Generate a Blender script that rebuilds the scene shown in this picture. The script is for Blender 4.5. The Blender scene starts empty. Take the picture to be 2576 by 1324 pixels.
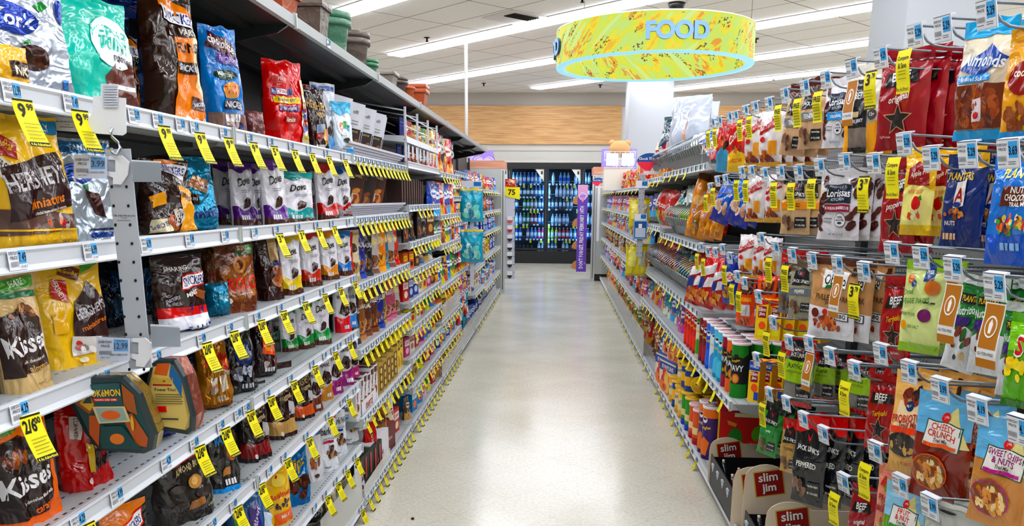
import bpy, math, random
from math import sin, cos, pi, radians, atan2, sqrt
from mathutils import Vector, Matrix, noise
S = bpy.context.scene
C = S.collection
random.seed(7)
# ---------------------------------------------------------------- camera
CAMH = 1.40
YAW, PITCH, ROLL = 0.053292, 0.223841, radians(0.35)
FPX, CX, CY = 2050.0, 1288.0, 966.0
cam_d = bpy.data.cameras.new('camera'); cam = bpy.data.objects.new('camera', cam_d); C.objects.link(cam)
CR = Matrix.Rotation(YAW, 3, 'Z') @ Matrix.Rotation(pi/2 - PITCH, 3, 'X') @ Matrix.Rotation(ROLL, 3, 'Z')
cam.matrix_world = Matrix.Translation((0, 0, CAMH)) @ CR.to_4x4()
cam_d.sensor_width = 36; cam_d.lens = FPX/2576*36; cam_d.shift_y = (CY-662)/2576
cam_d.clip_start = 0.05; cam_d.clip_end = 60
S.camera = cam
# ---------------------------------------------------------------- world, exposure
w = bpy.data.worlds.new('world'); S.world = w; w.use_nodes = True
w.node_tree.nodes['Background'].inputs[0].default_value = (1, 1, 1, 1)
w.node_tree.nodes['Background'].inputs[1].default_value = 0.5
S.view_settings.view_transform = 'Standard'; S.view_settings.look = 'None'
S.view_settings.exposure = 0.70; S.view_settings.gamma = 1; S.view_settings.use_curve_mapping = False
STRIP_POWER = 11.0
S.cycles.max_bounces = 6; S.cycles.diffuse_bounces = 4; S.cycles.glossy_bounces = 3
S.cycles.transmission_bounces = 4; S.cycles.transparent_max_bounces = 8
S.cycles.caustics_reflective = False; S.cycles.caustics_refractive = False
S.cycles.sample_clamp_indirect = 4
# ---------------------------------------------------------------- helpers
def proj(x, y, z):
    d = CR.transposed() @ Vector((x, y, z-CAMH))
    return CX + FPX*d.x/-d.z, CY - FPX*d.y/-d.z, -d.z
def solve_y(u, x, z):
    """distance down the aisle at which a point at lateral x, height z is seen in column u"""
    lo, hi = 0.5, 30.0
    sg = 1 if x < 0 else -1
    for _ in range(50):
        m = (lo+hi)/2
        if (proj(x, m, z)[0]-u)*sg < 0: lo = m
        else: hi = m
    return (lo+hi)/2
def lin(h):
    h = h.lstrip('#')
    if len(h) == 3: h = ''.join(c*2 for c in h)
    v = [int(h[i:i+2], 16)/255 for i in (0, 2, 4)]
    return tuple(((c+0.055)/1.055)**2.4 if c > 0.04045 else c/12.92 for c in v) + (1,)
MATS = {}
def base_mat(key):
    m = bpy.data.materials.new(key); m.use_nodes = True
    return m, m.node_tree, m.node_tree.nodes['Principled BSDF']
def mat(col, kind='film'):
    k = kind + '_' + col
    if k in MATS: return MATS[k]
    m, nt, b = base_mat(k)
    c_ = lin(col); l_ = .3*c_[0]+.59*c_[1]+.11*c_[2]; c_ = [min(1, max(0, l_+(q-l_)*1.18)) for q in c_[:3]]; b.inputs['Base Color'].default_value = tuple(q**1.18*.93 for q in c_[:3])+(1,)
    N = nt.nodes; L = nt.links
    r, spec, bump, sc, met = dict(film=(.17, .65, .55, 9, 0), soft=(.4, .5, .4, 14, 0), paper=(.55, .3, .0, 1, 0), card=(.5, .35, .0, 1, 0),
              plastic=(.3, .5, 0, 1, 0), metal=(.35, .5, 0, 1, .9), paint=(.38, .45, 0, 1, 0), matte=(.8, .2, 0, 1, 0), foil=(.18, .6, .6, 11, .55))[kind]
    b.inputs['Roughness'].default_value = r; b.inputs['Specular IOR Level'].default_value = spec; b.inputs['Metallic'].default_value = met
    if bump:
        tc = N.new('ShaderNodeTexCoord'); n = N.new('ShaderNodeTexNoise'); bp = N.new('ShaderNodeBump')
        n.inputs['Scale'].default_value = sc; n.inputs['Detail'].default_value = 2; n.inputs['Distortion'].default_value = 1.6
        L.new(tc.outputs['Object'], n.inputs['Vector']); L.new(n.outputs[0], bp.inputs['Height'])
        bp.inputs['Strength'].default_value = bump; bp.inputs['Distance'].default_value = .02
        L.new(bp.outputs[0], b.inputs['Normal'])
    MATS[k] = m; return m
def emit(col, st, name):
    if name in MATS: return MATS[name]
    m, nt, b = base_mat(name)
    b.inputs['Base Color'].default_value = tuple(q*.25 for q in lin(col)[:3])+(1,); b.inputs['Emission Color'].default_value = lin(col); b.inputs['Emission Strength'].default_value = st
    MATS[name] = m; return m
def glass(name, tint='ffffff', rough=.02, alpha=.12, body=None):
    """thin clear sheet: mostly see-through with a glossy surface"""
    if name in MATS: return MATS[name]
    m, nt, b = base_mat(name); N = nt.nodes; L = nt.links
    tr = N.new('ShaderNodeBsdfTransparent'); tr.inputs[0].default_value = lin(tint)
    mx = N.new('ShaderNodeMixShader'); mx.inputs[0].default_value = alpha
    b.inputs['Base Color'].default_value = lin(body or tint); b.inputs['Roughness'].default_value = rough
    L.new(tr.outputs[0], mx.inputs[1]); L.new(b.outputs[0], mx.inputs[2])
    L.new(mx.outputs[0], N['Material Output'].inputs[0])
    MATS[name] = m; return m
class MB:
    """collects faces, builds one mesh"""
    def __init__(s): s.v = []; s.f = []; s.m = []; s.mats = []; s.sm = []
    def mi(s, m):
        if m not in s.mats: s.mats.append(m)
        return s.mats.index(m)
    def add(s, vs, fs, m, smooth=False):
        o = len(s.v); s.v += [tuple(v) for v in vs]; i = s.mi(m)
        for f in fs: s.f.append([a+o for a in f]); s.m.append(i); s.sm.append(smooth)
        return s
    def box(s, a, b, m, mtx=None):
        x0, y0, z0 = a; x1, y1, z1 = b
        vs = [(x, y, z) for z in (z0, z1) for y in (y0, y1) for x in (x0, x1)]
        if mtx: vs = [mtx @ Vector(v) for v in vs]
        return s.add(vs, [(0, 2, 3, 1), (4, 5, 7, 6), (0, 1, 5, 4), (1, 3, 7, 5), (3, 2, 6, 7), (2, 0, 4, 6)], m)
    def tube(s, pts, r, m, n=6):
        pts = [Vector(p) for p in pts]; vs = []; fs = []
        for i, p in enumerate(pts):
            d = (pts[min(i+1, len(pts)-1)] - pts[max(i-1, 0)]).normalized()
            a = d.cross(Vector((0, 0, 1)));
            if a.length < .05: a = d.cross(Vector((0, 1, 0)))
            a.normalize(); b = d.cross(a)
            for k in range(n): vs.append(p + a*r*cos(2*pi*k/n) + b*r*sin(2*pi*k/n))
        for i in range(len(pts)-1):
            for k in range(n): fs.append((i*n+k, i*n+(k+1) % n, (i+1)*n+(k+1) % n, (i+1)*n+k))
        fs.append(list(range(n))[::-1]); fs.append([(len(pts)-1)*n+k for k in range(n)])
        return s.add(vs, fs, m, True)
    def lathe(s, prof, m, n=20, c=(0, 0, 0), mtx=None, caps=True):
        vs = []; fs = []
        for r, z in prof:
            for k in range(n):
                a = 2*pi*(k+.5)/n; v = Vector((c[0]+r*cos(a), c[1]+r*sin(a), c[2]+z)); vs.append(mtx @ v if mtx else v)
        for i in range(len(prof)-1):
            for k in range(n): fs.append((i*n+k, i*n+(k+1) % n, (i+1)*n+(k+1) % n, (i+1)*n+k))
        if caps and prof[0][0] > 1e-4: fs.append(list(range(n))[::-1])
        if caps and prof[-1][0] > 1e-4: fs.append([(len(prof)-1)*n+k for k in range(n)])
        return s.add(vs, fs, m, n > 6)
    def extr(s, prof, y0, y1, m, caps=True, axis='Y'):
        """profile of (x,z) swept along Y"""
        n = len(prof); vs = [(x, y0, z) for x, z in prof] + [(x, y1, z) for x, z in prof]
        fs = [(i, (i+1) % n, n+(i+1) % n, n+i) for i in range(n)]
        if caps: fs += [list(range(n))[::-1], [n+i for i in range(n)]]
        return s.add(vs, fs, m)
    def mesh(s, name):
        me = bpy.data.meshes.new(name); me.from_pydata(s.v, [], s.f)
        for m in s.mats: me.materials.append(m)
        me.polygons.foreach_set('material_index', s.m); me.polygons.foreach_set('use_smooth', s.sm)
        me.update(); return me
def ob(name, me, parent=None, loc=(0, 0, 0), rot=(0, 0, 0), sc=1, kind=None):
    if isinstance(me, MB): me = me.mesh(name)
    o = bpy.data.objects.new(name, me); C.objects.link(o)
    if parent: o.parent = parent
    o.location = loc; o.rotation_euler = rot
    if sc != 1: o.scale = (sc, sc, sc) if not isinstance(sc, tuple) else sc
    if kind: o['kind'] = kind
    return o
def tag(o, label, cat, group=None):
    o['label'] = label; o['category'] = cat
    if group: o['group'] = group
    return o
def thing(name, label, cat, loc=(0, 0, 0), rz=0, group=None):
    return tag(ob(name, None, None, loc, (0, 0, rz)), label, cat, group)
RECS = []   # things whose label gets its place word once all are standing
def rec(o, desc, cat, place, group, order): o['category'] = cat; o['group'] = group; RECS.append([o, desc, place, order]); return o
# ---------------------------------------------------------------- lettering
TXT = {}
def text2d(s, bold=.02, shear=0):
    k = (s, bold, shear)
    if k in TXT: return TXT[k]
    cu = bpy.data.curves.new('t', 'FONT'); cu.body = s; cu.resolution_u = 8 if s == 'FOOD' else 1 if len(s) > 9 else 2; cu.offset = bold; cu.shear = shear
    o = bpy.data.objects.new('t', cu); C.objects.link(o)
    bpy.context.view_layer.update()
    me = bpy.data.meshes.new_from_object(o.evaluated_get(bpy.context.evaluated_depsgraph_get()))
    vs = [(v.co.x, v.co.y) for v in me.vertices]; fs = [tuple(p.vertices) for p in me.polygons]
    bpy.data.objects.remove(o); bpy.data.curves.remove(cu); bpy.data.meshes.remove(me)
    if not vs: vs = [(0, 0)]; fs = []
    x0 = min(v[0] for v in vs); x1 = max(v[0] for v in vs); y0 = min(v[1] for v in vs); y1 = max(v[1] for v in vs)
    h = max(y1-y0, 1e-4)
    vs = [((x-(x0+x1)/2)/h, (y-(y0+y1)/2)/h) for x, y in vs]
    TXT[k] = (vs, fs, (x1-x0)/h); return TXT[k]
def refine(vs, fs, L):
    tris = []
    for f in fs:
        for i in range(1, len(f)-1): tris.append((f[0], f[i], f[i+1]))
    vs = list(vs)
    for _ in range(5):
        mid = {}; out = []; ch = False
        def em(a, b):
            k = (min(a, b), max(a, b))
            if k in mid: return mid[k]
            dx, dy = vs[a][0]-vs[b][0], vs[a][1]-vs[b][1]
            if dx*dx+dy*dy > L*L: vs.append(((vs[a][0]+vs[b][0])/2, (vs[a][1]+vs[b][1])/2)); mid[k] = len(vs)-1
            else: mid[k] = None
            return mid[k]
        for a, b, c in tris:
            m = [em(a, b), em(b, c), em(c, a)]; n = sum(x is not None for x in m)
            if n == 0: out.append((a, b, c)); continue
            ch = True
            if n == 3: out += [(a, m[0], m[2]), (m[0], b, m[1]), (m[2], m[1], c), (m[0], m[1], m[2])]; continue
            while m[0] is None or (n == 2 and m[1] is None): a, b, c = b, c, a; m = m[1:]+m[:1]
            if n == 1: out += [(a, m[0], c), (m[0], b, c)]
            else: out += [(m[0], b, m[1]), (a, m[0], m[1]), (a, m[1], c)]
        tris = out
        if not ch: break
    return vs, tris
def put_art(mb, art, M, A, kind, res=14, l0=.0008):
    """art on a surface: M(x,y,off)->3d with x,y in 0..1; A = height/width"""
    rnd = random.Random(len(art)*7+1); ly = 0
    def grid(x0, y0, x1, y1, col, fn=None):
        nx = max(1, int(abs(x1-x0)*res)+1); ny = max(1, int(abs(y1-y0)*res*1.3)+1); vs = []
        if res > 5: nx *= 2; ny *= 2
        for j in range(ny+1):
            for i in range(nx+1):
                x = x0+(x1-x0)*i/nx; y = y0+(y1-y0)*j/ny
                if fn: x, y = fn(x, y, i/nx, j/ny)
                vs.append(M(x, y, off))
        fs = [(j*(nx+1)+i, j*(nx+1)+i+1, (j+1)*(nx+1)+i+1, (j+1)*(nx+1)+i) for j in range(ny) for i in range(nx)]
        mb.add(vs, fs, mat(col, kind), True)
    def ell(cx, cy, rx, ry, col, pts=None, n=18):
        if pts:
            cx = sum(p[0] for p in pts)/len(pts); cy = sum(p[1] for p in pts)/len(pts)
            if res > 5 and max(abs(p[0]-cx)+abs(p[1]-cy) for p in pts) > 1.2/res:
                n = len(pts); v2, f2 = refine([(cx, cy)]+list(pts), [(0, 1+k, 1+(k+1) % n) for k in range(n)], .9/res)
                mb.add([M(x, y, off) for x, y in v2], f2, mat(col, kind), True); return
        nr = max(1, int(max(rx, ry)*max(4, res*1.1)))
        if pts: nr = 1; n = len(pts)
        vs = [M(cx, cy, off)]; fs = []
        for r in range(1, nr+1):
            for k in range(n):
                if pts: px, py = pts[k]; vs.append(M(cx+(px-cx)*r/nr, cy+(py-cy)*r/nr, off))
                else: a = 2*pi*k/n; vs.append(M(cx+rx*cos(a)*r/nr, cy+ry*sin(a)*r/nr, off))
        for k in range(n): fs.append((0, 1+k, 1+(k+1) % n))
        for r in range(nr-1):
            for k in range(n):
                fs.append((1+r*n+k, 1+(r+1)*n+k, 1+(r+1)*n+(k+1) % n, 1+r*n+(k+1) % n))
        mb.add(vs, fs, mat(col, kind), True)
    for a in art:
        ly += 1; off = l0 + .00035*ly; o = a[0]
        if o == 'b': grid(.012, a[1], .988, a[2], a[3])
        elif o == 'r': grid(a[1], a[2], a[3], a[4], a[5])
        elif o == 'v':
            amp = a[4] if len(a) > 4 else .03
            y0, y1 = a[1], a[2]
            if y1 > .9: grid(.012, y0, .988, y1, a[3], lambda x, y, i, j: (x, y + amp*sin(i*9+1)*(1-j)))
            else: grid(.012, y0, .988, y1, a[3], lambda x, y, i, j: (x, y + amp*sin(i*9+1)*j))
        elif o == 'e': ell(a[1], a[2], a[3], a[4], a[5])
        elif o == 'g':
            p = a[1]; ell(sum(q[0] for q in p)/len(p), sum(q[1] for q in p)/len(p), .3, .3, a[2], p)
        elif o == 'n':
            _, cx, cy, rx, ry, cols, n = a
            for q in range(n):
                th = rnd.random()*2*pi; rr = sqrt(rnd.random())*.85; s = rnd.uniform(.6, 1.2)*min(rx, ry)*2.9/sqrt(n)
                off = l0 + .00035*ly + .0001*(q % 5)
                pts = []; t0 = rnd.random()*3
                for k in range(7):
                    b = 2*pi*k/7; ex, ey = s*cos(b)*1.25, s*sin(b)*.75
                    pts.append((cx+rx*rr*cos(th)+ex*cos(t0)-ey*sin(t0), cy+ry*rr*sin(th)+(ex*sin(t0)+ey*cos(t0))/A))
                ell(0, 0, .05, .05, cols[q % len(cols)], None) if 0 else ell(sum(p[0] for p in pts)/7, sum(p[1] for p in pts)/7, .05, .05, cols[q % len(cols)], pts)
        elif o == 't':
            _, s, cx, cy, h, col = a[:6]; rot = radians(a[6]) if len(a) > 6 else 0; mw = a[7] if len(a) > 7 else .92
            sh = a[8] if len(a) > 8 else 0
            vs, fs, wr = text2d(s, .02 if len(s) > 3 else .03, sh)
            hx = h*A; sx = min(1, mw/(wr*hx) if rot == 0 or abs(rot) < 1 else mw/(wr*h))
            out = []
            for x, y in vs:
                x *= sx
                xr, yr = x*cos(rot)-y*sin(rot), x*sin(rot)+y*cos(rot)
                out.append((cx+xr*hx, cy+yr*h))
            if res > 5: out, fs = refine(out, fs, 1.0/res)
            mb.add([M(x, y, off) for x, y in out], fs, mat(col, kind), True)
        elif o == 'k':
            for q in range(4): grid(a[1]+q*.09, a[2], a[1]+q*.09+.065, a[2]+.07, a[3] if len(a) > 3 else 'eeeeee')
# ---------------------------------------------------------------- package shapes (front faces -Y, base at z=0, width along X)
def shape_bag(w, h, t, style, seed, nx, ny, cr):
    """returns point function P(s,t,side)"""
    def P(x, y, side):
        s = 2*x-1; q = min(max(y, 0), 1)
        wf = 1
        if style == 'pouch':
            th = t/2*(max(0, 1-abs(s)**3.2))**.55*(max(0, 1-q/.9)**.6); wf = 1-.03*sin(pi*q)
        elif style == 'pillow':
            e = max(0, sin(pi*min(1, max(0, (q-.035)/.93)))); th = t/2*(max(0, 1-abs(s)**2.4))**.6*e**.5; wf = 1-.07*e
        elif style == 'hang':
            e = max(0, sin(pi*min(1, (q-.03)/.84 if q > .03 else 0)))**.6; th = t/2*(max(0, 1-abs(s)**2.6))**.6*e; wf = 1-.05*e
        else:   # slump: full bag standing with soft top
            e = max(0, 1-(q/.95)**3)**.7*(min(1, q/.06+.4)); th = t/2*(max(0, 1-abs(s)**2.4))**.5*e; wf = 1-.10*e*abs(sin(2*q)) - .16*max(0, q-.7)
        n1 = noise.noise(Vector((s*1.6*w/.2+seed*3.1, q*2.6*h/.25, seed*1.7+side)))
        n2 = noise.noise(Vector((s*4+seed, q*7, seed+side*2)))
        n3 = 1-abs(noise.noise(Vector((s*2.6+seed*2+q*2, q*4-s, seed*.7+side))))*3
        k = min(1, th/(t*.2+1e-5))
        d = (n1*1.3 + n2*.5 + max(-.4, n3)*.5)*cr*t*k
        topw = noise.noise(Vector((s*2+seed, q*3, 9)))*.02*h*(q**2)
        xx = s*w/2*wf + noise.noise(Vector((q*4, seed, s*.5)))*.03*w*abs(s)
        zz = q*h + (noise.noise(Vector((s*2.2, seed, 4)))*.022*h*q if style != 'pouch' else noise.noise(Vector((s*1.2, seed, 4)))*.008*h*q)
        return Vector((xx, side*(th+d) + topw, zz))
    return P
def bagmesh(w, h, t, style, col, art, seed=1, kind='film', cr=.15, back=None, nx=18, ny=24):
    P = shape_bag(w, h, t, style, seed, nx, ny, cr); mb = MB()
    G = {}
    for side in (-1, 1):
        vs = [P(i/nx, j/ny, side) for j in range(ny+1) for i in range(nx+1)]; G[side] = vs
        fs = [(j*(nx+1)+i, j*(nx+1)+i+1, (j+1)*(nx+1)+i+1, (j+1)*(nx+1)+i) for j in range(ny) for i in range(nx)]
        if side == 1: fs = [f[::-1] for f in fs]
        mb.add(vs, fs, mat(back or col, kind) if side == 1 else mat(col, kind), True)
    vs = G[-1][:nx+1] + G[1][:nx+1]
    mb.add(vs, [(i, nx+1+i, nx+2+i, i+1) for i in range(nx)], mat(back or col, kind), True)
    for i0 in (0, nx):   # side seams
        vs = [G[-1][j*(nx+1)+i0] for j in range(ny+1)] + [G[1][j*(nx+1)+i0] for j in range(ny+1)]
        mb.add(vs, [(j, j+1, ny+2+j, ny+1+j) for j in range(ny)], mat(col, kind), True)
    g = G[-1]
    def M(x, y, off):
        fx = min(max(x, 0), 1)*nx; fy = min(max(y, 0), 1)*ny; i = min(int(fx), nx-1); j = min(int(fy), ny-1); a = fx-i; b = fy-j
        p = (g[j*(nx+1)+i]*(1-a)*(1-b) + g[j*(nx+1)+i+1]*a*(1-b) + g[(j+1)*(nx+1)+i]*(1-a)*b + g[(j+1)*(nx+1)+i+1]*a*b)
        return p + Vector((0, -off, 0))
    put_art(mb, art, M, h/w, kind, res=nx*1.0, l0=.0022)
    return mb
def boxmesh(w, h, d, col, art, kind='card', side=None, top=None):
    mb = MB(); x, y = w/2, d/2
    mb.add([(-x, -y, 0), (x, -y, 0), (x, -y, h), (-x, -y, h)], [(0, 1, 2, 3)], mat(col, kind))
    sm = mat(side or col, kind)
    mb.add([(-x, -y, 0), (x, -y, 0), (x, y, 0), (-x, y, 0), (-x, -y, h), (x, -y, h), (x, y, h), (-x, y, h)],
           [(3, 2, 1, 0), (1, 2, 6, 5), (2, 3, 7, 6), (3, 0, 4, 7)], sm)
    mb.add([(-x, -y, h), (x, -y, h), (x, y, h), (-x, y, h)], [(0, 1, 2, 3)], mat(top or side or col, kind))
    put_art(mb, art, lambda a, b, off: Vector(((a-.5)*w, -y-off, b*h)), h/w, kind, res=2, l0=.0003)
    return mb
def canmesh(r, h, col, art, lid='f4f4f4', kind='card', lidtop=None, n=28):
    mb = MB(); c = mat(col, kind)
    mb.lathe([(r*.97, 0), (r, .003), (r, h-.006), (r*.98, h-.004)], c, n)
    put_art(mb, art, lambda a, b, off: Vector(((r+off)*sin((a-.5)*3.3), -(r+off)*cos((a-.5)*3.3), b*h)), h/(r*3.3), kind, res=14, l0=.0003)
    return mb
def canlid(r, h, col='f2f2f2', topc='e8c8cc'):
    mb = MB(); mb.lathe([(r*1.06, h-.008), (r*1.08, h-.004), (r*1.08, h+.003), (r*1.0, h+.004)], mat(col, 'plastic'), 28)
    mb.lathe([(r*.98, h+.0042), (r*.9, h+.0025), (.0001, h+.0025)], mat(topc, 'plastic'), 28)
    return mb
# ================================================================ room
def m_nodes(name):
    m, nt, b = base_mat(name); MATS[name] = m
    return m, nt.nodes, nt.links, b
def mth(N, L, op, a, b=None, c=None):
    n = N.new('ShaderNodeMath'); n.operation = op
    for i, x in enumerate((a, b, c)):
        if x is None: continue
        if isinstance(x, (int, float)): n.inputs[i].default_value = x
        else: L.new(x, n.inputs[i])
    return n.outputs[0]
def ramp(N, L, src, stops):
    r = N.new('ShaderNodeValToRGB'); e = r.color_ramp.elements
    while len(e) < len(stops): e.new(.5)
    for q, (p, c) in zip(e, stops): q.position = p; q.color = lin(c)
    L.new(src, r.inputs[0]); return r.outputs[0]
def floor_mat():
    m, N, L, b = m_nodes('vinyl_floor')
    tc = N.new('ShaderNodeTexCoord'); sp = N.new('ShaderNodeSeparateXYZ'); L.new(tc.outputs['Object'], sp.inputs[0])
    a = mth(N, L, 'ADD', sp.outputs[0], sp.outputs[1]); d = mth(N, L, 'SUBTRACT', sp.outputs[1], sp.outputs[0])
    ln = None
    for q in (a, d):
        f = mth(N, L, 'ABSOLUTE', mth(N, L, 'SUBTRACT', mth(N, L, 'FRACT', mth(N, L, 'DIVIDE', q, .431)), .5))
        g = mth(N, L, 'GREATER_THAN', f, .4965); ln = g if ln is None else mth(N, L, 'MAXIMUM', ln, g)
    n1 = N.new('ShaderNodeTexNoise'); n1.inputs['Scale'].default_value = 1.7; n1.inputs['Detail'].default_value = 6; L.new(tc.outputs['Object'], n1.inputs['Vector'])
    n2 = N.new('ShaderNodeTexNoise'); n2.inputs['Scale'].default_value = 60; n2.inputs['Detail'].default_value = 3; L.new(tc.outputs['Object'], n2.inputs['Vector'])
    base = ramp(N, L, n1.outputs[0], [(.3, 'c2bdac'), (.55, 'cbc6b7'), (.75, 'd0ccbf')])
    mx = N.new('ShaderNodeMix'); mx.data_type = 'RGBA'; mx.blend_type = 'MULTIPLY'; mx.inputs[0].default_value = .35
    L.new(base, mx.inputs[6]); L.new(ramp(N, L, n2.outputs[0], [(.35, 'c8c8c8'), (.6, 'ffffff')]), mx.inputs[7])
    m2 = N.new('ShaderNodeMix'); m2.data_type = 'RGBA'; m2.blend_type = 'MULTIPLY'; L.new(mth(N, L, 'MULTIPLY', ln, .35), m2.inputs[0])
    L.new(mx.outputs[2], m2.inputs[6]); m2.inputs[7].default_value = lin('94907f')
    L.new(m2.outputs[2], b.inputs['Base Color'])
    L.new(mth(N, L, 'MULTIPLY_ADD', n1.outputs[0], .12, .13), b.inputs['Roughness'])
    bp = N.new('ShaderNodeBump'); bp.inputs['Strength'].default_value = .06; bp.inputs['Distance'].default_value = .02
    n3 = N.new('ShaderNodeTexNoise'); n3.inputs['Scale'].default_value = 7; L.new(tc.outputs['Object'], n3.inputs['Vector'])
    L.new(n3.outputs[0], bp.inputs['Height']); L.new(bp.outputs[0], b.inputs['Normal'])
    b.inputs['Specular IOR Level'].default_value = .55
    return m
def ceil_mat():
    m, N, L, b = m_nodes('ceiling_tile')
    tc = N.new('ShaderNodeTexCoord'); sp = N.new('ShaderNodeSeparateXYZ'); L.new(tc.outputs['Object'], sp.inputs[0])
    a = mth(N, L, 'ADD', sp.outputs[0], sp.outputs[1]); d = mth(N, L, 'SUBTRACT', sp.outputs[1], sp.outputs[0])
    # along the light rows: period 3.02 holds one light slot (.43) and three tile widths
    q = mth(N, L, 'MULTIPLY', mth(N, L, 'FRACT', mth(N, L, 'DIVIDE', mth(N, L, 'SUBTRACT', a, 7.655), 3.02)), 3.02)
    ln = None
    for p in (.0, .43, 1.293, 2.156, 3.02):
        g = mth(N, L, 'LESS_THAN', mth(N, L, 'ABSOLUTE', mth(N, L, 'SUBTRACT', q, p)), .012); ln = g if ln is None else mth(N, L, 'MAXIMUM', ln, g)
    f = mth(N, L, 'ABSOLUTE', mth(N, L, 'SUBTRACT', mth(N, L, 'FRACT', mth(N, L, 'DIVIDE', mth(N, L, 'SUBTRACT', d, 11.05), 1.745)), .5))
    ln = mth(N, L, 'MAXIMUM', ln, mth(N, L, 'GREATER_THAN', f, .4925))
    n2 = N.new('ShaderNodeTexNoise'); n2.inputs['Scale'].default_value = 40; L.new(tc.outputs['Object'], n2.inputs['Vector'])
    base = ramp(N, L, n2.outputs[0], [(.3, 'dad8d4'), (.7, 'e4e2df')])
    mx = N.new('ShaderNodeMix'); mx.data_type = 'RGBA'; L.new(ln, mx.inputs[0]); L.new(base, mx.inputs[6]); mx.inputs[7].default_value = lin('857c73')
    L.new(mx.outputs[2], b.inputs['Base Color']); b.inputs['Roughness'].default_value = .9
    return m
def wood_mat(name, c1, c2, sc=1.0):
    m, N, L, b = m_nodes(name)
    tc = N.new('ShaderNodeTexCoord'); mp = N.new('ShaderNodeMapping'); mp.inputs['Scale'].default_value = (1.2*sc, 1.2*sc, 26*sc)
    L.new(tc.outputs['Object'], mp.inputs[0]); n = N.new('ShaderNodeTexNoise'); n.inputs['Scale'].default_value = 1.6; n.inputs['Detail'].default_value = 7; n.inputs['Distortion'].default_value = .6
    L.new(mp.outputs[0], n.inputs['Vector']); L.new(ramp(N, L, n.outputs[0], [(.3, c1), (.62, c2)]), b.inputs['Base Color']); b.inputs['Roughness'].default_value = .5
    return m
def struct(name, mb, loc=(0, 0, 0)): return ob(name, mb, None, loc, kind='structure')
WB = 18.3
m = MB(); m.add([(-9, -6, 0), (9, -6, 0), (9, WB+2, 0), (-9, WB+2, 0)], [(0, 1, 2, 3)], floor_mat()); struct('floor', m)
m = MB(); m.add([(-9, -6, 3.6), (9, -6, 3.6), (9, WB, 3.6), (-9, WB, 3.6)], [(3, 2, 1, 0)], ceil_mat()); struct('ceiling', m)
cream = mat('d4d2cd', 'matte'); taupe = mat('bab5ae', 'matte'); whitep = mat('b9bcc0', 'matte')
CL, CRr, CT = -2.63, 1.70, 2.15      # cooler opening
m = MB(); m.box((-9, WB, CT), (9, WB+.2, 3.6), cream); m.box((-9, WB, 0), (CL, WB+.2, CT), cream); m.box((CRr, WB, 0), (9, WB+.2, CT), cream)
struct('wall_back', m)
m = MB(); m.box((-9.2, -6, 0), (-9, WB, 3.6), cream); struct('wall_left', m)
m = MB(); m.box((9, -6, 0), (9.2, WB, 3.6), cream); struct('wall_right', m)
m = MB(); m.box((-9, -6.2, 0), (9, -6, 3.6), cream); struct('wall_front', m)
m = MB(); m.box((-9, WB-.02, 3.32), (9, WB, 3.6), taupe); struct('trim_1', m)
m = MB(); m.box((-9, WB-.012, 2.16), (9, WB, 2.20), mat('e2ded8', 'matte')); m.box((-9, WB-.010, 2.40), (9, WB, 2.408), mat('a8a198', 'matte')); struct('trim_2', m)
wp = wood_mat('oak_panel', 'b07c45', 'd5a66c')
m = MB(); m.box((-9, WB-.05, 2.54), (1.32, WB-.001, 3.33), wp); tag(ob('wood_wall_panel', m), 'long oak coloured panel on back wall left of the white column', 'wall panel')
m = MB(); m.box((2.1, WB-.05, 2.54), (9, WB-.001, 3.33), wp); tag(ob('wood_wall_panel', m), 'oak coloured panel on back wall right of the white column', 'wall panel')
m = MB(); put_art(m, [('t', 'S', .5, .5, 1, '8d8a88')], lambda x, y, o: Vector(((x-.5)*.09, -o-.004, y*.09)), 1, 'plastic', res=1)
tag(ob('wall_letter', m, None, (-1.42, WB, 2.24)), 'small grey letter S on the back wall above the cooler', 'letter')
m = MB(); m.box((-.39, 0, 0), (.39, 1.0, 3.6), whitep); tag(ob('column', m, None, (1.66, 15.6, 0)), 'white square column behind the far right shelves under the ring sign', 'column')
m = MB(); m.box((-.31, 0, 0), (.31, .74, 3.6), whitep); tag(ob('column', m, None, (2.85, 6.6, 0)), 'large white column rising behind the near right hooks', 'column')
# ---------------------------------------------------------------- ceiling lights: 1 x 4 ft lenses in diagonal rows
lens = emit('f4f7ff', STRIP_POWER, 'lit_lens'); fr = mat('e8e8e8', 'paint')
lm = MB(); lm.box((-.6, -.135, -.035), (.6, .135, 0), lens); lens_me = lm.mesh('lens')
fm = MB()
for a in ((-.61, -.1525, -.61+.01, .1525), (.60, -.1525, .61, .1525), (-.61, -.1525, .61, -.135), (-.61, .135, .61, .1525)): fm.box((a[0], a[1], -.010), (a[2], a[3], 0), fr)
frame_me = fm.mesh('frame')
rows = [(7.87, -2.75, 8.6), (10.89, -2.6, 8.4), (13.91, -2.85, 8.4), (16.93, -.5, 8.4), (19.95, 2.0, 8.4), (4.85, -6.5, 8), (1.83, -7, 7.5), (-1.19, -7, 4.5), (13.91, -8.5, -5.2), (10.89, -8.5, -4.6), (7.87, -8.5, -4.4)]  # unseen rows overhead, behind and far left are put in for their light
for ri, (c, xa, xb) in enumerate(rows):
    n = int((xb-xa)/.868)
    for k in range(n):
        x = xa+(k+.5)*.868; y = c-x
        if y > WB-.5 or y < -5.4: continue
        t = ob('ceiling_light', None, None, (x, y, 3.598), (0, 0, radians(-45)))
        ob('frame', frame_me, t); ob('lens', lens_me, t)
        rec(t, 'long white ceiling light panel', 'light', ['first diagonal row past camera', 'second diagonal row', 'third diagonal row', 'fourth diagonal row', 'fifth diagonal row by back wall', 'unseen row overhead', 'unseen row behind camera', 'unseen rearmost row', 'added third row left part', 'added second row left part', 'added first row left part'][ri], 'ceiling light panels', x)
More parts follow.
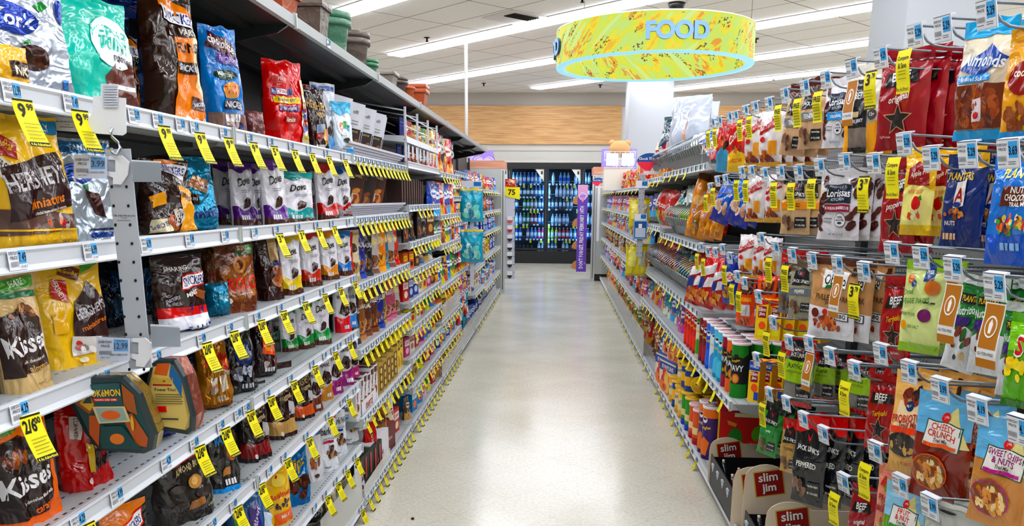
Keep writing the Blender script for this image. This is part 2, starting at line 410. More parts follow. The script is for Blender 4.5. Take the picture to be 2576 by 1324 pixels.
# ---------------------------------------------------------------- sprinklers, vent, camera dome, conduit
blk = mat('151515', 'plastic')
for i, (x, y) in enumerate([(-1.877, 12.17), (-1.486, 16.8), (2.727, 12.35), (3.913, 16.05), (.798, 17.05), (.235, 9.87)]):
    m = MB(); m.lathe([(.045, 0), (.045, -.008), (.015, -.012), (.012, -.045), (.024, -.05), (.024, -.055), (.001, -.055)][::-1], mat('3c3632', 'metal'), 12)
    tag(ob('fire_sprinkler', m, None, (x, y, 3.598)), ['dark sprinkler head in ceiling above the left shelf pots', 'dark sprinkler head between second and third light rows near back wall', 'dark sprinkler head just right of the ring sign', 'sprinkler head above right shelves near the back wall', 'sprinkler head below the ring sign near back wall', 'sprinkler head at the top edge left of camera dome'][i], 'sprinkler', 'ceiling sprinkler heads')
m = MB(); m.box((-.3, -.3, -.012), (.3, .3, 0), mat('d2cec8', 'paint'))
for k in range(5): m.box((-.2, -.2+k*.045, -.02), (.2, -.185+k*.045, -.012), mat('26231f', 'matte'))
m.box((-.21, -.21, -.0125), (.21, .0, -.012), mat('5c564e', 'matte'))
tag(ob('ceiling_vent', m, None, (-.56, 10.88, 3.598), (0, 0, radians(45))), 'square ceiling air vent with dark grille', 'vent')
m = MB(); m.lathe([(.13, -.0), (.13, -.012), (.11, -.02), (.11, -.02)], mat('c8c6bf', 'paint'), 24)
t = ob('security_camera', m, None, (1.314, 10.09, 3.598)); tag(t, 'black dome security camera on the ceiling above the ring sign', 'camera')
m = MB(); m.lathe([(.095*cos(a), -.02-.12*sin(a)) for a in [k*pi/16 for k in range(9)]], mat('0a0c0a', 'plastic'), 24); ob('dome', m, t)
m = MB(); m.tube([(-1.315, 12.06, 3.6), (-1.315, 12.06, 1.9)], .022, mat('e6e6e6', 'paint'), 10); tag(ob('conduit_pole', m), 'thin white vertical conduit from ceiling to left shelves', 'pole')
# ---------------------------------------------------------------- ring sign
def ring_mat():
    m, N, L, b = m_nodes('lit_fabric')
    tc = N.new('ShaderNodeTexCoord'); sp = N.new('ShaderNodeSeparateXYZ'); L.new(tc.outputs['UV'], sp.inputs[0])
    u, v = sp.outputs[0], sp.outputs[1]
    def nz(su, sv, sh, sc, det=3, dist=0.):
        cb = N.new('ShaderNodeCombineXYZ'); L.new(mth(N, L, 'MULTIPLY', mth(N, L, 'MULTIPLY_ADD', v, sh, u), su), cb.inputs[0]); L.new(mth(N, L, 'MULTIPLY', v, sv), cb.inputs[1])
        n = N.new('ShaderNodeTexNoise'); n.inputs['Scale'].default_value = sc; n.inputs['Detail'].default_value = det; n.inputs['Distortion'].default_value = dist; L.new(cb.outputs[0], n.inputs['Vector']); return n.outputs[0]
    col = ramp(N, L, nz(60, 2.0, -.035, 1.0, 2), [(.33, 'f7c400'), (.40, 'ffe81a'), (.49, 'dcee34'), (.61, 'ccee78')])
    def mixin(fac, c, base):
        mx = N.new('ShaderNodeMix'); mx.data_type = 'RGBA'; L.new(fac, mx.inputs[0]); L.new(base, mx.inputs[6]); mx.inputs[7].default_value = lin(c); return mx.outputs[2]
    org = mth(N, L, 'MULTIPLY', mth(N, L, 'GREATER_THAN', nz(22, 1.2, -.03, 1, 1), .57), mth(N, L, 'GREATER_THAN', nz(150, 6, -.05, 1, 2), .50))
    col = mixin(org, 'f2a21c', col)
    dk = mth(N, L, 'MULTIPLY', mth(N, L, 'GREATER_THAN', nz(30, 2, -.03, 1, 1), .58), mth(N, L, 'GREATER_THAN', nz(260, 14, -.03, 1, 2), .55))
    col = mixin(dk, '7a4a10', col)
    st = mth(N, L, 'GREATER_THAN', nz(46, .5, -.06, 1, 1), .62); col = mixin(st, 'd9f58a', col)
    b.inputs['Base Color'].default_value = (0, 0, 0, 1); L.new(col, b.inputs['Emission Color']); b.inputs['Emission Strength'].default_value = .54; b.inputs['Roughness'].default_value = .6
    return m
RX, RY, RZ, RR, RH = .865, 8.1, 2.60, .90, .305
rs = thing('ring_sign', 'large yellow and lime illuminated ring sign reading FOOD hanging from ceiling', 'sign', (RX, RY, RZ))
rs.rotation_euler = (0, radians(-.6), 0)
def band(r, flip):
    n = 96; me = bpy.data.meshes.new('band'); vs = []; fs = []; uv = []
    for k in range(n+1):
        a = 2*pi*k/n - pi/2; vs += [(r*cos(a), r*sin(a), 0), (r*cos(a), r*sin(a), RH)]
    for k in range(n):
        f = (2*k, 2*k+2, 2*k+3, 2*k+1); t = ((k/n, 0), ((k+1)/n, 0), ((k+1)/n, 1), (k/n, 1))
        if flip: f = f[::-1]; t = t[::-1]
        fs.append(f); uv += t
    me.from_pydata(vs, [], fs); l = me.uv_layers.new()
    for i, q in enumerate(uv): l.data[i].uv = q
    me.materials.append(MATS['lit_fabric']); me.polygons.foreach_set('use_smooth', [True]*len(fs)); return me
ring_mat()
ob('outer_band', band(RR, False), rs); ob('inner_band', band(RR-.075, True), rs)
m = MB(); m.lathe([(RR-.078, 0), (RR-.074, -.014), (RR-.002, -.014), (RR+.004, 0)], emit('9fe0f5', .56, 'lit_rim'), 96, caps=False); ob('bottom_rim', m, rs)
m = MB(); m.lathe([(RR+.003, RH), (RR-.002, RH+.01), (RR-.07, RH+.01), (RR-.078, RH)], mat('e8f2d8', 'paint'), 96, caps=False); ob('top_rim', m, rs)
for a0, s in ((-90+6.0, 'FOOD'), (-178, 'FOOD'), (90, 'FOOD')):
    vs, fs, wr = text2d('FOOD', .045); hh = .145; m = MB(); n = len(vs)
    def fp(x, y, o): a = radians(a0)+x*hh/RR; return Vector(((RR+o)*cos(a), (RR+o)*sin(a), RH*.50+y*hh))
    m.add([fp(x, y, .03) for x, y in vs], fs, emit('86b8f0', .5, 'lit_letter'))
    ed = {}
    for f in fs:
        for i in range(len(f)):
            e = (f[i], f[(i+1) % len(f)])
            if (e[1], e[0]) in ed: ed.pop((e[1], e[0]))
            else: ed[e] = 1
    vv = [fp(x, y, .03) for x, y in vs]+[fp(x, y, .004) for x, y in vs]
    m.add(vv, [(e[1], e[0], e[0]+n, e[1]+n) for e in ed], mat('2d4f80', 'paint'))
    ob('lettering', m, rs)
for a in (100, 220, 340):
    m = MB(); m.tube([(RR*.96*cos(radians(a)), RR*.96*sin(radians(a)), RH), (RR*.96*cos(radians(a)), RR*.96*sin(radians(a)), 3.6-RZ)], .0025, mat('9a9a9a', 'metal'), 5); ob('cable', m, rs)
# ---------------------------------------------------------------- cooler
bf = mat('0b0c0e', 'paint'); ins = mat('07090c', 'paint')
cool = thing('cooler_cabinet', 'black glass-door drinks cooler built into the back wall', 'cooler', (-.46, WB, 0))
def cb(name, parts, mt, px=cool):
    m = MB()
    for a, b in parts: m.box((a[0]+.46, a[1]-WB, a[2]), (b[0]+.46, b[1]-WB, b[2]), mt)
    return ob(name, m, px)
cb('base', [((CL, WB-.12, 0), (CRr, WB-.02, .27))], mat('0c0d0f', 'paint'))
cb('header', [((CL, WB-.1, 2.06), (CRr, WB-.02, 2.15))], bf)
cb('back_panel', [((CL, WB+.75, .1), (CRr, WB+.8, 2.2))], mat('04070b', 'paint'))
cb('liner', [((CL, WB-.02, .05), (CRr, WB+.8, .2)), ((CL, WB-.0, 2.12), (CRr, WB+.8, 2.2)), ((CL-.03, WB+.0, .0), (CL, WB+.8, 2.2)), ((CRr, WB+.0, .0), (CRr+.03, WB+.8, 2.2))], ins)
DX = [-2.62, -1.835, -1.045, -.252, .535, 1.32]
led = emit('86c4ff', 13, 'cold_led')
SH = [.235, .53, .85, 1.18, 1.44, 1.72]
pp = ['clear', 'silver']
def bottle(kind, c):
    m = MB(); h = {'water': .235, 'soda': .24, 'can': .16, 'glass': .25, 'tea': .22}[kind]; r = {'water': .033, 'soda': .034, 'can': .03, 'glass': .03, 'tea': .036}[kind]
    body = mat(c, 'plastic')
    if kind == 'can': m.lathe([(r*.8, 0), (r, .01), (r, h-.02), (r*.8, h), (.001, h)], body, 10); return m.mesh('can')
    m.lathe([(r*.9, 0), (r, .01), (r, h*.62), (r*.85, h*.7), (r*.38, h*.88), (r*.36, h*.97)], body, 10)
    m.lathe([(r*1.02, h*.25), (r*1.03, h*.3), (r*1.03, h*.52), (r*1.02, h*.56)], mat({'9fc4e8': '2f6fc0', 'dfe8ee': 'f4f6f8'}.get(c, 'e8ecf0'), 'card'), 10)
    m.lathe([(r*.42, h*.93), (r*.42, h), (.001, h)], mat('e8e8f0', 'plastic'), 8)
    return m.mesh('bottle')
BK = {}
def bk(kind, c):
    if (kind, c) not in BK: BK[(kind, c)] = bottle(kind, c)
    return BK[(kind, c)]
rowcols = {  # door index -> per shelf from the bottom
 2: [[('can', '222b33'), ('can', '30353c'), ('water', '8fb0c8')], [('soda', '2348a0'), ('soda', '8a7f9a'), ('soda', '5890c8'), ('soda', 'e0508a')], [('soda', 'a9c6e0'), ('soda', '2f8a50'), ('soda', '9a3a48'), ('soda', '3c80d0')], [('soda', '284a78'), ('soda', '3f9a52'), ('soda', 'a89a70'), ('soda', '5878a8')], [('soda', '3c5568'), ('soda', '35505c'), ('soda', '4878a0')], [('water', '9ab0c0'), ('water', '3f7fd0'), ('water', '9fb4d8')]],
 3: [[('glass', '5a8a98'), ('water', 'b0c8d8'), ('can', '3c5078')], [('glass', 'c8d860'), ('soda', 'd03050'), ('water', '6a90b8')], [('tea', 'a8c8d8'), ('tea', '90a8c0'), ('glass', '587a88')], [('glass', '506878'), ('glass', '7a94a4')], [('soda', 'c0c8d4'), ('soda', 'a0a8b4')], [('water', 'dfe8ee'), ('water', '9fc4e8'), ('water', 'c8c0d8')]]}
for di in range(5):
    x0, x1 = DX[di], DX[di+1]
    pl = ['leftmost cooler door', 'left cooler door beside endcap', 'cooler door left of aisle centre', 'cooler door right of aisle centre', 'rightmost cooler door behind banner'][di]
    d = thing('cooler_door', 'black framed glass '+pl, 'cooler door', ((x0+x1)/2, WB-.06, .29))
    hw = (x1-x0)/2-.006; m = MB()
    for a, b in (((-hw, -.03, 0), (-hw+.045, .02, 1.78)), ((hw-.045, -.03, 0), (hw, .02, 1.78)), ((-hw+.045, -.03, 0), (hw-.045, .02, .045)), ((-hw+.045, -.03, 1.735), (hw-.045, .02, 1.78))): m.box(a, b, bf)
    ob('door_frame', m, d)
    m = MB(); m.box((-hw+.045, -.006, .045), (hw-.045, -.002, 1.735), glass('cooler_glass', 'e4eef8', .02, .07, '05080c')); ob('glass_pane', m, d)
    m = MB(); m.box((hw-.05, -.06, .6), (hw-.035, -.035, 1.3), bf); ob('handle', m, d)
    m = MB(); m.add([(hw-.05, -.0075, 1.73), (hw-.24, -.0075, 1.73), (hw-.05, -.0075, 1.47)], [(1, 2, 0)], mat('eceae4', 'paper'))
    m.add([(hw-.115, -.008, 1.62), (hw-.075, -.008, 1.62), (hw-.075, -.008, 1.69), (hw-.115, -.008, 1.69)], [(0, 1, 2, 3)], mat('3a4a48', 'paper')); ob('corner_sticker', m, d)
    for e in (-1, 1):
        m = MB(); m.box((e*(hw-.02)-.012, .06, .1), (e*(hw-.02)+.012, .08, 1.7), led); ob('light_strip', m, d)
    place = ['far left cooler', 'left cooler section', 'centre left cooler section', 'centre right cooler section', 'right cooler section'][di]
    nms = ['bottom', 'second', 'third', 'fourth', 'fifth', 'top']
    for si, z in enumerate(SH):
        s = ob('cooler_shelf', None, None, ((x0+x1)/2, WB+.3, z)); tag(s, 'wire %s shelf inside %s' % (nms[si], place), 'shelf', 'cooler wire shelves')
        m = MB()
        for k in range(24): m.box((-hw+.02+k*(2*hw-.04)/23-.0015, -.22, -.006), (-hw+.02+k*(2*hw-.04)/23+.0015, .3, -.002), mat('c8d0d8', 'metal'))
        m.box((-hw, -.225, -.008), (hw, -.215, -.0), mat('c8d0d8', 'metal')); m.box((-hw, -.23, -.03), (hw, -.226, .0), mat('30363c', 'paint')); ob('wire_rack', m, s)
        m = MB(); m.tube([(-hw, -.22, .05), (hw, -.22, .05)], .003, mat('c8d0d8', 'metal'), 5); ob('front_rail', m, s)
        rr = random.Random(di*10+si)
        for k in range(9):
            if di in (2, 3) and rr.random() < .8:
                m = MB(); m.add([(-.022, 0, 0), (.022, 0, 0), (.022, 0, .035), (-.022, 0, .035)], [(0, 1, 2, 3)], mat('f0f2f0', 'paper'))
                if rr.random() < .45 and si: m.add([(-.022, 0, -.06), (.022, 0, -.06), (.022, 0, 0), (-.022, 0, 0)], [(0, 1, 2, 3)], mat('e2e040', 'paper'))
                ob('price_label', m, s, (-hw+.06+k*.078, -.234, -.034))
        rc = rowcols.get(di, rowcols[3 if di % 2 else 2])[si]
        n = 9
        for k in range(n):
            if rr.random() < .08: continue
            kd, c = rc[min(len(rc)-1, k*len(rc)//n)]
            for dp in range(1):
                o = ob('drink_can' if kd == 'can' else 'drink_bottle', bk(kd, c), None, ((x0+x1)/2-hw+.06+k*(2*hw-.12)/(n-1)+rr.uniform(-.004, .004), WB+.125+dp*.08, z))
                cn = {'2': 'dark', '3': 'blue', '8': 'grey', '5': 'slate blue', 'e': 'pink', 'a': 'pale', '9': 'silver', '4': 'blue', 'b': 'pale blue', 'c': 'clear', 'd': 'clear', '7': 'grey blue', '6': 'light blue'}[c[0]]
                rec(o, '%s drink %s' % (cn, 'can' if kd == 'can' else 'bottle'), 'can' if kd == 'can' else 'bottle', nms[si]+' shelf of '+place, 'drinks in the back wall cooler', (x0+x1)/2-hw+k*.08)
# ================================================================ shelving
def deck_mat():
    m, N, L, b = m_nodes('perforated_deck')
    tc = N.new('ShaderNodeTexCoord'); sp = N.new('ShaderNodeSeparateXYZ'); L.new(tc.outputs['Object'], sp.inputs[0])
    fx = mth(N, L, 'SUBTRACT', mth(N, L, 'FRACT', mth(N, L, 'DIVIDE', sp.outputs[0], .05)), .5)
    fy = mth(N, L, 'SUBTRACT', mth(N, L, 'FRACT', mth(N, L, 'DIVIDE', sp.outputs[1], .0254)), .5)
    a = mth(N, L, 'MULTIPLY', mth(N, L, 'LESS_THAN', mth(N, L, 'ABSOLUTE', fx), .05), mth(N, L, 'LESS_THAN', mth(N, L, 'ABSOLUTE', fy), .22))
    mx = N.new('ShaderNodeMix'); mx.data_type = 'RGBA'; L.new(a, mx.inputs[0]); mx.inputs[6].default_value = lin('a6abac'); mx.inputs[7].default_value = lin('24282a')
    L.new(mx.outputs[2], b.inputs['Base Color']); b.inputs['Roughness'].default_value = .42
    return m
def peg_mat(name, c, sp_=.0254, hole='101214'):
    m, N, L, b = m_nodes(name)
    tc = N.new('ShaderNodeTexCoord'); sp = N.new('ShaderNodeSeparateXYZ'); L.new(tc.outputs['Object'], sp.inputs[0])
    fx = mth(N, L, 'SUBTRACT', mth(N, L, 'FRACT', mth(N, L, 'DIVIDE', sp.outputs[2], sp_)), .5)
    fy = mth(N, L, 'SUBTRACT', mth(N, L, 'FRACT', mth(N, L, 'DIVIDE', sp.outputs[1], sp_)), .5)
    d = mth(N, L, 'ADD', mth(N, L, 'MULTIPLY', fx, fx), mth(N, L, 'MULTIPLY', fy, fy))
    mx = N.new('ShaderNodeMix'); mx.data_type = 'RGBA'; L.new(mth(N, L, 'LESS_THAN', d, .03), mx.inputs[0]); mx.inputs[6].default_value = lin(c); mx.inputs[7].default_value = lin(hole)
    L.new(mx.outputs[2], b.inputs['Base Color']); b.inputs['Roughness'].default_value = .5
    return m
DECK = deck_mat(); PEG = peg_mat('peg_panel', '1e2122'); PEGR = peg_mat('peg_panel_right', '6b7070')
rail = mat('d6d9de', 'paint'); grey = mat('9a9e9e', 'paint'); lgrey = mat('b9bdbb', 'paint'); dark = mat('2c3030', 'paint')
RAILP = [(0, 0), (.006, .001), (.007, -.004), (.003, -.009), (.0025, -.028), (.009, -.036), (.008, -.039), (-.004, -.038), (-.004, 0)]
def F2(x0, w, z0, h): return lambda a, b, off: Vector((x0+a*w, -off, z0+b*h))
PL = {}
def price_label(price, far=0):
    k = (price, far)
    if k in PL: return PL[k]
    m = MB(); W, H = .044, .031
    m.add([(-W/2, 0, -H/2), (W/2, 0, -H/2), (W/2, 0, H/2), (-W/2, 0, H/2)], [(0, 1, 2, 3)], mat('eef0f4', 'paper'))
    art = [('r', .56, .3, .97, .97, '6fb4e2')]
    if far < 2: art += [('t', price, .76, .62, .5, '10233c', 0, .4)]
    if far == 0: art += [('t', 'EVERYDAY', .28, .85, .17, '3a4050', 0, .48), ('t', 'PRICE', .28, .62, .17, '3a4050', 0, .4), ('t', '||||||||||||||||', .26, .3, .26, '2a2e36', 0, .42), ('t', 'II I III II', .75, .16, .12, '50565e', 0, .4)]
    elif far == 1: art += [('r', .06, .78, .5, .9, '8a90a0'), ('r', .06, .2, .48, .42, '7a7f8a')]
    else: art[0] = ('r', .56, .3, .97, .97, '5f9fcf')
    put_art(m, art, F2(-W/2, W, -H/2, H), H/W, 'paper', res=1, l0=.0003)
    PL[k] = m.mesh('price_label'); return PL[k]
TG = {}
def tag_mesh(txt, far, style='curl', W=.042, H=.074):
    k = (txt, far, style, W, H)
    if k in TG: return TG[k]
    m = MB(); n = 8
    def M(a, b, off):
        t = 1-b; out = .027*t**1.5 if style == 'curl' else .004*sin(t*5)
        return Vector(((a-.5)*W, -out-off, (b-1)*H))
    for off, fl in ((0, False), (-.0006, True)):
        vs = [M(i, j/n, off) for j in range(n+1) for i in (0, 1)]; fs = [(2*j, 2*j+1, 2*j+3, 2*j+2) for j in range(n)]
        m.add(vs, [f[::-1] for f in fs] if fl else fs, mat('f0e61a', 'paper'), True)
    big, sup = txt
    art = []
    if style == 'curl' or sup:
        if big: art += [('r', .02, .955, .98, .995, '1a1a10')]
        if big and not far > 1:
            if sup: art += [('t', big, .36, .76, .30, '141414', 0, .62), ('t', sup, .76, .84, .15, '141414', 0, .3)]
            else: art += [('t', big, .5, .8, .22, '141414', 0, .9)]
        art += [('r', .0, .0, 1, .10, '1c1c10')]
        if far == 0: art += [('t', '4 As Advertised', .5, .05, .06, 'f4ea30', 0, .92)]
        if far < 2:
            for q in range(5): art += [('r', .12, .17+q*.075, .88-.1*(q % 2), .19+q*.075, 'a39c20')]
    else: art += [('t', 'Compare', .5, .8, .13, '3c3a10', 0, .8), ('t', '& Save', .5, .64, .13, '3c3a10', 0, .6), ('r', .2, .5, .8, .515, '8a8420'), ('r', .2, .43, .8, .445, '8a8420'), ('r', .2, .33, .8, .345, '8a8420'), ('t', 'Rite Aid Brand', .5, .1, .09, '3c3a10', 0, .9)] if big == 'Compare' else [('t', 'FREE', .5, .72, .17, '1a1a10', 0, .8), ('r', 0, .97, 1, 1, '1a1a10')]+[('r', .12, .08+k*.09, .88, .12+k*.09, '9a9420') for k in range(6)]
    put_art(m, art, M, H/W, 'paper', res=6, l0=.0004)
    TG[k] = m.mesh('price_tag'); return TG[k]
TAGQ = []
def rotz(side): return pi/2 if side < 0 else -pi/2
def hang_tag(side, x, y, z, txt, far, place, desc='yellow sale tag', style='curl', yaw=0, W=.040, H=.072):
    TAGQ.append((y, side, x, z, txt, far, place, desc, style, yaw, W, H))
def build_tags():
    shelf_t = sorted([q for q in TAGQ if q[8] == 'curl']); hook_t = [q for q in TAGQ if q[8] != 'curl']
    rest = MB()
    for i, (y, side, x, z, txt, far, place, desc, style, yaw, W_, H) in enumerate(shelf_t+hook_t):
        cu = style == 'curl'; me = tag_mesh(txt, far, style, W_, H)
        a = rotz(side)+yaw+(side*(.22 if far == 0 else .1) if cu else 0); sc = (1, .8, .68)[far] if cu else 1
        if cu and i >= 290:
            mx = Matrix.Translation((x-side*.012, y, z)) @ Matrix.Rotation(a, 4, 'Z') @ Matrix.Scale(sc, 4)
            for p in me.polygons: rest.add([mx @ me.vertices[k].co for k in p.vertices], [tuple(range(len(p.vertices)))], me.materials[p.material_index])
            continue
        o = ob('price_tag' if cu else 'offer_tag', me, None, (x - side*.012, y, z), (0, 0, a), sc)
        d = desc
        if txt[0] and txt[1] and far < 2: d += ' reading %s %s' % (txt[0], txt[1])
        rec(o, d, 'price tag', place, 'yellow price tags on the shelf edges' if cu else 'yellow tags on the peg hooks', y)
    if rest.v: o = ob('price_tag', rest); tag(o, 'many tiny yellow price tags on the far shelf edges of both aisle sides', 'price tags'); o['kind'] = 'stuff'
def shelf(side, y0, y1, z, place, X=None, depth=.44, labels=(), tags=(), far=0, price='4.29', ttxt=('2/6', '00'), thick=.028, name='store_shelf', rk=rail, tagdesc='yellow sale tag', tstyle='curl'):
    """z = top of the front rail; labels/tags = list of distances down the aisle"""
    X = X if X is not None else (-.845 if side < 0 else .765)
    t = ob(name, None, None, (X, y0, z), (0, 0, 0 if side < 0 else pi))
    L = y1-y0; a, b = (0, L) if side < 0 else (-L, 0); g = .004
    m = MB(); m.box((-depth, a+g, -.008-thick), (-.004, b-g, -.008), DECK)
    m.box((-depth, a+.03, -.034), (-depth+.03, b-.03, -.030), grey)
    for q in (.33, .66): m.box((-depth+.02, a+g, -.008-thick-.012), (-depth+.02+.03, b-g, -.008-thick), dark) if q < .5 else m.box((-.16, a+g, -.008-thick-.012), (-.10, b-g, -.008-thick), dark)
    ob('deck', m, t)
    m = MB(); m.extr(RAILP, a+g, b-g, rk); m.box((.0, a+.002, -.04), (.011, a+.009, .003), lgrey); m.box((.0, b-.009, -.04), (.011, b-.002, .003), lgrey)
    r = ob('price_rail', m, t)
    for e in (a+.002, b-.006):
        m = MB(); m.extr([(-.01, -.012), (-depth, -.012), (-depth-.01, .03), (-depth-.01, -.09), (-depth+.05, -.09), (-.04, -.045)], e, e+.004, grey); ob('bracket', m, t)
    for q, y in enumerate(labels):
        p = price if isinstance(price, str) else price[q % len(price)]
        ob('price_label', price_label(p, far), r, (.0078, (y-y0)*(1 if side < 0 else -1), -.018), (radians(-3), 0, pi/2))
    rec(t, 'grey shelf with white price rail', 'shelf', place, 'gondola shelves', y0)
    for q, y in enumerate(tags):
        if isinstance(y, tuple): y, tx = y
        else: tx = ttxt if isinstance(ttxt, tuple) else ttxt[q % len(ttxt)]
        hang_tag(side, X, y, z-.026, tx, far, place, tagdesc, tstyle)
    return t
def bay(side, y0, y1, H, panel, place, top=True, depth=.475):
    X = -.845 if side < 0 else .765; s = side
    t = ob('gondola_bay', None, None, (X+s*depth, y0, 0)); rec(t, 'grey shelving frame with back panel', 'shelving', place, 'gondola bays', y0)
    m = MB(); m.box((min(0, s*.02)+0, 0, .1), (max(0, s*.02), y1-y0, H), panel); ob('back_panel', m, t)
    m = MB(); xa, xb = sorted((-s*.03, -s*(depth-.015))); m.box((xa, .003, .0), (xb, y1-y0-.003, .027), mat('101114', 'paint')); rec(ob('kick_plate', m, None, (X+s*depth, y0, 0)), 'black kick plate at the floor', 'kick plate', place, 'black kick plates', y0)
    for e in (0, y1-y0-.03):
        m = MB(); xa, xb = sorted((0, -s*.028)); m.box((xa, e, .05), (xb, e+.03, H), dark); ob('upright', m, t)
    return t
def ys(a, b, n): return [a+(b-a)*(k+.5)/n for k in range(n)]
# ================================================================ products
PR = {}
def reg(key, w, h, t, fn, desc, cat, name): PR[key] = dict(w=w, h=h, t=t, fn=fn, desc=desc, cat=cat, name=name, me=None)
def bag(key, w, h, t, style, col, art, desc, cat='bag', name=None, seeds=(1, 4), **kw):
    name = name or ('chocolate_pouch' if style == 'pouch' else 'candy_bag')
    reg(key, w, h, t, [lambda s=s: bagmesh(w, h, t, style, col, art, s, **kw).mesh(name) for s in seeds], desc, cat, name)
def box(key, w, h, d, col, art, desc, cat='box', name='candy_box', **kw):
    reg(key, w, h, d, [lambda: boxmesh(w, h, d, col, art, **kw).mesh(name)], desc, cat, name)
def can(key, r, h, col, art, desc, cat='can', name='snack_can', lid=('f2f2f2', 'e3bfc6'), **kw):
    reg(key, 2*r, h, 2*r, [lambda: canmesh(r, h, col, art, **kw).mesh('can_body')], desc, cat, name)
    PR[key]['lid'] = lambda: canlid(r, h, *lid).mesh('lid')
def inst(key, x, y, z, rz, place, sc=1, order=None, rx=0, ry=0, group=None, desc=None):
    p = PR[key]; nm = 'snack_bag' if x > 0 and p['name'] == 'candy_bag' else p['name']
    if p['me'] is None: p['me'] = [None]*len(p['fn']); p['n'] = 0
    i = p['n'] % len(p['fn']); p['n'] += 1
    if p['me'][i] is None: p['me'][i] = p['fn'][i]()
    if 'lid' in p:
        if 'lidme' not in p: p['lidme'] = p['lid']()
        o = ob(nm, None, None, (x, y, z), (rx, ry, rz), sc); ob('can_body', p['me'][i], o); ob('lid', p['lidme'], o)
    else: o = ob(nm, p['me'][i], None, (x, y, z), (rx, ry, rz), sc)
    return rec(o, desc or p['desc'], p['cat'], place, group or p['cat']+'s, '+place, y if order is None else order)
def face(side, x, y, w, t, Wm):
    """yaw of a package so that it shows the wanted width: turned part of the way from the aisle towards the near end"""
    v = atan2(-x, y); best = (9, 0)
    for k in range(0, 91, 3):
        phi = radians(k); vis = w*cos(phi)+t*.8*sin(phi)
        r = v+phi if side < 0 else v-phi
        if abs(r) > pi/2+.05: continue
        e = abs(vis-Wm)
        if e < best[0]-.0005: best = (e, r)
    return best[1]
def fit(side, x, y, p, sc, Wm, deg):
    """package turned part of the way from the aisle to the near end; its fill makes it wider or slimmer"""
    v = atan2(-x, y); ph = radians(deg); a = v+ph if side < 0 else v-ph
    w_ = (Wm-p['t']*sc*.55*sin(ph))/cos(ph); sx = min(1.35, max(.6, w_/(p['w']*sc)))
    return a, (sc*sx, sc, sc)
def stand(side, key, u0, u1, v0, v1, z, place, d=.08, X=None, yaw=None, **kw):
    """a package standing on a shelf: seen between columns u0,u1 with height v1-v0; d = how far behind the rail"""
    X0 = X if X is not None else (-.845 if side < 0 else .765)
    p = PR[key]; x = X0 + (d + p['t']*.25)*side; y = solve_y((u0+u1)/2, x, z+.08)
    dep = proj(x, y, z)[2]; h = (v1-v0)*dep/FPX*1.0; sc = h/p['h']
    a, s3 = fit(side, x, y, p, sc, (u1-u0)*dep/FPX, 36 if yaw is None else yaw)
    return inst(key, x, y, z, a, place, s3, **kw)
# ---- left aisle, chocolate and candy
bag('york', .25, .31, .09, 'slump', 'c5ccd9', [('e', .36, .70, .26, .15, '1d3f93'), ('t', 'York', .36, .70, .15, 'f2f4f8', -4, .46, .2), ('g', [(.62, .84), (.74, .92), (.8, .88), (.7, .8)], '2f8a45'), ('e', .5, .36, .17, .12, '3b2018'), ('e', .56, .33, .09, .06, '5c3626'), ('g', [(.36, .47), (.5, .54), (.5, .49)], '3f9a4c'), ('r', .8, .1, .86, .2, '4f86c4'), ('e', .95, .85, .06, .12, '1d3f93')], 'silver pouch with blue oval and dark chocolate patty', kind='foil')
bag('gold_peanut', .22, .2, .09, 'pillow', 'e8b81c', [('r', .5, .3, 1, .65, '3a1c12'), ('t', 'NKS', .8, .45, .2, 'f2e6d0')], 'yellow bag with brown label lying low')
bag('teal_mint', .25, .31, .1, 'slump', '3cc7b6', [('g', [(.5, .05), (.95, .05), (.95, .45), (.7, .5), (.5, .33)], '6b3d33'), ('r', .52, .22, .92, .26, 'e6e2e0'), ('e', .68, .62, .29, .23, 'eaf4f2'), ('t', 'PEPPER', .68, .70, .11, '3cc7b6', -8, .5), ('t', 'MINT', .70, .60, .11, '3cc7b6', -8, .36), ('t', 'patties', .75, .48, .07, '5a2f52', -8, .3)], 'teal pouch with white circle and brown window')
bag('snick_fun', .22, .36, .12, 'slump', '3a2014', [('g', [(.3, .02), (.97, .02), (.97, .72), (.5, .72), (.42, .45)], 'f2961e'), ('g', [(.72, .30), (.97, .2), (.97, .72), (.74, .72)], 'f4e6c0'), ('r', .38, .68, .97, .74, '3a2014'), ('g', [(.28, .9), (.9, .8), (.96, .88), (.6, .97), (.36, .97)], 'f2961e'), ('g', [(.3, .80), (.96, .74), (.98, .84), (.34, .92)], 'f6f6f6'), ('t', 'SNICKERS', .64, .825, .085, '20388e', -6, .62, .2), ('t', 'VARIETY', .74, .715, .045, 'efe8dc', -4, .4), ('t', 'FUN', .60, .60, .075, '3a2014', 0, .2), ('t', 'SIZE', .84, .60, .075, '3a2014', 0, .2), ('r', .42, .40, .8, .49, '3a2014'), ('t', 'SNICKERS', .61, .445, .05, 'e8ecf4', -3, .34, .2), ('g', [(.6, .14), (.85, .12), (.88, .2), (.63, .24)], '5a2a16'), ('t', 'SNICKERS', .74, .175, .03, 'dfe4f0', 6, .2), ('e', .5, .06, .05, .02, 'f0e8da'), ('e', .65, .05, .04, .02, 'f0e8da'), ('e', .8, .05, .04, .02, 'f0e8da')], 'large brown and orange bag of bars', seeds=(1, 6))
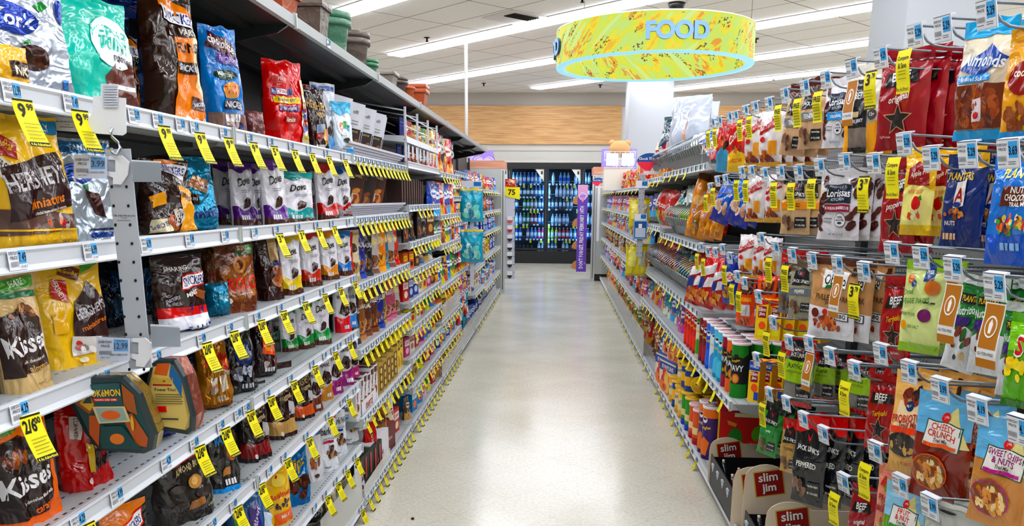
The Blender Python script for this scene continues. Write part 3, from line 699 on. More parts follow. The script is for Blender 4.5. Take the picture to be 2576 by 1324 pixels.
bag('choc_fav', .22, .34, .1, 'slump', '2388cf', [('g', [(.05, .8), (.8, .7), (.9, .84), (.2, .95)], '5a2433'), ('t', 'chocolate', .47, .84, .085, 'f2ece8', -10, .75), ('g', [(.25, .67), (.88, .62), (.9, .7), (.27, .76)], '5d3f96'), ('t', 'FAVORITES', .58, .69, .05, 'd9cce8', -5, .55), ('e', .42, .55, .27, .05, '23402c'), ('t', 'Milky Way', .42, .55, .055, 'e4efe6', -3, .46), ('e', .52, .41, .23, .075, 'd9a862'), ('t', 'TWIX', .52, .41, .08, 'd3262c', 0, .42), ('r', .03, .0, .97, .2, '9a8078'), ('r', .30, .24, .85, .32, '3a1c12'), ('t', 'SNICKERS', .58, .28, .06, 'e8ecf8', -3, .5, .2), ('n', .5, .1, .4, .08, ['6b4a40', 'c9b8ae', '43261c', '32519a'], 22), ('k', .35, .12)], 'bright blue bag of mixed chocolate bars')
bag('red_ninety', .24, .36, .12, 'slump', 'd41219', [('t', '90', .34, .83, .05, 'f4dcd8'), ('t', 'PIECES', .35, .775, .04, 'f4dcd8'), ('r', .22, .74, .5, .744, 'f4dcd8'), ('r', .1, .60, .58, .67, '1d2f86'), ('r', .2, .605, .48, .665, 'f2f2f2'), ('t', 'CRUNCH', .34, .635, .04, 'd41219', 0, .27), ('r', .12, .50, .7, .575, 'f3d548'), ('t', 'Butterfinger', .41, .538, .055, '1d2f86', 2, .52), ('r', .18, .41, .66, .47, '43206e'), ('t', 'Babyruth', .42, .44, .05, 'f0dce0', 2, .42), ('r', .26, .28, .58, .36, 'b30f18'), ('t', 'Minis', .42, .32, .055, 'f4ecdc', 0, .28, .2), ('g', [(.74, .05), (.97, .05), (.97, .8), (.84, .8)], 'd8cfae'), ('n', .86, .35, .1, .3, ['d8be3c', '2f4fa8', 'f2f2f2', '9a1f2e'], 26)], 'tall bright red bag of mixed mini bars')
bag('nugget_brown', .2, .27, .09, 'slump', '341a17', [('t', "HERSHEY'S", .5, .72, .14, 'd8b878', -8, .8), ('t', 'nuggets', .6, .58, .09, 'e6cf9c', -8, .5), ('r', .35, .3, .8, .44, '9fb4cc'), ('r', .3, .22, .85, .31, 'a83226'), ('k', .32, .06), ('n', .8, .3, .14, .12, ['c07a38', 'e8c88a'], 6)], 'dark brown bag with gold lettering and foil nuggets')
bag('brookside', .2, .28, .07, 'pouch', 'e8ebf2', [('r', .05, .9, .95, .96, '3c6cb4'), ('e', .3, .72, .06, .03, '3a4458'), ('t', 'BROOKSIDE', .52, .6, .08, '9aa8be', -4, .85), ('r', .012, .0, .988, .27, '4aa0dc'), ('n', .55, .36, .3, .1, ['2c2024', '43302c'], 16), ('t', 'Dark', .3, .2, .04, 'dff0fa')], 'white pouch with pale blue base and dark chocolates')
bag('york_white', .2, .25, .07, 'pouch', 'e4eef6', [('v', .78, 1, '46b4dc'), ('e', .5, .56, .34, .17, 'f6f8f8'), ('e', .36, .56, .1, .07, 'e8704a'), ('e', .56, .58, .1, .07, '58b868'), ('e', .68, .52, .08, .06, '48a0d8'), ('e', .6, .3, .16, .05, '402c28'), ('r', .5, .08, .95, .15, '4aa8de')], 'small white pouch with cyan top')
box('lindt_bar', .085, .19, .012, 'e6e8ee', [('r', .02, .02, .98, .48, '3a2a24'), ('t', 'Lindt', .5, .82, .08, '8a8578', 0, .6, .2), ('r', .2, .62, .8, .64, 'a8a69e'), ('r', .2, .56, .8, .58, 'a8a69e'), ('t', 'EXCELLENCE', .5, .42, .04, 'c8b890'), ('n', .6, .2, .3, .1, ['7a4a2c', 'a06a3c', '2a1a14'], 8)], 'white and brown chocolate bar', 'chocolate bar', 'chocolate_bar', side='dfe2e8')
box('choc_bar_dark', .085, .18, .012, '40342f', [('t', '72% CACAO', .5, .9, .05, 'c8bcae'), ('t', '85%', .4, .7, .07, 'c0b0a0'), ('n', .5, .25, .4, .16, ['9a5a3a', '6a3c28', 'c08858'], 10)], 'dark brown chocolate bar', 'chocolate bar', 'chocolate_bar', side='1c1716')
box('choc_bar_orange', .085, .18, .012, '8a4a2a', [('r', .02, .5, .98, .98, '50362a'), ('n', .5, .3, .4, .2, ['e8a868', 'f4e4c8', 'b05a28'], 12), ('t', 'CARAMEL', .5, .75, .06, 'e0c8a8')], 'brown and orange chocolate bar', 'chocolate bar', 'chocolate_bar', side='5c3018')
box('choc_bar_blue', .085, .19, .012, '1d2f80', [('n', .5, .15, .4, .12, ['b0603c', '8a4030'], 8), ('r', .1, .6, .9, .63, '4c68b8'), ('t', 'Ghirardelli', .5, .78, .05, 'b8c4e4')], 'deep blue chocolate bar', 'chocolate bar', 'chocolate_bar', side='14225c')
bag('mini_yellow', .25, .30, .1, 'slump', 'f0c722', [('r', .5, .87, .98, .975, '2a86b8'), ('t', 'FAMILY', .68, .92, .06, 'f4faf8', 0, .34), ('g', [(.02, .72), (.26, .66), (.3, .78), (.02, .9)], 'b5341c'), ('t', 'Mr.Goodbar', .12, .8, .07, 'f2d34a', -24, .3), ('g', [(.0, .56), (.2, .44), (.28, .58), (.02, .72)], 'e8e2da'), ('t', 'HERSHEYS', .12, .6, .07, '43261c', -38, .26), ('r', .012, .17, .15, .3, 'e9a41e'), ('g', [(.0, .10), (.94, .14), (.94, .26), (.0, .3)], '6b5048'), ('n', .6, .19, .3, .06, ['c8262c', '5a4a46', 'c9c0bc', '8a7a74', 'e07a50'], 14), ('g', [(.1, .2), (.95, .33), (.8, .74), (.06, .6)], '35161a'), ('t', "HERSHEY'S", .46, .53, .14, 'c9c6c8', 9, .78), ('t', 'miniatures', .55, .36, .075, 'e8923a', 9, .55), ('t', 'a little something for everyone', .6, .29, .03, 'e8dcd0', 9, .58), ('t', 'NET WT 17.6 OZ', .84, .05, .025, '8a6a10', 0, .25), ('r', .012, .135, .988, .15, 'f0c722')], 'large yellow family pouch with dark brown label')
bag('silver_patty', .21, .30, .07, 'pouch', 'c2ccd6', [('r', .05, .86, .95, .97, '3a78aa'), ('t', 'FAMILY', .5, .915, .06, 'dcecf4'), ('e', .35, .66, .26, .1, '2a4f96'), ('t', 'York', .35, .66, .1, 'e8eef6', 60, .3), ('g', [(.4, .5), (.62, .46), (.7, .22), (.52, .26)], '4a2824'), ('g', [(.36, .55), (.5, .56), (.46, .48)], '3f8a48'), ('r', .4, .1, .9, .12, '1d2f60'), ('r', .4, .03, .8, .08, '2a4f96')], 'silver pouch standing behind the yellow family pouch', kind='foil')
bag('snick_min', .24, .30, .13, 'slump', '38201a', [('g', [(.05, .35), (.35, .42), (.3, .58), (.05, .5)], 'f0b022'), ('g', [(.55, .0), (.97, .02), (.97, .6), (.62, .66)], 'f4b41e'), ('g', [(.05, .02), (.4, .06), (.3, .22), (.05, .2)], 'efe4c4'), ('t', 'SNICKERS', .2, .13, .06, '20388e', 20, .3), ('g', [(.3, .85), (.82, .72), (.9, .9), (.5, .98)], 'f2f0f0'), ('t', 'SNICKERS', .6, .86, .11, '1f3a98', -10, .5), ('t', 'VARIETY', .66, .72, .06, 'f0ece4', -10, .3), ('g', [(.3, .92), (.8, .96), (.6, 1), (.3, .99)], 'f2961e'), ('t', 'MINIS', .7, .52, .07, '4a2a10', -30, .3), ('t', 'SNICKERS', .2, .62, .05, 'dfe4f0', -30, .25), ('n', .5, .2, .2, .1, ['1f2a50', 'e8e4dc', 'b8602a'], 7), ('e', .5, .32, .1, .03, 'd8c8b8')], 'brown and yellow bag of assorted minis', seeds=(2, 9))
bag('teal_mix', .2, .29, .1, 'slump', '1a8fb0', [('r', .03, .0, .97, .12, '1fa0c4'), ('g', [(.15, .62), (.7, .5), (.85, .66), (.4, .76)], 'c4a488'), ('t', 'TWIX', .4, .66, .05, 'd0262c', -14, .3), ('t', 'SNICKERS', .65, .6, .04, '2a3a8e', -14, .3), ('r', .12, .36, .45, .5, '38201a'), ('t', 'SNICKERS', .28, .44, .04, 'dfe4f0', -4, .28), ('t', 'minis', .6, .25, .13, '1f2f78', 6, .6), ('t', 'chocolate', .6, .1, .05, '0e5f80', 2, .5)], 'shiny teal bag of minis', kind='foil', seeds=(3, 8))
def dove(key, top, acc, desc, word='Dove', base='eceaf0'):
    bag(key, .19, .25, .07, 'pouch', base, [('v', .86, 1, top, .03), ('t', word, .5, .70, .13, '1c1a20', 8, .62, .3), ('r', .35, .555, .75, .565, 'a8a4b4'), ('r', .38, .525, .7, .535, 'a8a4b4'), ('v', .0, .27, acc, .04), ('g', [(.4, .26), (.62, .3), (.7, .4), (.52, .45), (.42, .38)], '4a2a20'), ('v', .0, .09, '5c3626', .02), ('k', .2, .09)], desc, seeds=(2, 5))
dove('dove_purple', '6b2f92', '6b2f92', 'white chocolate pouch with purple wavy top')
dove('dove_teal', '2fa8a8', '2fa8a8', 'white chocolate pouch with teal wavy top')
dove('dove_red', 'c81f2c', 'c81f2c', 'white chocolate pouch with red wavy top')
dove('dove_mixed', '2a62b8', 'c8382c', 'white chocolate pouch with blue and red base')
dove('dove_yellow', 'ecd022', 'ecd022', 'white chocolate pouch with yellow wavy top')
dove('dove_rust', 'd04a38', 'c8462c', 'white chocolate pouch with rust red base')
dove('dove_amber', 'eaa63a', 'e09a30', 'white chocolate pouch with amber base')
dove('dove_blue', '2f7fc4', '2f7fc4', 'narrow white chocolate pouch with blue base')
dove('dove_green', '1f9a50', '1f9a50', 'white chocolate pouch with green wavy top')
bag('kiss_tan', .2, .31, .09, 'pouch', 'd3b98c', [('g', [(.1, .80), (.93, .84), (.93, .93), (.12, .9)], '5fa843'), ('t', 'SHARE', .5, .875, .055, 'f2f8ec', 5, .5), ('r', .1, .76, .93, .81, '2c7a50'), ('g', [(.0, .12), (.9, .2), (.8, .6), (.5, .68), (.0, .62)], '3c2620'), ('t', 'Kisses', .45, .40, .17, 'f0eef0', 6, .85), ('t', 'milk chocolate with', .55, .26, .03, 'e4dcd0', 6, .5), ('t', 'almonds', .6, .2, .055, 'c8a468', 6, .4), ('n', .45, .62, .35, .07, ['8a5a3a', 'c9a06a', '4a2c22'], 10), ('t', 'Shaped to Show Detail', .62, .07, .02, '7a5c38', 4, .45)], 'tan stand up pouch with green banner')
bag('mini_yellow2', .2, .32, .08, 'pouch', 'f2ca1e', [('g', [(.66, .82), (.96, .9), (.96, .99), (.7, .97)], '63b048'), ('t', 'SHARE', .82, .93, .045, 'eef8ea', 4, .26), ('g', [(.3, .84), (.6, .76), (.66, .86), (.42, .93)], '7a3818'), ('t', 'Mr.Goodbar', .48, .85, .04, 'f2d34a', -20, .3), ('g', [(.16, .64), (.4, .58), (.42, .78), (.2, .8)], 'c2331f'), ('t', 'HERSHEYS', .28, .7, .05, 'f4ece0', -70, .2), ('g', [(.4, .26), (.93, .1), (.98, .56), (.72, .76), (.42, .5)], '38181a'), ('t', "HERSHEY'S", .7, .5, .09, 'c8c4c8', 16, .5), ('t', 'miniatures', .72, .37, .05, 'e08a3a', 16, .44), ('g', [(.3, .1), (.75, .12), (.8, .24), (.36, .28)], 'd8d2cc'), ('n', .55, .18, .2, .05, ['c8362c', 'f4f0ea', '9a9490'], 6), ('e', .46, .06, .06, .025, 'fbf4d8'), ('r', .1, .32, .3, .5, 'e8ba18')], 'yellow stand up pouch with dark label')
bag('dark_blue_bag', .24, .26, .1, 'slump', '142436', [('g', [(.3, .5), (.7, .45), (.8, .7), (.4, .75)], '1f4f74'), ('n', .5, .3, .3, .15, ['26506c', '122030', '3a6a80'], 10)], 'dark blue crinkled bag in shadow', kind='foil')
bag('snick_share', .22, .28, .09, 'slump', '36201c', [('g', [(.02, .12), (.97, .2), (.97, .32), (.02, .34)], 'd8301c'), ('g', [(.02, .0), (.97, .0), (.97, .22), (.02, .2)], 'e8e8f0'), ('g', [(.45, .0), (.97, .0), (.97, .1), (.45, .06)], '23408e'), ('t', 'SHARING', .4, .83, .06, 'f0ece8', 0, .5), ('g', [(.4, .55), (.98, .6), (.98, .78), (.45, .74)], 'c8201c'), ('g', [(.42, .57), (.96, .62), (.96, .76), (.46, .72)], 'f4f4f4'), ('t', 'SNICKERS', .7, .665, .12, '1d2f78', 5, .5, .2), ('t', 'SNICKERS', .25, .44, .05, 'c8ccd8', 14, .28), ('g', [(.66, .46), (.86, .4), (.94, .5), (.72, .56)], '9a5a34'), ('t', 'MINIS', .6, .5, .06, 'f0ece8', 10, .3), ('t', 'S   N', .68, .3, .1, '1d2f78', -12, .4), ('k', .52, .02)], 'crumpled dark brown red and white bag', seeds=(5,))
bag('teal_small', .2, .16, .09, 'pillow', '1b7f9e', [('g', [(.3, .3), (.8, .3), (.8, .7), (.3, .8)], '2aa0be'), ('t', 'minis', .5, .6, .2, 'd8ecf4', -12, .4)], 'small crumpled teal bag lying on shelf', kind='foil')
bag('rolo', .2, .29, .07, 'pouch', '7a3f22', [('n', .5, .5, .46, .45, ['a8703c', '8f5a30', '6a3418'], 60), ('g', [(.5, .86), (.97, .88), (.97, .97), (.52, .95)], '4fa040'), ('t', 'SHARE', .74, .92, .06, 'f0f8ec', 3, .38), ('r', .5, .82, .97, .87, '1f6a40'), ('e', .55, .68, .16, .12, 'c08850'), ('e', .55, .68, .1, .07, '5a2c18'), ('t', 'ROLO', .6, .42, .19, 'd8201e', 4, .75), ('t', 'Creamy Caramels', .6, .27, .035, 'f0e0cc', 4, .6), ('e', .2, .18, .06, .04, 'e8dcd0')], 'copper brown pouch with green banner', seeds=(3,))
bag('whatcha', .2, .30, .09, 'pouch', '3a1c18', [('g', [(.5, .6), (.75, .55), (.85, .95), (.45, .95)], 'c8a87a'), ('g', [(.6, .4), (.9, .35), (.95, .55), (.6, .6)], '2a3a78'), ('n', .75, .3, .2, .15, ['8a4a2c', 'b87848'], 8), ('t', 'SHARE', .82, .92, .05, 'a8e08a', 0, .3), ('e', .25, .18, .07, .04, 'd8cfc8')], 'dark brown pouch with tan streak')
def tallp(key, base, acc, desc, txt=None, tcol='e8e0d0', w=.17, h=.27, cat='bag', lab='d8c89a', nuts=('8a5a34', 'c9975c', '5a3420')):
    art = [('b', .0, .1, acc), ('e', .5, .26, .36, .13, acc), ('n', .5, .26, .3, .1, list(nuts), 12), ('b', .9, .94, acc)]
    if txt: art += [('t', txt, .5, .66, .1, tcol, 0, .8)]
    else: art += [('e', .5, .66, .34, .09, lab)]
    bag(key, w, h, .07, 'pouch', base, art, desc, cat, seeds=(2, 7), nx=10, ny=12)
tallp('tall_red', 'c21a22', 'e04038', 'tall red pouch'); tallp('tall_cream', 'ded2b0', 'b8a478', 'tall cream pouch', lab='4a3a2c'); tallp('tall_navy', '1c2f86', '3a58b0', 'tall navy blue pouch', 'GHIRARDELLI')
tallp('tall_black', '191a1e', '3a3c44', 'tall black pouch', 'GHIRARDELLI', 'c8c8d0'); tallp('tall_amber', 'd8872a', 'eeb050', 'tall amber pouch'); tallp('tall_teal', '22708a', '4aa0b4', 'tall teal pouch')
tallp('tall_pink', 'a84c68', 'd08098', 'tall dusky pink pouch', 'RASPBERRY'); tallp('tall_brown', '5a3322', '8a5030', 'tall brown pouch', 'CARAMEL'); tallp('tall_copper', '8f5a28', 'c98a48', 'tall copper pouch', 'SQUARES')
tallp('tall_silver', 'b4b0ac', '8a6458', 'tall silver grey pouch'); tallp('tall_olive', '6a6638', 'c0a850', 'tall olive gold pouch')
bag('crunch_blue', .3, .12, .11, 'pillow', '1c3f9e', [('g', [(.4, .55), (.9, .6), (.9, .9), (.4, .9)], 'e6e8f0'), ('t', 'CRUNCH', .65, .75, .22, 'c8202c', 3, .45), ('g', [(.1, .3), (.4, .2), (.4, .5), (.1, .6)], '3058b8')], 'crinkled dark blue bag lying on shelf', kind='foil')
bag('kiss_caramel', .22, .32, .09, 'pouch', 'ef7d1c', [('g', [(.0, .62), (.8, .72), (.98, .85), (.98, .98), (.0, .98)], 'f08a2a'), ('e', .2, .8, .24, .07, '4fa040'), ('t', 'SHARE', .2, .8, .06, 'eef8ea', 0, .34), ('g', [(.0, .05), (.7, .08), (.86, .3), (.82, .6), (.4, .72), (.0, .66)], '30201e'), ('n', .25, .56, .26, .07, ['6a3420', '8f4e2a', 'b8703a'], 9), ('t', 'Kisses', .42, .36, .17, 'f2f0f2', 8, .95), ('t', 'milk chocolate filled with', .5, .2, .028, 'e8e0dc', 10, .55), ('t', 'caramel', .6, .13, .06, 'e8782a', 10, .42)], 'large orange and dark brown pouch')
bag('special_red', .2, .31, .09, 'pouch', 'b8151f', [('g', [(.45, .15), (.97, .2), (.97, .7), (.7, .82), (.5, .5)], '33181c'), ('t', "HERSHEY'S", .73, .56, .09, 'd0c8cc', 22, .5), ('t', 'miniatures', .74, .42, .05, 'd8b84a', 20, .4), ('t', 'SPECIAL', .8, .3, .045, 'd84048', 20, .3), ('g', [(.12, .5), (.34, .46), (.36, .68), (.16, .7)], 'c8c0bc'), ('t', 'HERSHEYS', .25, .58, .05, '5a2420', 80, .2), ('g', [(.36, .16), (.5, .14), (.52, .4), (.42, .42)], 'd8b820'), ('e', .36, .08, .06, .03, 'f0e4e0'), ('r', .05, .8, .95, .9, '9a1018')], 'deep red pouch with dark label', seeds=(2,))
bag('twix_gold', .2, .27, .1, 'slump', 'b8802a', [('t', 'TWIX', .5, .62, .22, 'd81f26', -10, .85), ('t', 'minis', .8, .46, .07, 'f0ece0', -10, .3), ('g', [(.2, .2), (.4, .22), (.36, .42), (.2, .42)], 'e8dcc8'), ('g', [(.55, .2), (.76, .24), (.7, .44), (.52, .4)], 'f0e4d0'), ('t', 'TWIX', .28, .3, .05, 'c8262c', 10, .18), ('k', .3, .1, 'd8cfc0'), ('r', .05, .03, .95, .07, '9a6420')], 'shiny gold bag with red lettering', kind='foil', seeds=(4,))
bag('midnight', .2, .27, .1, 'slump', '15161c', [('e', .55, .62, .3, .2, '23356c'), ('t', 'Milky Way', .55, .7, .08, 'd0dcf0', -6, .5), ('t', 'Midnight', .58, .56, .05, 'b8c86a', -6, .4), ('n', .5, .28, .35, .1, ['8a8f9c', '4a4e5c', 'b8bcc8'], 9), ('k', .4, .08, 'c0c4cc')], 'black bag with blue oval', seeds=(7,))
bag('fanfav', .2, .28, .1, 'slump', '2c1a1e', [('t', 'FAN FAVORITES', .5, .78, .06, 'd8282c', -8, .7), ('t', 'CHOCOLATE', .5, .68, .06, 'ece8e8', -8, .6), ('g', [(.3, .4), (.86, .34), (.92, .58), (.36, .64)], 'f0641c'), ('t', "Reese's", .62, .47, .09, 'f6cc34', -6, .42), ('n', .6, .24, .3, .1, ['c8c0bc', '6a5a58', '8a2028'], 9), ('k', .34, .1)], 'black bag with orange label', seeds=(3,))
def brooks(key, acc, desc, word='BROOKSIDE'):
    bag(key, .17, .27, .07, 'pouch', 'e6e4ea', [('v', .0, .28, acc, .02), ('t', word, .5, .66, .065, '4a4450', 0, .8), ('g', [(.2, .36), (.5, .3), (.82, .34), (.7, .52), (.4, .56)], '3a2420'), ('e', .65, .42, .14, .07, '5c3830'), ('e', .5, .82, .08, .03, '3a3440'), ('k', .4, .06)], desc, seeds=(2, 5))
brooks('brook_red', 'd83a44', 'white pouch with red base and dark chocolates'); brooks('brook_blue', '4a90d8', 'white pouch with light blue base'); brooks('brook_purple', '9a2f7a', 'white pouch with plum base and chocolate', 'ALMONDS'); brooks('brook_gold', 'c88f3c', 'white pouch with gold base', 'ALMONDS'); brooks('brook_pecan', '7a3c24', 'white pouch with brown base', 'PECANS'); brooks('brook_magenta', 'd02f8a', 'white pouch with magenta base')
bag('snick_pb', .22, .28, .08, 'pouch', '2c2826', [('g', [(.0, .4), (.5, .75), (.97, .9), (.97, .98), (.0, .98)], 'e08a1e'), ('g', [(.34, .48), (.9, .62), (.88, .86), (.38, .72)], 'e01f26'), ('g', [(.36, .51), (.88, .64), (.86, .83), (.4, .70)], 'f4f4f4'), ('t', 'SNICKERS', .62, .67, .12, '1d2f86', 12, .46, .2), ('t', 'PEANUT BUTTER', .66, .48, .07, 'ee9a2c', 12, .5)], 'black and orange pouch of peanut butter squares', seeds=(2,))
bag('snick_almond', .24, .28, .09, 'pouch', '332e2b', [('g', [(.28, .66), (.78, .74), (.8, .94), (.3, .86)], 'd81f26'), ('g', [(.3, .68), (.76, .76), (.78, .92), (.32, .84)], 'f2f2f2'), ('t', 'SNICKERS', .54, .8, .12, '1d2f86', 7, .44, .2), ('t', 'creamy', .2, .76, .06, 'd8e0b8', 75, .3), ('t', 'ALMOND BUTTER', .6, .63, .085, 'e4d2a4', 7, .66), ('e', .62, .44, .13, .08, 'c89a60'), ('e', .62, .45, .07, .05, 'e8c48c'), ('e', .3, .4, .14, .05, '443c38'), ('e', .3, .2, .14, .05, '443c38'), ('g', [(.42, .14), (.7, .18), (.7, .26), (.46, .24)], '9a6a3a'), ('e', .7, .3, .13, .05, '443c38'), ('t', '8 SQUARED', .86, .15, .035, 'c8d0a0', 20, .2)], 'dark pouch with almond butter swirl picture', seeds=(3,))
bag('snick_maple', .2, .28, .08, 'pouch', '33302f', [('b', .0, .06, '3a9ad8'), ('g', [(.2, .7), (.6, .74), (.6, .92), (.22, .88)], 'e8e8f0'), ('t', 'SN', .4, .8, .12, '1d2f86', 6, .3), ('t', 'MAPLE', .5, .64, .1, '4aa0d8', 4, .6), ('t', 'creamy', .14, .7, .06, 'd8e0b8', 75, .26), ('e', .7, .46, .12, .1, 'b8703c'), ('e', .35, .38, .14, .06, '443f3c'), ('g', [(.3, .2), (.6, .2), (.6, .3), (.34, .28)], 'c08a4c'), ('k', .4, .08)], 'dark pouch with blue base and pecan', seeds=(4,))
def nugget(key, base, acc, desc):
    bag(key, .22, .28, .08, 'pouch', base, [('e', .55, .86, .3, .06, '58a048'), ('t', 'SHARE', .55, .86, .05, 'eaf4e6', 5, .4), ('t', "HERSHEY'S", .5, .66, .13, 'c8b488', 8, .8), ('t', 'nuggets', .6, .54, .09, 'd8c49c', 8, .5), ('v', .06, .24, acc, .01), ('g', [(.6, .3), (.85, .3), (.9, .45), (.66, .5)], 'c8c4c8'), ('e', .6, .32, .15, .06, '4a2c26'), ('e', .3, .08, .05, .03, 'e8e0dc')], desc, seeds=(2, 6))
nugget('nug_black', '261a1a', '8a1c20', 'black pouch with dark red band'); nugget('nug_brown', '3a1c1a', 'c8a46c', 'dark brown pouch with tan base'); nugget('nug_orange', '2e1c18', 'd8682c', 'dark pouch with orange base')
bag('musket', .24, .2, .1, 'slump', '3a6a9c', [('g', [(.0, .3), (.3, .2), (.35, .6), (.05, .7)], '4a9a4c'), ('g', [(.3, .2), (.62, .4), (.6, .9), (.36, .8)], '4a2f8a'), ('t', 'Musketeers', .46, .55, .12, 'e8e4f0', 66, .6), ('e', .14, .75, .1, .07, 'e8c84a'), ('g', [(.64, .3), (.96, .2), (.96, .6), (.7, .7)], 'c8d4e0')], 'blue green and purple slumped bag', seeds=(2,))
bag('raisinets', .16, .31, .07, 'pouch', 'f2c62a', [('e', .55, .72, .25, .1, 'f8e078'), ('t', 'Raisinets', .58, .5, .09, 'd83a24', 6, .8), ('n', .6, .34, .3, .08, ['3c2420', '5a3428', '2a1816'], 18), ('g', [(.2, .02), (.97, .05), (.97, .24), (.3, .2)], 'ee7a22'), ('t', 'MILK', .66, .15, .06, 'f6ecd0', 4, .4), ('e', .5, .78, .04, .03, 'd83a24')], 'yellow pouch with raisins and orange base', seeds=(1,))
bag('flipz', .19, .29, .08, 'pouch', '2a86c4', [('t', 'Flipz', .5, .6, .24, 'f0c62c', 14, .85, .2), ('t', 'Milk Chocolate', .5, .44, .05, 'f0ece8', 10, .6), ('v', .28, .42, '5a3828', .01), ('e', .3, .26, .14, .08, '5a2f22'), ('e', .3, .26, .07, .04, '8a4c38'), ('e', .66, .3, .13, .08, '5a2f22'), ('e', .66, .3, .06, .04, '8a4c38'), ('e', .55, .16, .13, .07, '6a3828'), ('n', .5, .9, .35, .05, ['5a3022', '7a4430'], 6)], 'bright blue pouch with chocolate pretzels', kind='foil', seeds=(3,))
def bark(key, top, acc, desc):
    bag(key, .17, .28, .06, 'pouch', 'e8ebf0', [('v', .78, 1, top, .02), ('t', 'bark', .32, .62, .12, '2a2a30', 0, .45), ('t', 'THINS', .76, .62, .09, '4a4a52', 0, .36), ('r', .15, .43, .65, .47, acc), ('t', 'DARK CHOCOLATE', .45, .5, .03, '4a4a52', 0, .6), ('n', .55, .28, .3, .1, ['4a2c22', '8a5430', 'c08848', '2c1a18'], 12), ('r', .1, .06, .4, .08, '9a9ca4')], desc, seeds=(2, 6))
bark('bark_pink', 'd8246c', 'b81f50', 'white pouch with hot pink top'); bark('bark_blue', '1f5cae', '1f4f96', 'white pouch with royal blue top'); bark('bark_cyan', '2a8fc0', '2a8fb8', 'white pouch with cyan top and coconut'); bark('bark_orange', 'e09a2c', 'e09a2c', 'narrow white pouch with orange top')
bag('white_pecan', .2, .29, .06, 'pouch', 'e4e2e4', [('b', .85, .92, '4a7aa8'), ('e', .45, .6, .12, .1, 'c87a5a'), ('n', .5, .35, .34, .12, ['8a5034', 'b8784a', '6a3822'], 8), ('e', .5, .1, .12, .04, '5a3828')], 'pale pouch with pecans leaning behind')
bag('cream_bars', .26, .12, .07, 'pillow', 'e4ddc4', [('g', [(.0, .1), (.34, .2), (.3, .9), (.0, .8)], '2a2426'), ('t', 'SNICKERS', .18, .5, .25, 'e8e4ec', 20, .3), ('t', 'IN IZZY', .66, .6, .2, '4a4038', 30, .3), ('r', .4, .1, .5, .9, '3a3430')], 'cream and black wrapper bars lying flat')
bag('gold_twist', .22, .08, .08, 'pillow', 'b08a3c', [('n', .5, .5, .4, .3, ['e8d8a0', '3a2a1c', 'd8b868', '7a1a1c'], 16)], 'heap of gold wrapped sweets', kind='foil')
bag('red_heart', .2, .26, .09, 'slump', 'a8121c', [('n', .5, .3, .3, .1, ['c8303a', '7a0c14'], 9), ('r', .3, .06, .7, .16, 'd8ccc8')], 'glossy deep red bag', seeds=(2,))
bag('red_lindor', .14, .3, .07, 'pouch', 'c4161f', [('b', .9, .96, 'e8d8c8'), ('t', 'LINDOR', .5, .6, .08, 'f0e0c0', 90, .4), ('n', .5, .25, .35, .15, ['e04a50', 'b01018'], 10)], 'tall red pouch beside the clear guard')
bag('russell', .17, .3, .07, 'pouch', '9a6c3c', [('e', .5, .72, .32, .1, '6a3c22'), ('t', 'Cashew', .5, .72, .06, 'f0e0c0', 0, .4), ('n', .55, .4, .2, .22, ['e8d4a8', 'c8a468'], 16), ('e', .55, .15, .2, .07, '5a3020')], 'bronze brown pouch at shelf end')
bag('white_red', .17, .26, .07, 'pouch', 'e8e8ec', [('r', .2, .55, .8, .66, 'c8282c'), ('e', .5, .36, .3, .12, '8a4c30'), ('n', .5, .36, .24, .1, ['c88a50', '5a3020'], 8), ('e', .5, .12, .26, .08, '7a4430'), ('g', [(.1, .9), (.3, .78), (.4, .98)], '2a3a8a')], 'white pouch with red label and cookie')
box('tofife', .05, .17, .11, 'e8e6ea', [('r', .1, .8, .9, .95, '5a3020'), ('t', 'Toffifay', .5, .6, .16, '7a4020', 80, .7), ('e', .5, .3, .3, .12, 'b8703c'), ('e', .5, .3, .14, .06, '4a2818')], 'slim white box of caramels', side='f0eef2', top='6a4a3c')
box('ferrero', .07, .15, .1, 'b89a54', [('r', .12, .1, .88, .9, '6a5424'), ('e', .5, .75, .2, .1, 'e0c478'), ('e', .5, .5, .2, .1, 'd8b868'), ('e', .5, .25, .2, .1, 'e0c478')], 'gold open-front box of foil rounds', side='c8aa62')
box('raffaello', .2, .09, .15, 'e4e2e6', [('r', .3, .7, .6, .82, 'a82028'), ('t', 'Raffaello', .45, .4, .24, 'c8606a', 0, .6)], 'flat white box with red lettering', side='e8e6ea', top='ececf0')
box('afteright', .22, .09, .13, '12332c', [('r', .05, .2, .12, .9, 'b84a50'), ('r', .25, .2, .32, .9, 'b84a50'), ('r', .45, .2, .52, .9, 'b84a50'), ('r', .65, .2, .72, .9, 'b84a50'), ('r', .85, .2, .92, .9, 'b84a50')], 'dark green box with pink stripes', side='0f2a24', top='14382f')
box('pinkbrown', .2, .1, .14, '6a1f24', [('t', 'Queen Anne', .5, .5, .2, 'e0b0a0', 0, .7)], 'maroon chocolate box', side='7a262c', top='8a2c30')
box('milkcarton', .13, .2, .12, 'e2d6b4', [('e', .3, .7, .08, .05, '4a3020'), ('e', .7, .6, .16, .1, '6a3a24'), ('t', 'WHOPPERS', .6, .35, .14, 'c82a2c', 60, .6), ('r', .0, .8, 1, .82, 'a89870')], 'cream carton with brown spots and red lettering', side='dccfa8')
box('dots_yellow', .12, .15, .06, 'e8cf1e', [('r', .1, .55, .9, .85, '5a3a10'), ('t', 'DUDS', .5, .7, .16, 'f0d83a'), ('n', .5, .25, .35, .15, ['c8a010', '5a3020'], 8)], 'yellow candy box', side='d8c01a')
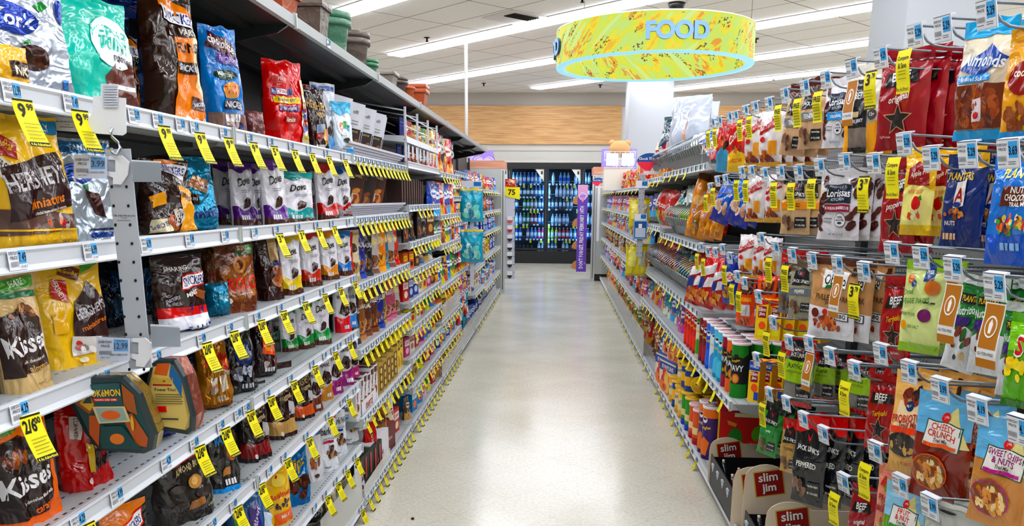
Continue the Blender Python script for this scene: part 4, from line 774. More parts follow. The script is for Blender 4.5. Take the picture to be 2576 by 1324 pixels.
box('nerds', .12, .15, .04, 'd83a90', [('r', .1, .1, .9, .45, '5a2f8a'), ('t', 'NERDS', .5, .7, .2, 'f4f0f4')], 'pink and purple candy box')
# ---- generic far fillers
FB, FX = [], []
def filler(i, base, acc, lab, desc, st='pouch', w=.14, h=.2, t=.06):
    k = 'fill%d' % i
    bag(k, w, h, t, st, base, [('v', .0, .3, acc, .03), ('e', .5, .64, .36, .13, lab), ('r', .25, .61, .75, .67, base), ('n', .5, .3, .32, .12, [acc, lab, base, 'c8843c'], 9)], desc, 'bag', 'candy_bag', seeds=(i,), nx=6, ny=8); FB.append(k)
for i, a in enumerate([('c8202a', 'e8b040', 'f4f0e8', 'small red bag'), ('2458b8', '58b0e0', 'f0f4f8', 'small blue bag'), ('e8c020', 'd85a28', '7a2a18', 'small yellow bag'), ('3a9a48', 'e8d838', 'f0f4e8', 'small green bag'), ('d86a20', '6a2c18', 'f4e0b0', 'small orange bag'), ('6a3090', 'c860a8', 'f0e8f4', 'small purple bag'), ('4a2a20', 'c8a060', 'e0d0b0', 'small brown bag'), ('e4e4e8', 'c83040', '3a4a80', 'small white bag'), ('d84880', 'f4c0d0', 'f8f4f4', 'small pink bag'), ('1a1c22', '8a2028', 'c8c8cc', 'small black bag'), ('38a8b8', 'f0f0e0', '1a5078', 'small teal bag'), ('b8b8b4', '4878a8', '3a3a40', 'small silver bag')]): filler(i, *a)
def fillbox(i, base, acc, lab, desc, w=.1, h=.14, d=.08):
    k = 'fbox%d' % i
    box(k, w, h, d, base, [('r', .08, .55, .92, .85, lab), ('t', ['MINTS', 'CHEWY', 'SOUR', 'DOTS', 'GUM', 'TAFFY', 'HOT'][i % 7], .5, .7, .16, base if lab != base else 'ffffff', 0, .7), ('e', .5, .3, .3, .16, acc)], desc, side=base, name='candy_box'); FX.append(k)
for i, a in enumerate([('e8d020', 'c83020', '3a2418', 'yellow candy box'), ('c02028', 'f0e0c0', 'f4f0e8', 'red candy box'), ('1f3f90', 'c8d8f0', 'e8ecf4', 'navy candy box'), ('e4e0d8', 'b89060', '8a2028', 'cream candy box'), ('5a3020', 'c89858', 'e0c898', 'brown candy box'), ('2a8fc4', 'f08030', 'f0f4f8', 'sky blue candy box'), ('e07020', '3a2010', 'f4d838', 'orange candy box'), ('c8b060', '7a5a20', '5a3c18', 'gold candy box'), ('c04880', 'f0c8d8', 'f8f0f4', 'pink candy box')]): fillbox(i, *a)
def fill(side, y0, y1, z, place, keys, hmax, step=.13, d=.06, X=None, seed=0, face_on=.25, ds=.0):
    rr = random.Random(seed); y = y0+step/2; X0 = X if X is not None else (-.845 if side < 0 else .765); q = 0
    while y < y1-.03:
        k = keys[(q//(1+rr.randrange(2))+rr.randrange(2)) % len(keys)]; p = PR[k]; sc = min(hmax*rr.uniform(.8, 1), p['h']*1.25)/p['h']
        if p['name'] in ('candy_box',): ry = 0
        a = rotz(side) + (-rr.uniform(.05, face_on) if side < 0 else rr.uniform(.05, face_on))
        inst(k, X0+(d+p['t']*sc/2+rr.uniform(0, .03))*side, y, z, a, place, sc)
        y += max(step, p['w']*sc*(.8 if p['name'] == 'candy_bag' else 1.0)+ds); q += 1
# ================================================================ left aisle
LX = -.845
BY = [-.29, .93, 2.15, 3.40, 4.65, 5.93, 7.15, 8.40, 9.62, 10.88, 12.28]
BN = ['near', 'first', 'second', 'third', 'fourth', 'fifth', 'sixth', 'seventh', 'eighth', 'ninth']
for i in range(1, 10): bay(-1, BY[i], BY[i+1], 1.97, PEG, 'left %s bay' % BN[i])
def uy(z, us, X=LX): return [solve_y(u, X, z) for u in us]
LV = {'A': 1.572, 'B': 1.320, 'C': 1.086, 'D': .853, 'E': .625, 'F': .345, 'G': .085}
LN = {'A': 'top candy shelf', 'B': 'second shelf', 'C': 'third shelf', 'D': 'fourth shelf', 'E': 'fifth shelf', 'F': 'sixth shelf', 'G': 'bottom shelf'}
NN, NS = ('9', '99'), ('2/6', '00')
tagu = {'A': [30, 178, 395, 487, 560, 625, 678, 730, 775, 818, 860], 'B': [692, 747, 793, 832], 'C': [50, 505, 575, 645, 702, 758, 808, 848, 885], 'D': [196, 487, 553, 617, 670, 728, 783, 835, 872], 'E': [585, 645, 712, 768, 822, 870], 'F': [815, 842, 866, 890, 910], 'G': [905, 925, 948]}
ttx = {'A': [NN]*6+[('5', '99')]*5, 'B': ('3', '99'), 'C': NS, 'D': NS, 'E': NS, 'F': ('2/7', '00'), 'G': ('2/6', '00')}
prc = {'A': ['12.99', '12.99', '7.49', '12.99'], 'B': ['7.49', '7.49', '6.99', '6.99'], 'C': ['4.99', '4.29'], 'D': ['4.29', '4.99'], 'E': ['4.29', '4.99'], 'F': ['3.49', '4.29'], 'G': ['3.49']}
for k, z in LV.items():
    ty = uy(z, tagu[k])
    for bi in (1, 2):
        a, b = BY[bi], BY[bi+1]
        tg = [(y, (ttx[k] if isinstance(ttx[k], tuple) else ttx[k][i])) for i, y in enumerate(ty) if a < y < b]
        lb = [y-.015 for y, _ in tg] + [y for y in ys(a, b, 6) if all(abs(y-q) > .07 for q, _ in tg)]
        shelf(-1, a, b, z, '%s, left %s bay' % (LN[k], BN[bi]), labels=sorted(lb), tags=tg, far=0 if bi == 1 or z > .5 else 0, price=prc[k], depth=.44)
def L(key, u0, u1, v0, v1, lv, d=.06, **kw):
    z = LV[lv]-.008; return stand(-1, key, u0, u1, v0, v1, z, 'on the left %s' % LN[lv], d, **kw)
# --- top level
L('gold_peanut', -60, 62, 105, 215, 'A', d=.02)
L('york', -60, 172, -18, 240, 'A', d=.05)
L('teal_mint', 130, 340, -10, 262, 'A', d=.08)
L('snick_fun', 292, 372, 48, 270, 'A', d=.22)
L('snick_fun', 350, 512, -5, 305, 'A', d=.06)
L('choc_fav', 500, 615, 72, 328, 'A', d=.05)
bag('blue_top', .3, .14, .12, 'pillow', '1a4f9c', [('r', .1, .2, .9, .3, '123c7c')], 'crinkled royal blue bag lying high at the back', kind='foil')
bag('red_back', .22, .2, .1, 'pillow', 'c8151c', [('r', .2, .1, .9, .25, 'a01018')], 'plain red bag set back on shelf')
bag('rose_small', .2, .14, .09, 'pillow', '7a4a48', [('n', .5, .5, .42, .4, ['8a5a58', '6a3a3a', '9a6a66'], 14)], 'low transparent bag of wrapped brown sweets')
y0 = solve_y(305, LX-.30, 1.7)
for j in range(2): bag('stackbag%d' % j, .3, .26, .12, 'slump', '20406c', [('r', .2, .3, .8, .6, '31598c')], 'dark blue bag at back of the top shelf', kind='foil')
inst('stackbag0', LX-.33, 2.06, 1.564, rotz(-1)-.4, 'behind the near left bags', 1.1)
inst('blue_top', LX-.27, 2.05, 1.825, rotz(-1)-1.0, 'on top of near left bags', 1.0, rx=.1)
L('red_back', 598, 668, 180, 268, 'A', d=.20); L('rose_small', 605, 665, 265, 335, 'A', d=.04)
L('red_ninety', 655, 775, 153, 360, 'A', d=.06)
L('nugget_brown', 755, 825, 215, 372, 'A', d=.07); L('brookside', 782, 850, 205, 380, 'A', d=.10); L('york_white', 835, 882, 252, 384, 'A', d=.04)
L('red_ninety', 720, 790, 175, 350, 'A', d=.2, desc='second red bag behind the tall red one')
# --- second level
L('mini_yellow', -30, 176, 335, 655, 'B', d=.03)
L('silver_patty', 140, 292, 370, 615, 'B', d=.09)
L('snick_min', 345, 490, 418, 600, 'B', d=.05); L('teal_mix', 425, 545, 412, 592, 'B', d=.08)
for i, (u0, u1, v0, v1, d) in enumerate([(538, 600, 420, 572, .22), (578, 640, 420, 572, .14), (612, 668, 425, 572, .14), (655, 722, 415, 574, .05)]): L('dove_purple', u0, u1, v0, v1, 'B', d=d)
L('dove_teal', 700, 792, 440, 564, 'B', d=.05); L('dove_red', 745, 800, 428, 560, 'B', d=.2); L('dove_red', 790, 850, 428, 566, 'B', d=.05); L('dove_mixed', 833, 882, 430, 560, 'B', d=.05)
L('dove_teal', 690, 740, 440, 560, 'B', d=.22)
# --- third level
L('kiss_tan', -10, 112, 735, 1040, 'C', d=.03); L('mini_yellow2', 98, 268, 700, 972, 'C', d=.07)
L('dark_blue_bag', 225, 320, 690, 880, 'C', d=.25); L('dark_blue_bag', 300, 400, 690, 850, 'C', d=.28)
L('snick_share', 378, 525, 662, 850, 'C', d=.05); L('teal_small', 510, 580, 738, 822, 'C', d=.06)
L('rolo', 540, 645, 628, 800, 'C', d=.05); L('rolo', 508, 560, 640, 780, 'C', d=.25, desc='copper brown pouch in shadow behind')
L('whatcha', 640, 712, 612, 778, 'C', d=.05); L('whatcha', 620, 660, 620, 760, 'C', d=.25, desc='second dark brown pouch set back')
L('dove_yellow', 695, 760, 600, 752, 'C', d=.04); L('dove_rust', 752, 806, 594, 732, 'C', d=.05); L('dove_amber', 800, 852, 590, 712, 'C', d=.05); L('dove_blue', 845, 880, 595, 702, 'C', d=.05)
# --- fourth level
L('kiss_caramel', -20, 138, 1105, 1420, 'D', d=.05); L('special_red', 140, 275, 1040, 1310, 'D', d=.05)
L('crunch_blue', 262, 440, 1085, 1215, 'D', d=.07); L('crunch_blue', 400, 470, 1060, 1150, 'D', d=.2)
L('twix_gold', 485, 580, 890, 1085, 'D', d=.05); L('midnight', 545, 645, 862, 1030, 'D', d=.05); L('fanfav', 618, 692, 832, 985, 'D', d=.06)
L('dark_blue_bag', 330, 420, 900, 1060, 'D', d=.3)
for i, (u0, u1, v0, v1, d) in enumerate([(655, 712, 790, 890, .24), (700, 750, 778, 885, .12), (738, 792, 765, 882, .08), (778, 828, 752, 882, .05)]): L('dove_green', u0, u1, v0, v1, 'D', d=d)
L('brook_red', 840, 878, 722, 856, 'D', d=.04); L('brook_blue', 864, 892, 722, 838, 'D', d=.04)
# --- fifth level
L('snick_pb', 250, 378, 1240, 1420, 'E', d=.04); L('snick_almond', 380, 535, 1128, 1345, 'E', d=.05); L('snick_maple', 515, 595, 1085, 1290, 'E', d=.04)
L('nug_black', 592, 680, 1028, 1222, 'E', d=.05); L('nug_brown', 665, 740, 975, 1162, 'E', d=.05); L('nug_orange', 728, 785, 965, 1112, 'E', d=.05)
L('brook_pecan', 762, 810, 928, 1066, 'E', d=.04); L('brook_gold', 795, 832, 905, 1040, 'E', d=.05); L('brook_purple', 820, 855, 880, 1018, 'E', d=.04); L('brook_purple', 845, 882, 860, 995, 'E', d=.04, desc='white pouch with dark chocolate cluster'); L('brook_magenta', 876, 896, 868, 968, 'E', d=.04)
for u in (365, 480, 560, 640): L('nug_brown', u, u+60, 1150, 1290, 'E', d=.24)
# --- sixth level
L('musket', 560, 690, 1262, 1420, 'F', d=.05); L('raisinets', 655, 735, 1185, 1345, 'F', d=.05); L('flipz', 700, 780, 1138, 1305, 'F', d=.05)
L('white_pecan', 762, 812, 1130, 1265, 'F', d=.06); L('bark_pink', 800, 848, 1058, 1222, 'F', d=.04); L('bark_blue', 826, 872, 1035, 1180, 'F', d=.05); L('bark_cyan', 858, 898, 1003, 1145, 'F', d=.05); L('bark_orange', 892, 915, 990, 1105, 'F', d=.05)
L('nug_black', 610, 660, 1230, 1320, 'F', d=.24); L('dark_blue_bag', 790, 830, 1080, 1180, 'F', d=.22)
# --- bottom level of the first bays (behind a clear guard)
L('cream_bars', 760, 850, 1290, 1370, 'G', d=.1); L('cream_bars', 800, 880, 1245, 1310, 'G', d=.14); L('cream_bars', 830, 900, 1225, 1280, 'G', d=.16, desc='cream wrapper bars further along'); L('gold_twist', 830, 905, 1215, 1270, 'G', d=.2); L('gold_twist', 860, 930, 1180, 1230, 'G', d=.22)
L('red_heart', 892, 930, 1120, 1225, 'G', d=.2); L('red_lindor', 915, 950, 1078, 1218, 'G', d=.04); L('russell', 938, 972, 1060, 1190, 'G', d=.05); L('white_red', 958, 990, 1050, 1150, 'G', d=.08)
gm = glass('clear_guard', 'f0f0ec', .08, .38)
def guard(side, y0, y1, z, h, place, X=None):
    X = X if X is not None else (LX if side < 0 else .765)
    m = MB(); m.box((-.0015, 0, 0), (.0015, y1-y0, h), gm); m.box((-.004, 0, 0), (.004, y1-y0, .006), gm)
    o = ob('shelf_guard', m, None, (X-side*.001, y0, z+.002)); return rec(o, 'clear plastic guard panel standing on shelf front', 'guard', place, 'clear shelf guards', y0)
guard(-1, 2.75, 3.38, .085, .16, 'bottom left shelf second bay')
# --- sign bracket, clip strip and tins in the near bay
def W(u, v, y):   # point seen at (u,v) on the plane y
    d = CR @ Vector(((u-CX)/FPX, (CY-v)/FPX, -1)); t = y/d.y; return Vector((d.x*t, y, CAMH+d.z*t))
wpl = mat('e4e5e8', 'plastic')
def plate(pts, y, th, m, mt):
    n = len(pts); P0 = [W(u, v, y) for u, v in pts]; vs = P0+[p+Vector((0, th, 0)) for p in P0]
    m.add(vs, [list(range(n))[::-1], [n+i for i in range(n)]]+[(i, (i+1) % n, n+(i+1) % n, n+i) for i in range(n)], mt)
CY0 = 1.455
m = MB(); plate([(92, 290), (112, 326), (308, 341), (317, 335), (316, 247), (296, 245), (296, 212), (254, 211), (254, 241), (234, 241), (232, 285), (224, 296), (205, 300)], CY0, .002, m, wpl)
cs = ob('sign_bracket', m); tag(cs, 'white plastic bracket clipped under the near top left shelf', 'bracket')
m = MB(); vs, fs, wr = text2d('T.M. SHEA PRODUCTS, INC.', .01)
def wt(s, u, v, h, m, col, y, rot=0, mw=999):
    vs, fs, wr = text2d(s, .02); k = min(1, mw/(wr*h)); c, sn = cos(rot), sin(rot)
    m.add([W(u+(x*k*c-q*sn)*h, v-(x*k*sn+q*c)*h, y) for x, q in vs], fs, mat(col, 'paper'))
wt('T.M. SHEA PRODUCTS, INC.', 168, 307, 4.5, m, '3a3c44', CY0-.0008, -.05); wt('Troy, MI', 168, 314, 3.5, m, '3a3c44', CY0-.0008, -.05); wt('Merchandising Systems', 168, 320, 3.5, m, '3a3c44', CY0-.0008, -.05); ob('lettering', m, cs)
m = MB()
for q in range(9): plate([(258, 214+q*6.5), (295, 214+q*6.5), (295, 218+q*6.5), (258, 218+q*6.5)], CY0-.004, .002, m, mat('c9cdd6', 'plastic'))
ob('ribbed_clip', m, cs)
hk = [W(283, 322, CY0-.01), W(278, 332, CY0-.012), W(282, 345, CY0-.012), W(296, 358, CY0-.012), W(303, 372, CY0-.012), W(293, 390, CY0-.014), W(283, 384, CY0-.016), W(280, 374, CY0-.012)]
m = MB(); m.tube(hk, .0028, mat('b8bcc4', 'metal'), 8); tag(ob('wire_hook', m), 'bent steel wire hook joining the white bracket and the hanging strip', 'hook')
strip = ob('clip_strip', None, None, tuple(W(310, 376, CY0))); tag(strip, 'long grey perforated clip strip hanging in the near left bay', 'clip strip')
so = strip.location.copy()
def loc(m): m.v = [tuple(Vector(v)-so) for v in m.v]; return m
m = MB(); plate([(262, 376), (327, 374), (378, 905), (382, 925), (326, 930), (264, 378)], CY0, .003, m, mat('b6bac0', 'paint'))
for q in range(11):
    v = 470+q*48.5-q*q*.25; du = (v-376)*.096
    for e in (0, 37):
        u = 272+du+e; P = [W(u+3.6*cos(a), v+4.2*sin(a), CY0-.0012) for a in [k*pi/5 for k in range(10)]]; m.add(P, [list(range(10))], mat('2a2c30', 'matte'))
wt('T.M. SHEA PRODUCTS', 312, 543, 4.2, m, '3a3c44', CY0-.001, -.02); wt('Troy, MI', 312, 549, 3.4, m, '3a3c44', CY0-.001); wt('Merchandising Systems', 312, 555, 3.4, m, '3a3c44', CY0-.001)
ob('perforated_strip', loc(m), strip)
def holder(u, v, card, price, line, side):
    m = MB(); y = CY0-.012
    if card:
        plate([(u-40, v-30), (u+42, v-26), (u+42, v+30), (u-40, v+30)], y, .001, m, mat('eff1f5', 'paper'))
        plate([(u+2, v-24), (u+38, v-22), (u+38, v+6), (u+2, v+6)], y-.0006, .0004, m, mat('6fb8e8', 'paper'))
        wt('EVERYDAY', u-19, v-17, 6.5, m, '2a3040', y-.0012, 0, 34); wt('PRICE', u-19, v-7, 6.5, m, '2a3040', y-.0012); wt('YOU PAY', u+20, v-20, 4, m, '102030', y-.0018)
        wt(price, u+20, v-7, 16, m, '0c1a30', y-.0018, 0, 34); wt('||||||||||||', u-19, v+10, 10, m, '20242c', y-.0012, 0, 30); wt(line, u+14, v+15, 5, m, '50555e', y-.0012, 0, 44); wt('22411 98-05', u-19, v+22, 3.5, m, '50555e', y-.0012)
        ob('price_card', loc(m), strip); m = MB()
        plate([(u-43, v-34), (u+48, v-30), (u+48, v+34), (u-43, v+34)], y-.003, .001, m, glass('clear_holder', 'f4f6fa', .05, .05)); ob('clear_sleeve', loc(m), strip)
    m = MB(); a, b = (u+44, v-28) if side < 0 else (u-40, v-26)
    if side < 0: plate([(a, b+2), (a+36, b), (a+54, b+16), (a+50, b+50), (a+34, b+74), (a+14, b+72), (a+14, b+56), (a-2, b+50), (a-2, b+40), (a+20, b+42), (a+20, b+12), (a, b+10)], y+.006, .003, m, wpl)
    else: plate([(a, b), (a+72, b+4), (a+72, b+12), (a, b+8)], y+.004, .004, m, wpl); plate([(a+2, b+36), (a+20, b+38), (a+24, b+28), (a+28, b+28), (a+26, b+46), (a+2, b+44)], y+.004, .004, m, wpl)
    ob('label_arm', loc(m), strip)
    if side > 0:
        m = MB(); plate([(a, b+4), (a+74, b+8), (a+76, b+56), (a+4, b+56)], y, .001, m, glass('clear_back', 'b8c0c8', .1, .45)); ob('clear_sleeve', loc(m), strip)
holder(226, 419, 1, '3.99', 'HELLO CHARC BRISTLE TOOTHBRUSH', -1); holder(370, 428, 0, '', '', 1); holder(284, 878, 1, '12.99', 'GAM POKEMON TIN', -1); holder(418, 843, 0, '', '', 1)
# tins hanging on the strip
def tin(nm, u0, u1, v0, v1, y, yaw, art, base, sidec, label, flip):
    c = W((u0+u1)/2, (v0+v1)/2, y); s = y/FPX; w, h = (u1-u0)*s, (v1-v0)*s; D = .055
    t = thing(nm, label, 'tin', tuple(c), yaw)
    prof = [(0, .66), (.15, .92), (.3, .97), (.68, .97), (.86, .76), (1, .24), (.95, .05), (.84, 0), (.34, .04), (.26, .1), (.14, .28)]
    if flip: prof = [(1-x, y_) for x, y_ in prof][::-1]
    P = [((x-.5)*w, (z-.5)*h) for x, z in prof]; n = len(P)
    m = MB(); k = 1.05
    m.add([(x*k, -D/2+.012, z*k) for x, z in P]+[(x, D/2, z) for x, z in P], [(i, n+i, n+(i+1) % n, (i+1) % n) for i in range(n)]+[[n+i for i in range(n)][::-1]], mat(sidec, 'foil'))
    ob('tin_body', m, t)
    m = MB(); m.add([(x*k, -D/2+.012, z*k) for x, z in P]+[(x*1.02, -D/2, z*1.02) for x, z in P]+[(x*.9, -D/2-.002, z*.9) for x, z in P], [(i, (i+1) % n, n+(i+1) % n, n+i) for i in range(n)]+[(n+i, n+(i+1) % n, 2*n+(i+1) % n, 2*n+i) for i in range(n)], mat('2a3a3c', 'plastic'))
    m.add([(x*.9, -D/2-.001, z*.9) for x, z in P], [list(range(n))], mat(base, 'plastic'))
    put_art(m, art, lambda a, b, o: Vector(((a-.5)*w, -D/2-.0015-o, (b-.5)*h)), h/w, 'plastic', res=2, l0=.0004); ob('lid', m, t); return t
tin('card_game_tin', 195, 400, 930, 1140, CY0-.02, .12, [('g', [(.06, .66), (.2, .88), (.34, .62), (.22, .52)], '9a5a24'), ('g', [(.8, .76), (.66, .9), (.66, .58), (.82, .5)], '9a5a24'), ('g', [(.22, .5), (.36, .5), (.3, .1), (.2, .26)], 'a85a2c'), ('g', [(.62, .5), (.76, .52), (.93, .2), (.9, .08), (.78, .1)], 'a85a2c'), ('g', [(.12, .66), (.24, .82), (.3, .64), (.24, .56)], 'c8a850'), ('g', [(.16, .66), (.26, .78), (.28, .66)], '17494a'), ('g', [(.28, .9), (.64, .92), (.66, .62), (.32, .6)], '1d5052'), ('t', 'POKéMON', .44, .79, .09, 'e0b830', 2, .4), ('r', .3, .685, .6, .725, 'b8242c'), ('t', 'TRADING CARD GAME', .45, .705, .02, 'f0e0d0', 0, .27), ('g', [(.28, .62), (.68, .62), (.74, .42), (.34, .4)], 'c8b890'), ('g', [(.32, .6), (.66, .6), (.7, .44), (.36, .42)], '8fa49c'), ('e', .5, .51, .12, .06, 'c86a38'), ('g', [(.36, .36), (.62, .37), (.84, .06), (.34, .08)], '1a4644'), ('e', .55, .2, .09, .07, 'c87a34'), ('e', .76, .4, .02, .1, 'c8a850')], '1c4a4a', 'a08c54', 'teal and copper card game tin hanging from the clip strip', False)
tin('card_game_tin', 385, 500, 890, 1090, CY0+.06, .0, [('g', [(.1, .6), (.2, .9), (.6, .94), (.8, .7), (.9, .2), (.8, .06), (.3, .1), (.14, .3)], 'd0bc80'), ('g', [(.2, .8), (.3, .94), (.6, .95), (.5, .78)], 'c86a2c'), ('g', [(.55, .78), (.62, .95), (.84, .72), (.8, .5)], '2a6a9c'), ('t', 'POKéMON', .38, .72, .07, 'd8a820', 0, .5), ('r', .16, .65, .6, .67, 'a02028'), ('t', 'Power Trio!', .44, .6, .045, '2a2a28', 0, .5), ('r', .2, .53, .8, .54, '6a6448'), ('r', .2, .5, .84, .51, '6a6448'), ('r', .2, .47, .8, .48, '6a6448'), ('r', .2, .44, .84, .45, '6a6448'), ('r', .2, .41, .82, .42, '6a6448'), ('r', .24, .3, .44, .38, 'c8202c'), ('r', .3, .2, .7, .22, '3a3a3c')], 'b8a468', '9a5a4a', 'second card game tin turned to show its tan printed back', False)
# --- second bay tilted bars in white trays (top and second level), and lower goods
def tray(y0, y1, z, h, place, X=LX):
    t = ob('display_tray', None, None, (X, y0, z)); rec(t, 'white ribbed display tray on shelf front', 'tray', place, 'ribbed display trays', y0)
    m = MB(); L_ = y1-y0
    for q in range(5): m.extr([(-.06+q*.012, .006+h*q/5), (-.058+q*.012, .006+h*(q+1)/5), (-.05+q*.012, .006+h*(q+1)/5), (-.05+q*.012, .006+h*q/5)][::-1], .01, L_-.01, mat('cfd2da', 'plastic'))
    m.box((-.30, .01, -.006), (-.012, L_-.01, .004), wpl); ob('front_panel', m, t)
    m = MB(); m.box((-.30, .01, .004), (-.05, .014, h*.7), glass('clear_divider', 'e8ecf0', .05, .3)); ob('divider', m, t)
for lv, key0 in (('A', ['lindt_bar', 'lindt_bar', 'lindt_bar']), ('B', ['choc_bar_dark', 'choc_bar_dark', 'choc_bar_orange'])):
    z = LV[lv]; y0, y1 = 3.40, 4.65
    shelf(-1, y0, y1, z, '%s, left third bay' % LN[lv], labels=ys(y0, y1, 14), tags=ys(y0+.02, y1, 13), far=1, ttxt=('3', '49'), price='3.49')
    tray(y0+.01, y1-.02, z-.002, .05, '%s left third bay' % LN[lv])
    for q, y in enumerate(ys(y0+.04, y1-.3, 8)):
        inst(key0[q % 3] if q < 6 or lv == 'A' else 'choc_bar_orange', LX-.10-(q % 2)*.02, y, z+.03, .42, 'left %s tray' % LN[lv], 1.12, ry=.22)
        if q % 2: inst('lindt_bar' if lv == 'A' else 'choc_bar_blue', LX-.2, y+.03, z+.03, .4, 'back of left %s tray' % LN[lv], 1.05, ry=.05)
pl = lambda lv, b: 'left %s bay %s' % (BN[b], lv)
# third bay lower levels
for z, nm in ((1.04, 'third shelf'), (.756, 'fourth shelf'), (.45, 'fifth shelf'), (.085, 'bottom shelf')):
    shelf(-1, 3.40, 4.65, z, '%s, left third bay' % nm, labels=ys(3.4, 4.65, 12), tags=ys(3.42, 4.62, 11), far=1, ttxt=[('3', '99'), ('3', '99'), ('3', '49')], price='3.99')
def row(keys, y0, y1, z, h, place, d=.05, yw=.3, step=None, side=-1, jit=.0, seed=1):
    rr = random.Random(seed); n = len(keys)
    for i, k in enumerate(keys):
        y = y0+(y1-y0)*(i+.5)/n; p = PR[k]; sc = h/p['h']*rr.uniform(.94, 1.04)
        inst(k, (LX if side < 0 else .765)+side*(d+p['t']*sc/2+rr.random()*jit), y, z-.008, rotz(side)+(-yw if side < 0 else yw)*rr.uniform(.6, 1.3), place, sc)
row(['tall_red', 'tall_cream', 'tall_navy', 'tall_black', 'tall_silver', 'tall_amber', 'tall_teal', 'tall_silver', 'tall_red'], 3.42, 4.62, 1.04, .235, 'left third bay third shelf', yw=.5)
row(['tall_black', 'tall_black', 'tall_copper', 'tall_brown', 'tall_brown', 'tall_navy', 'tall_olive', 'tall_pink', 'tall_pink', 'tall_silver'], 3.42, 4.62, .756, .235, 'left third bay fourth shelf', yw=.4)
row(['tofife']*6, 3.42, 3.86, .45, .17, 'left third bay fifth shelf', d=.02, yw=.1); row(['ferrero']*5, 3.90, 4.36, .45, .16, 'left third bay fifth shelf', d=.02, yw=.1); row(['dots_yellow']*3, 4.38, 4.63, .45, .2, 'left third bay fifth shelf', d=.05, yw=.1)
m = MB(); m.box((-.002, 0, 0), (0, .3, .06), mat('e8e6ea', 'card')); m.box((-.14, 0, 0), (0, .003, .06), mat('e8e6ea', 'card')); m.box((-.14, .297, 0), (0, .3, .06), mat('e8e6ea', 'card'))
t = ob('display_tray', m, None, (LX-.012, 3.48, .445)); tag(t, 'white cardboard tray reading merci on the left fifth shelf third bay', 'tray')
m = MB(); put_art(m, [('t', 'merci', .5, .5, .7, 'b8603c', 0, .8)], lambda a, b, o: Vector((o, a*.3, b*.06)), .2, 'card', res=1); ob('lettering', m, t)
row(['white_red', 'afteright', 'raffaello', 'pinkbrown'], 3.42, 4.2, .085, .15, 'left third bay bottom shelf', d=.03, yw=.1)
inst('raffaello', LX-.13, 4.08, .085+.10, rotz(-1)-.1, 'on the boxes, left bottom shelf', .8); inst('milkcarton', LX-.14, 4.32, .077, rotz(-1)-.7, 'left third bay bottom shelf', 1.0); inst('fbox1', LX-.1, 4.5, .077, rotz(-1)-.1, 'left third bay bottom shelf', 1.0)
guard(-1, 3.42, 4.0, .085, .05, 'bottom left shelf third bay')
# fourth bay
m = None
shelf(-1, 4.65, 5.93, 1.60, 'rack shelf, left fourth bay', far=2, labels=(), tags=())
rk = ob('wire_rack', None, None, (LX, 4.66, 1.60)); tag(rk, 'white two tier wire display rack in left fourth bay', 'rack')
ww = mat('dfe2e8', 'paint')
m = MB()
for zz in (.05, .115, .19, .25):
    for xx in (-.01, -.30): m.tube([(xx, .01, zz+(.0 if xx > -.1 else .04)), (xx, 1.24, zz+(.0 if xx > -.1 else .04))], .004, ww, 5)
for yy in (.02, .42, .83, 1.23): m.box((-.012, yy-.006, 0), (.0, yy+.006, .29), ww); m.tube([(-.30, yy, .32), (-.01, yy, .27)], .004, ww, 5)
ob('wire_frame', m, rk)
m = MB(); m.extr([(-.3, .15), (.0, .135), (.006, .10), (.0, .10), (-.3, .13)][::-1], .01, 1.24, rail); ob('tier', m, rk)
for q in range(9): m = MB(); m.box((.0, .05+q*.135, .02), (.003, .09+q*.135, .09), ww); ob('pusher', m, rk)
row(['choc_bar_blue', 'choc_bar_blue', 'fill7', 'fill4', 'fill0', 'fill7', 'fill4'], 4.68, 5.88, 1.61, .10, 'lower tier of the wire rack', d=.06)
row(['choc_bar_blue', 'fill0', 'tall_red', 'fill2', 'fill2', 'fill3'], 4.9, 5.9, 1.745, .13, 'upper tier of the wire rack', d=.08)
box('bar_pack', .035, .17, .1, '4a3834', [('r', .1, .3, .9, .9, '6a5650')], 'slim dark brown chocolate pack', 'chocolate bar', 'chocolate_bar')
shelf(-1, 4.65, 5.93, 1.36, 'second shelf, left fourth bay', labels=ys(4.65, 5.93, 12), tags=ys(4.9, 5.5, 4), far=1, ttxt=('3', '99'))
row(['bar_pack']*10, 4.75, 5.55, 1.36, .16, 'left fourth bay second shelf', d=.05, yw=.05)
for z, nm, ks, h in ((1.15, 'third shelf', ['choc_bar_dark', 'tall_black', 'choc_bar_dark', 'tall_black', 'fbox4'], .18), (.985, 'fourth shelf', ['fbox6', 'fbox6', 'fbox4', 'fill11', 'fill6', 'fill10'], .11), (.81, 'fifth shelf', ['fbox1', 'fbox2', 'fbox2', 'fbox3', 'fbox0', 'fbox8', 'fbox4'], .13), (.65, 'sixth shelf', ['fbox0', 'fbox0', 'fbox3', 'fill2', 'fill3', 'fbox5'], .11), (.477, 'seventh shelf', ['fbox8', 'fbox3', 'fbox1', 'nerds', 'fbox5', 'fbox2', 'fbox0'], .12), (.30, 'eighth shelf', ['fbox4', 'fbox7', 'fill3', 'fbox1', 'fbox8'], .12), (.085, 'bottom shelf', ['fill6', 'fbox5', 'fbox5', 'fill8', 'fill3', 'fbox1'], .14)):
    shelf(-1, 4.65, 5.93, z, '%s, left fourth bay' % nm, labels=ys(4.65, 5.93, 10), tags=ys(4.70, 5.9, 9), far=1, ttxt=('3', '49'))
    row(ks, 4.69, 5.9, z, h, 'left fourth bay %s' % nm, d=.04, yw=.2, seed=int(z*100))
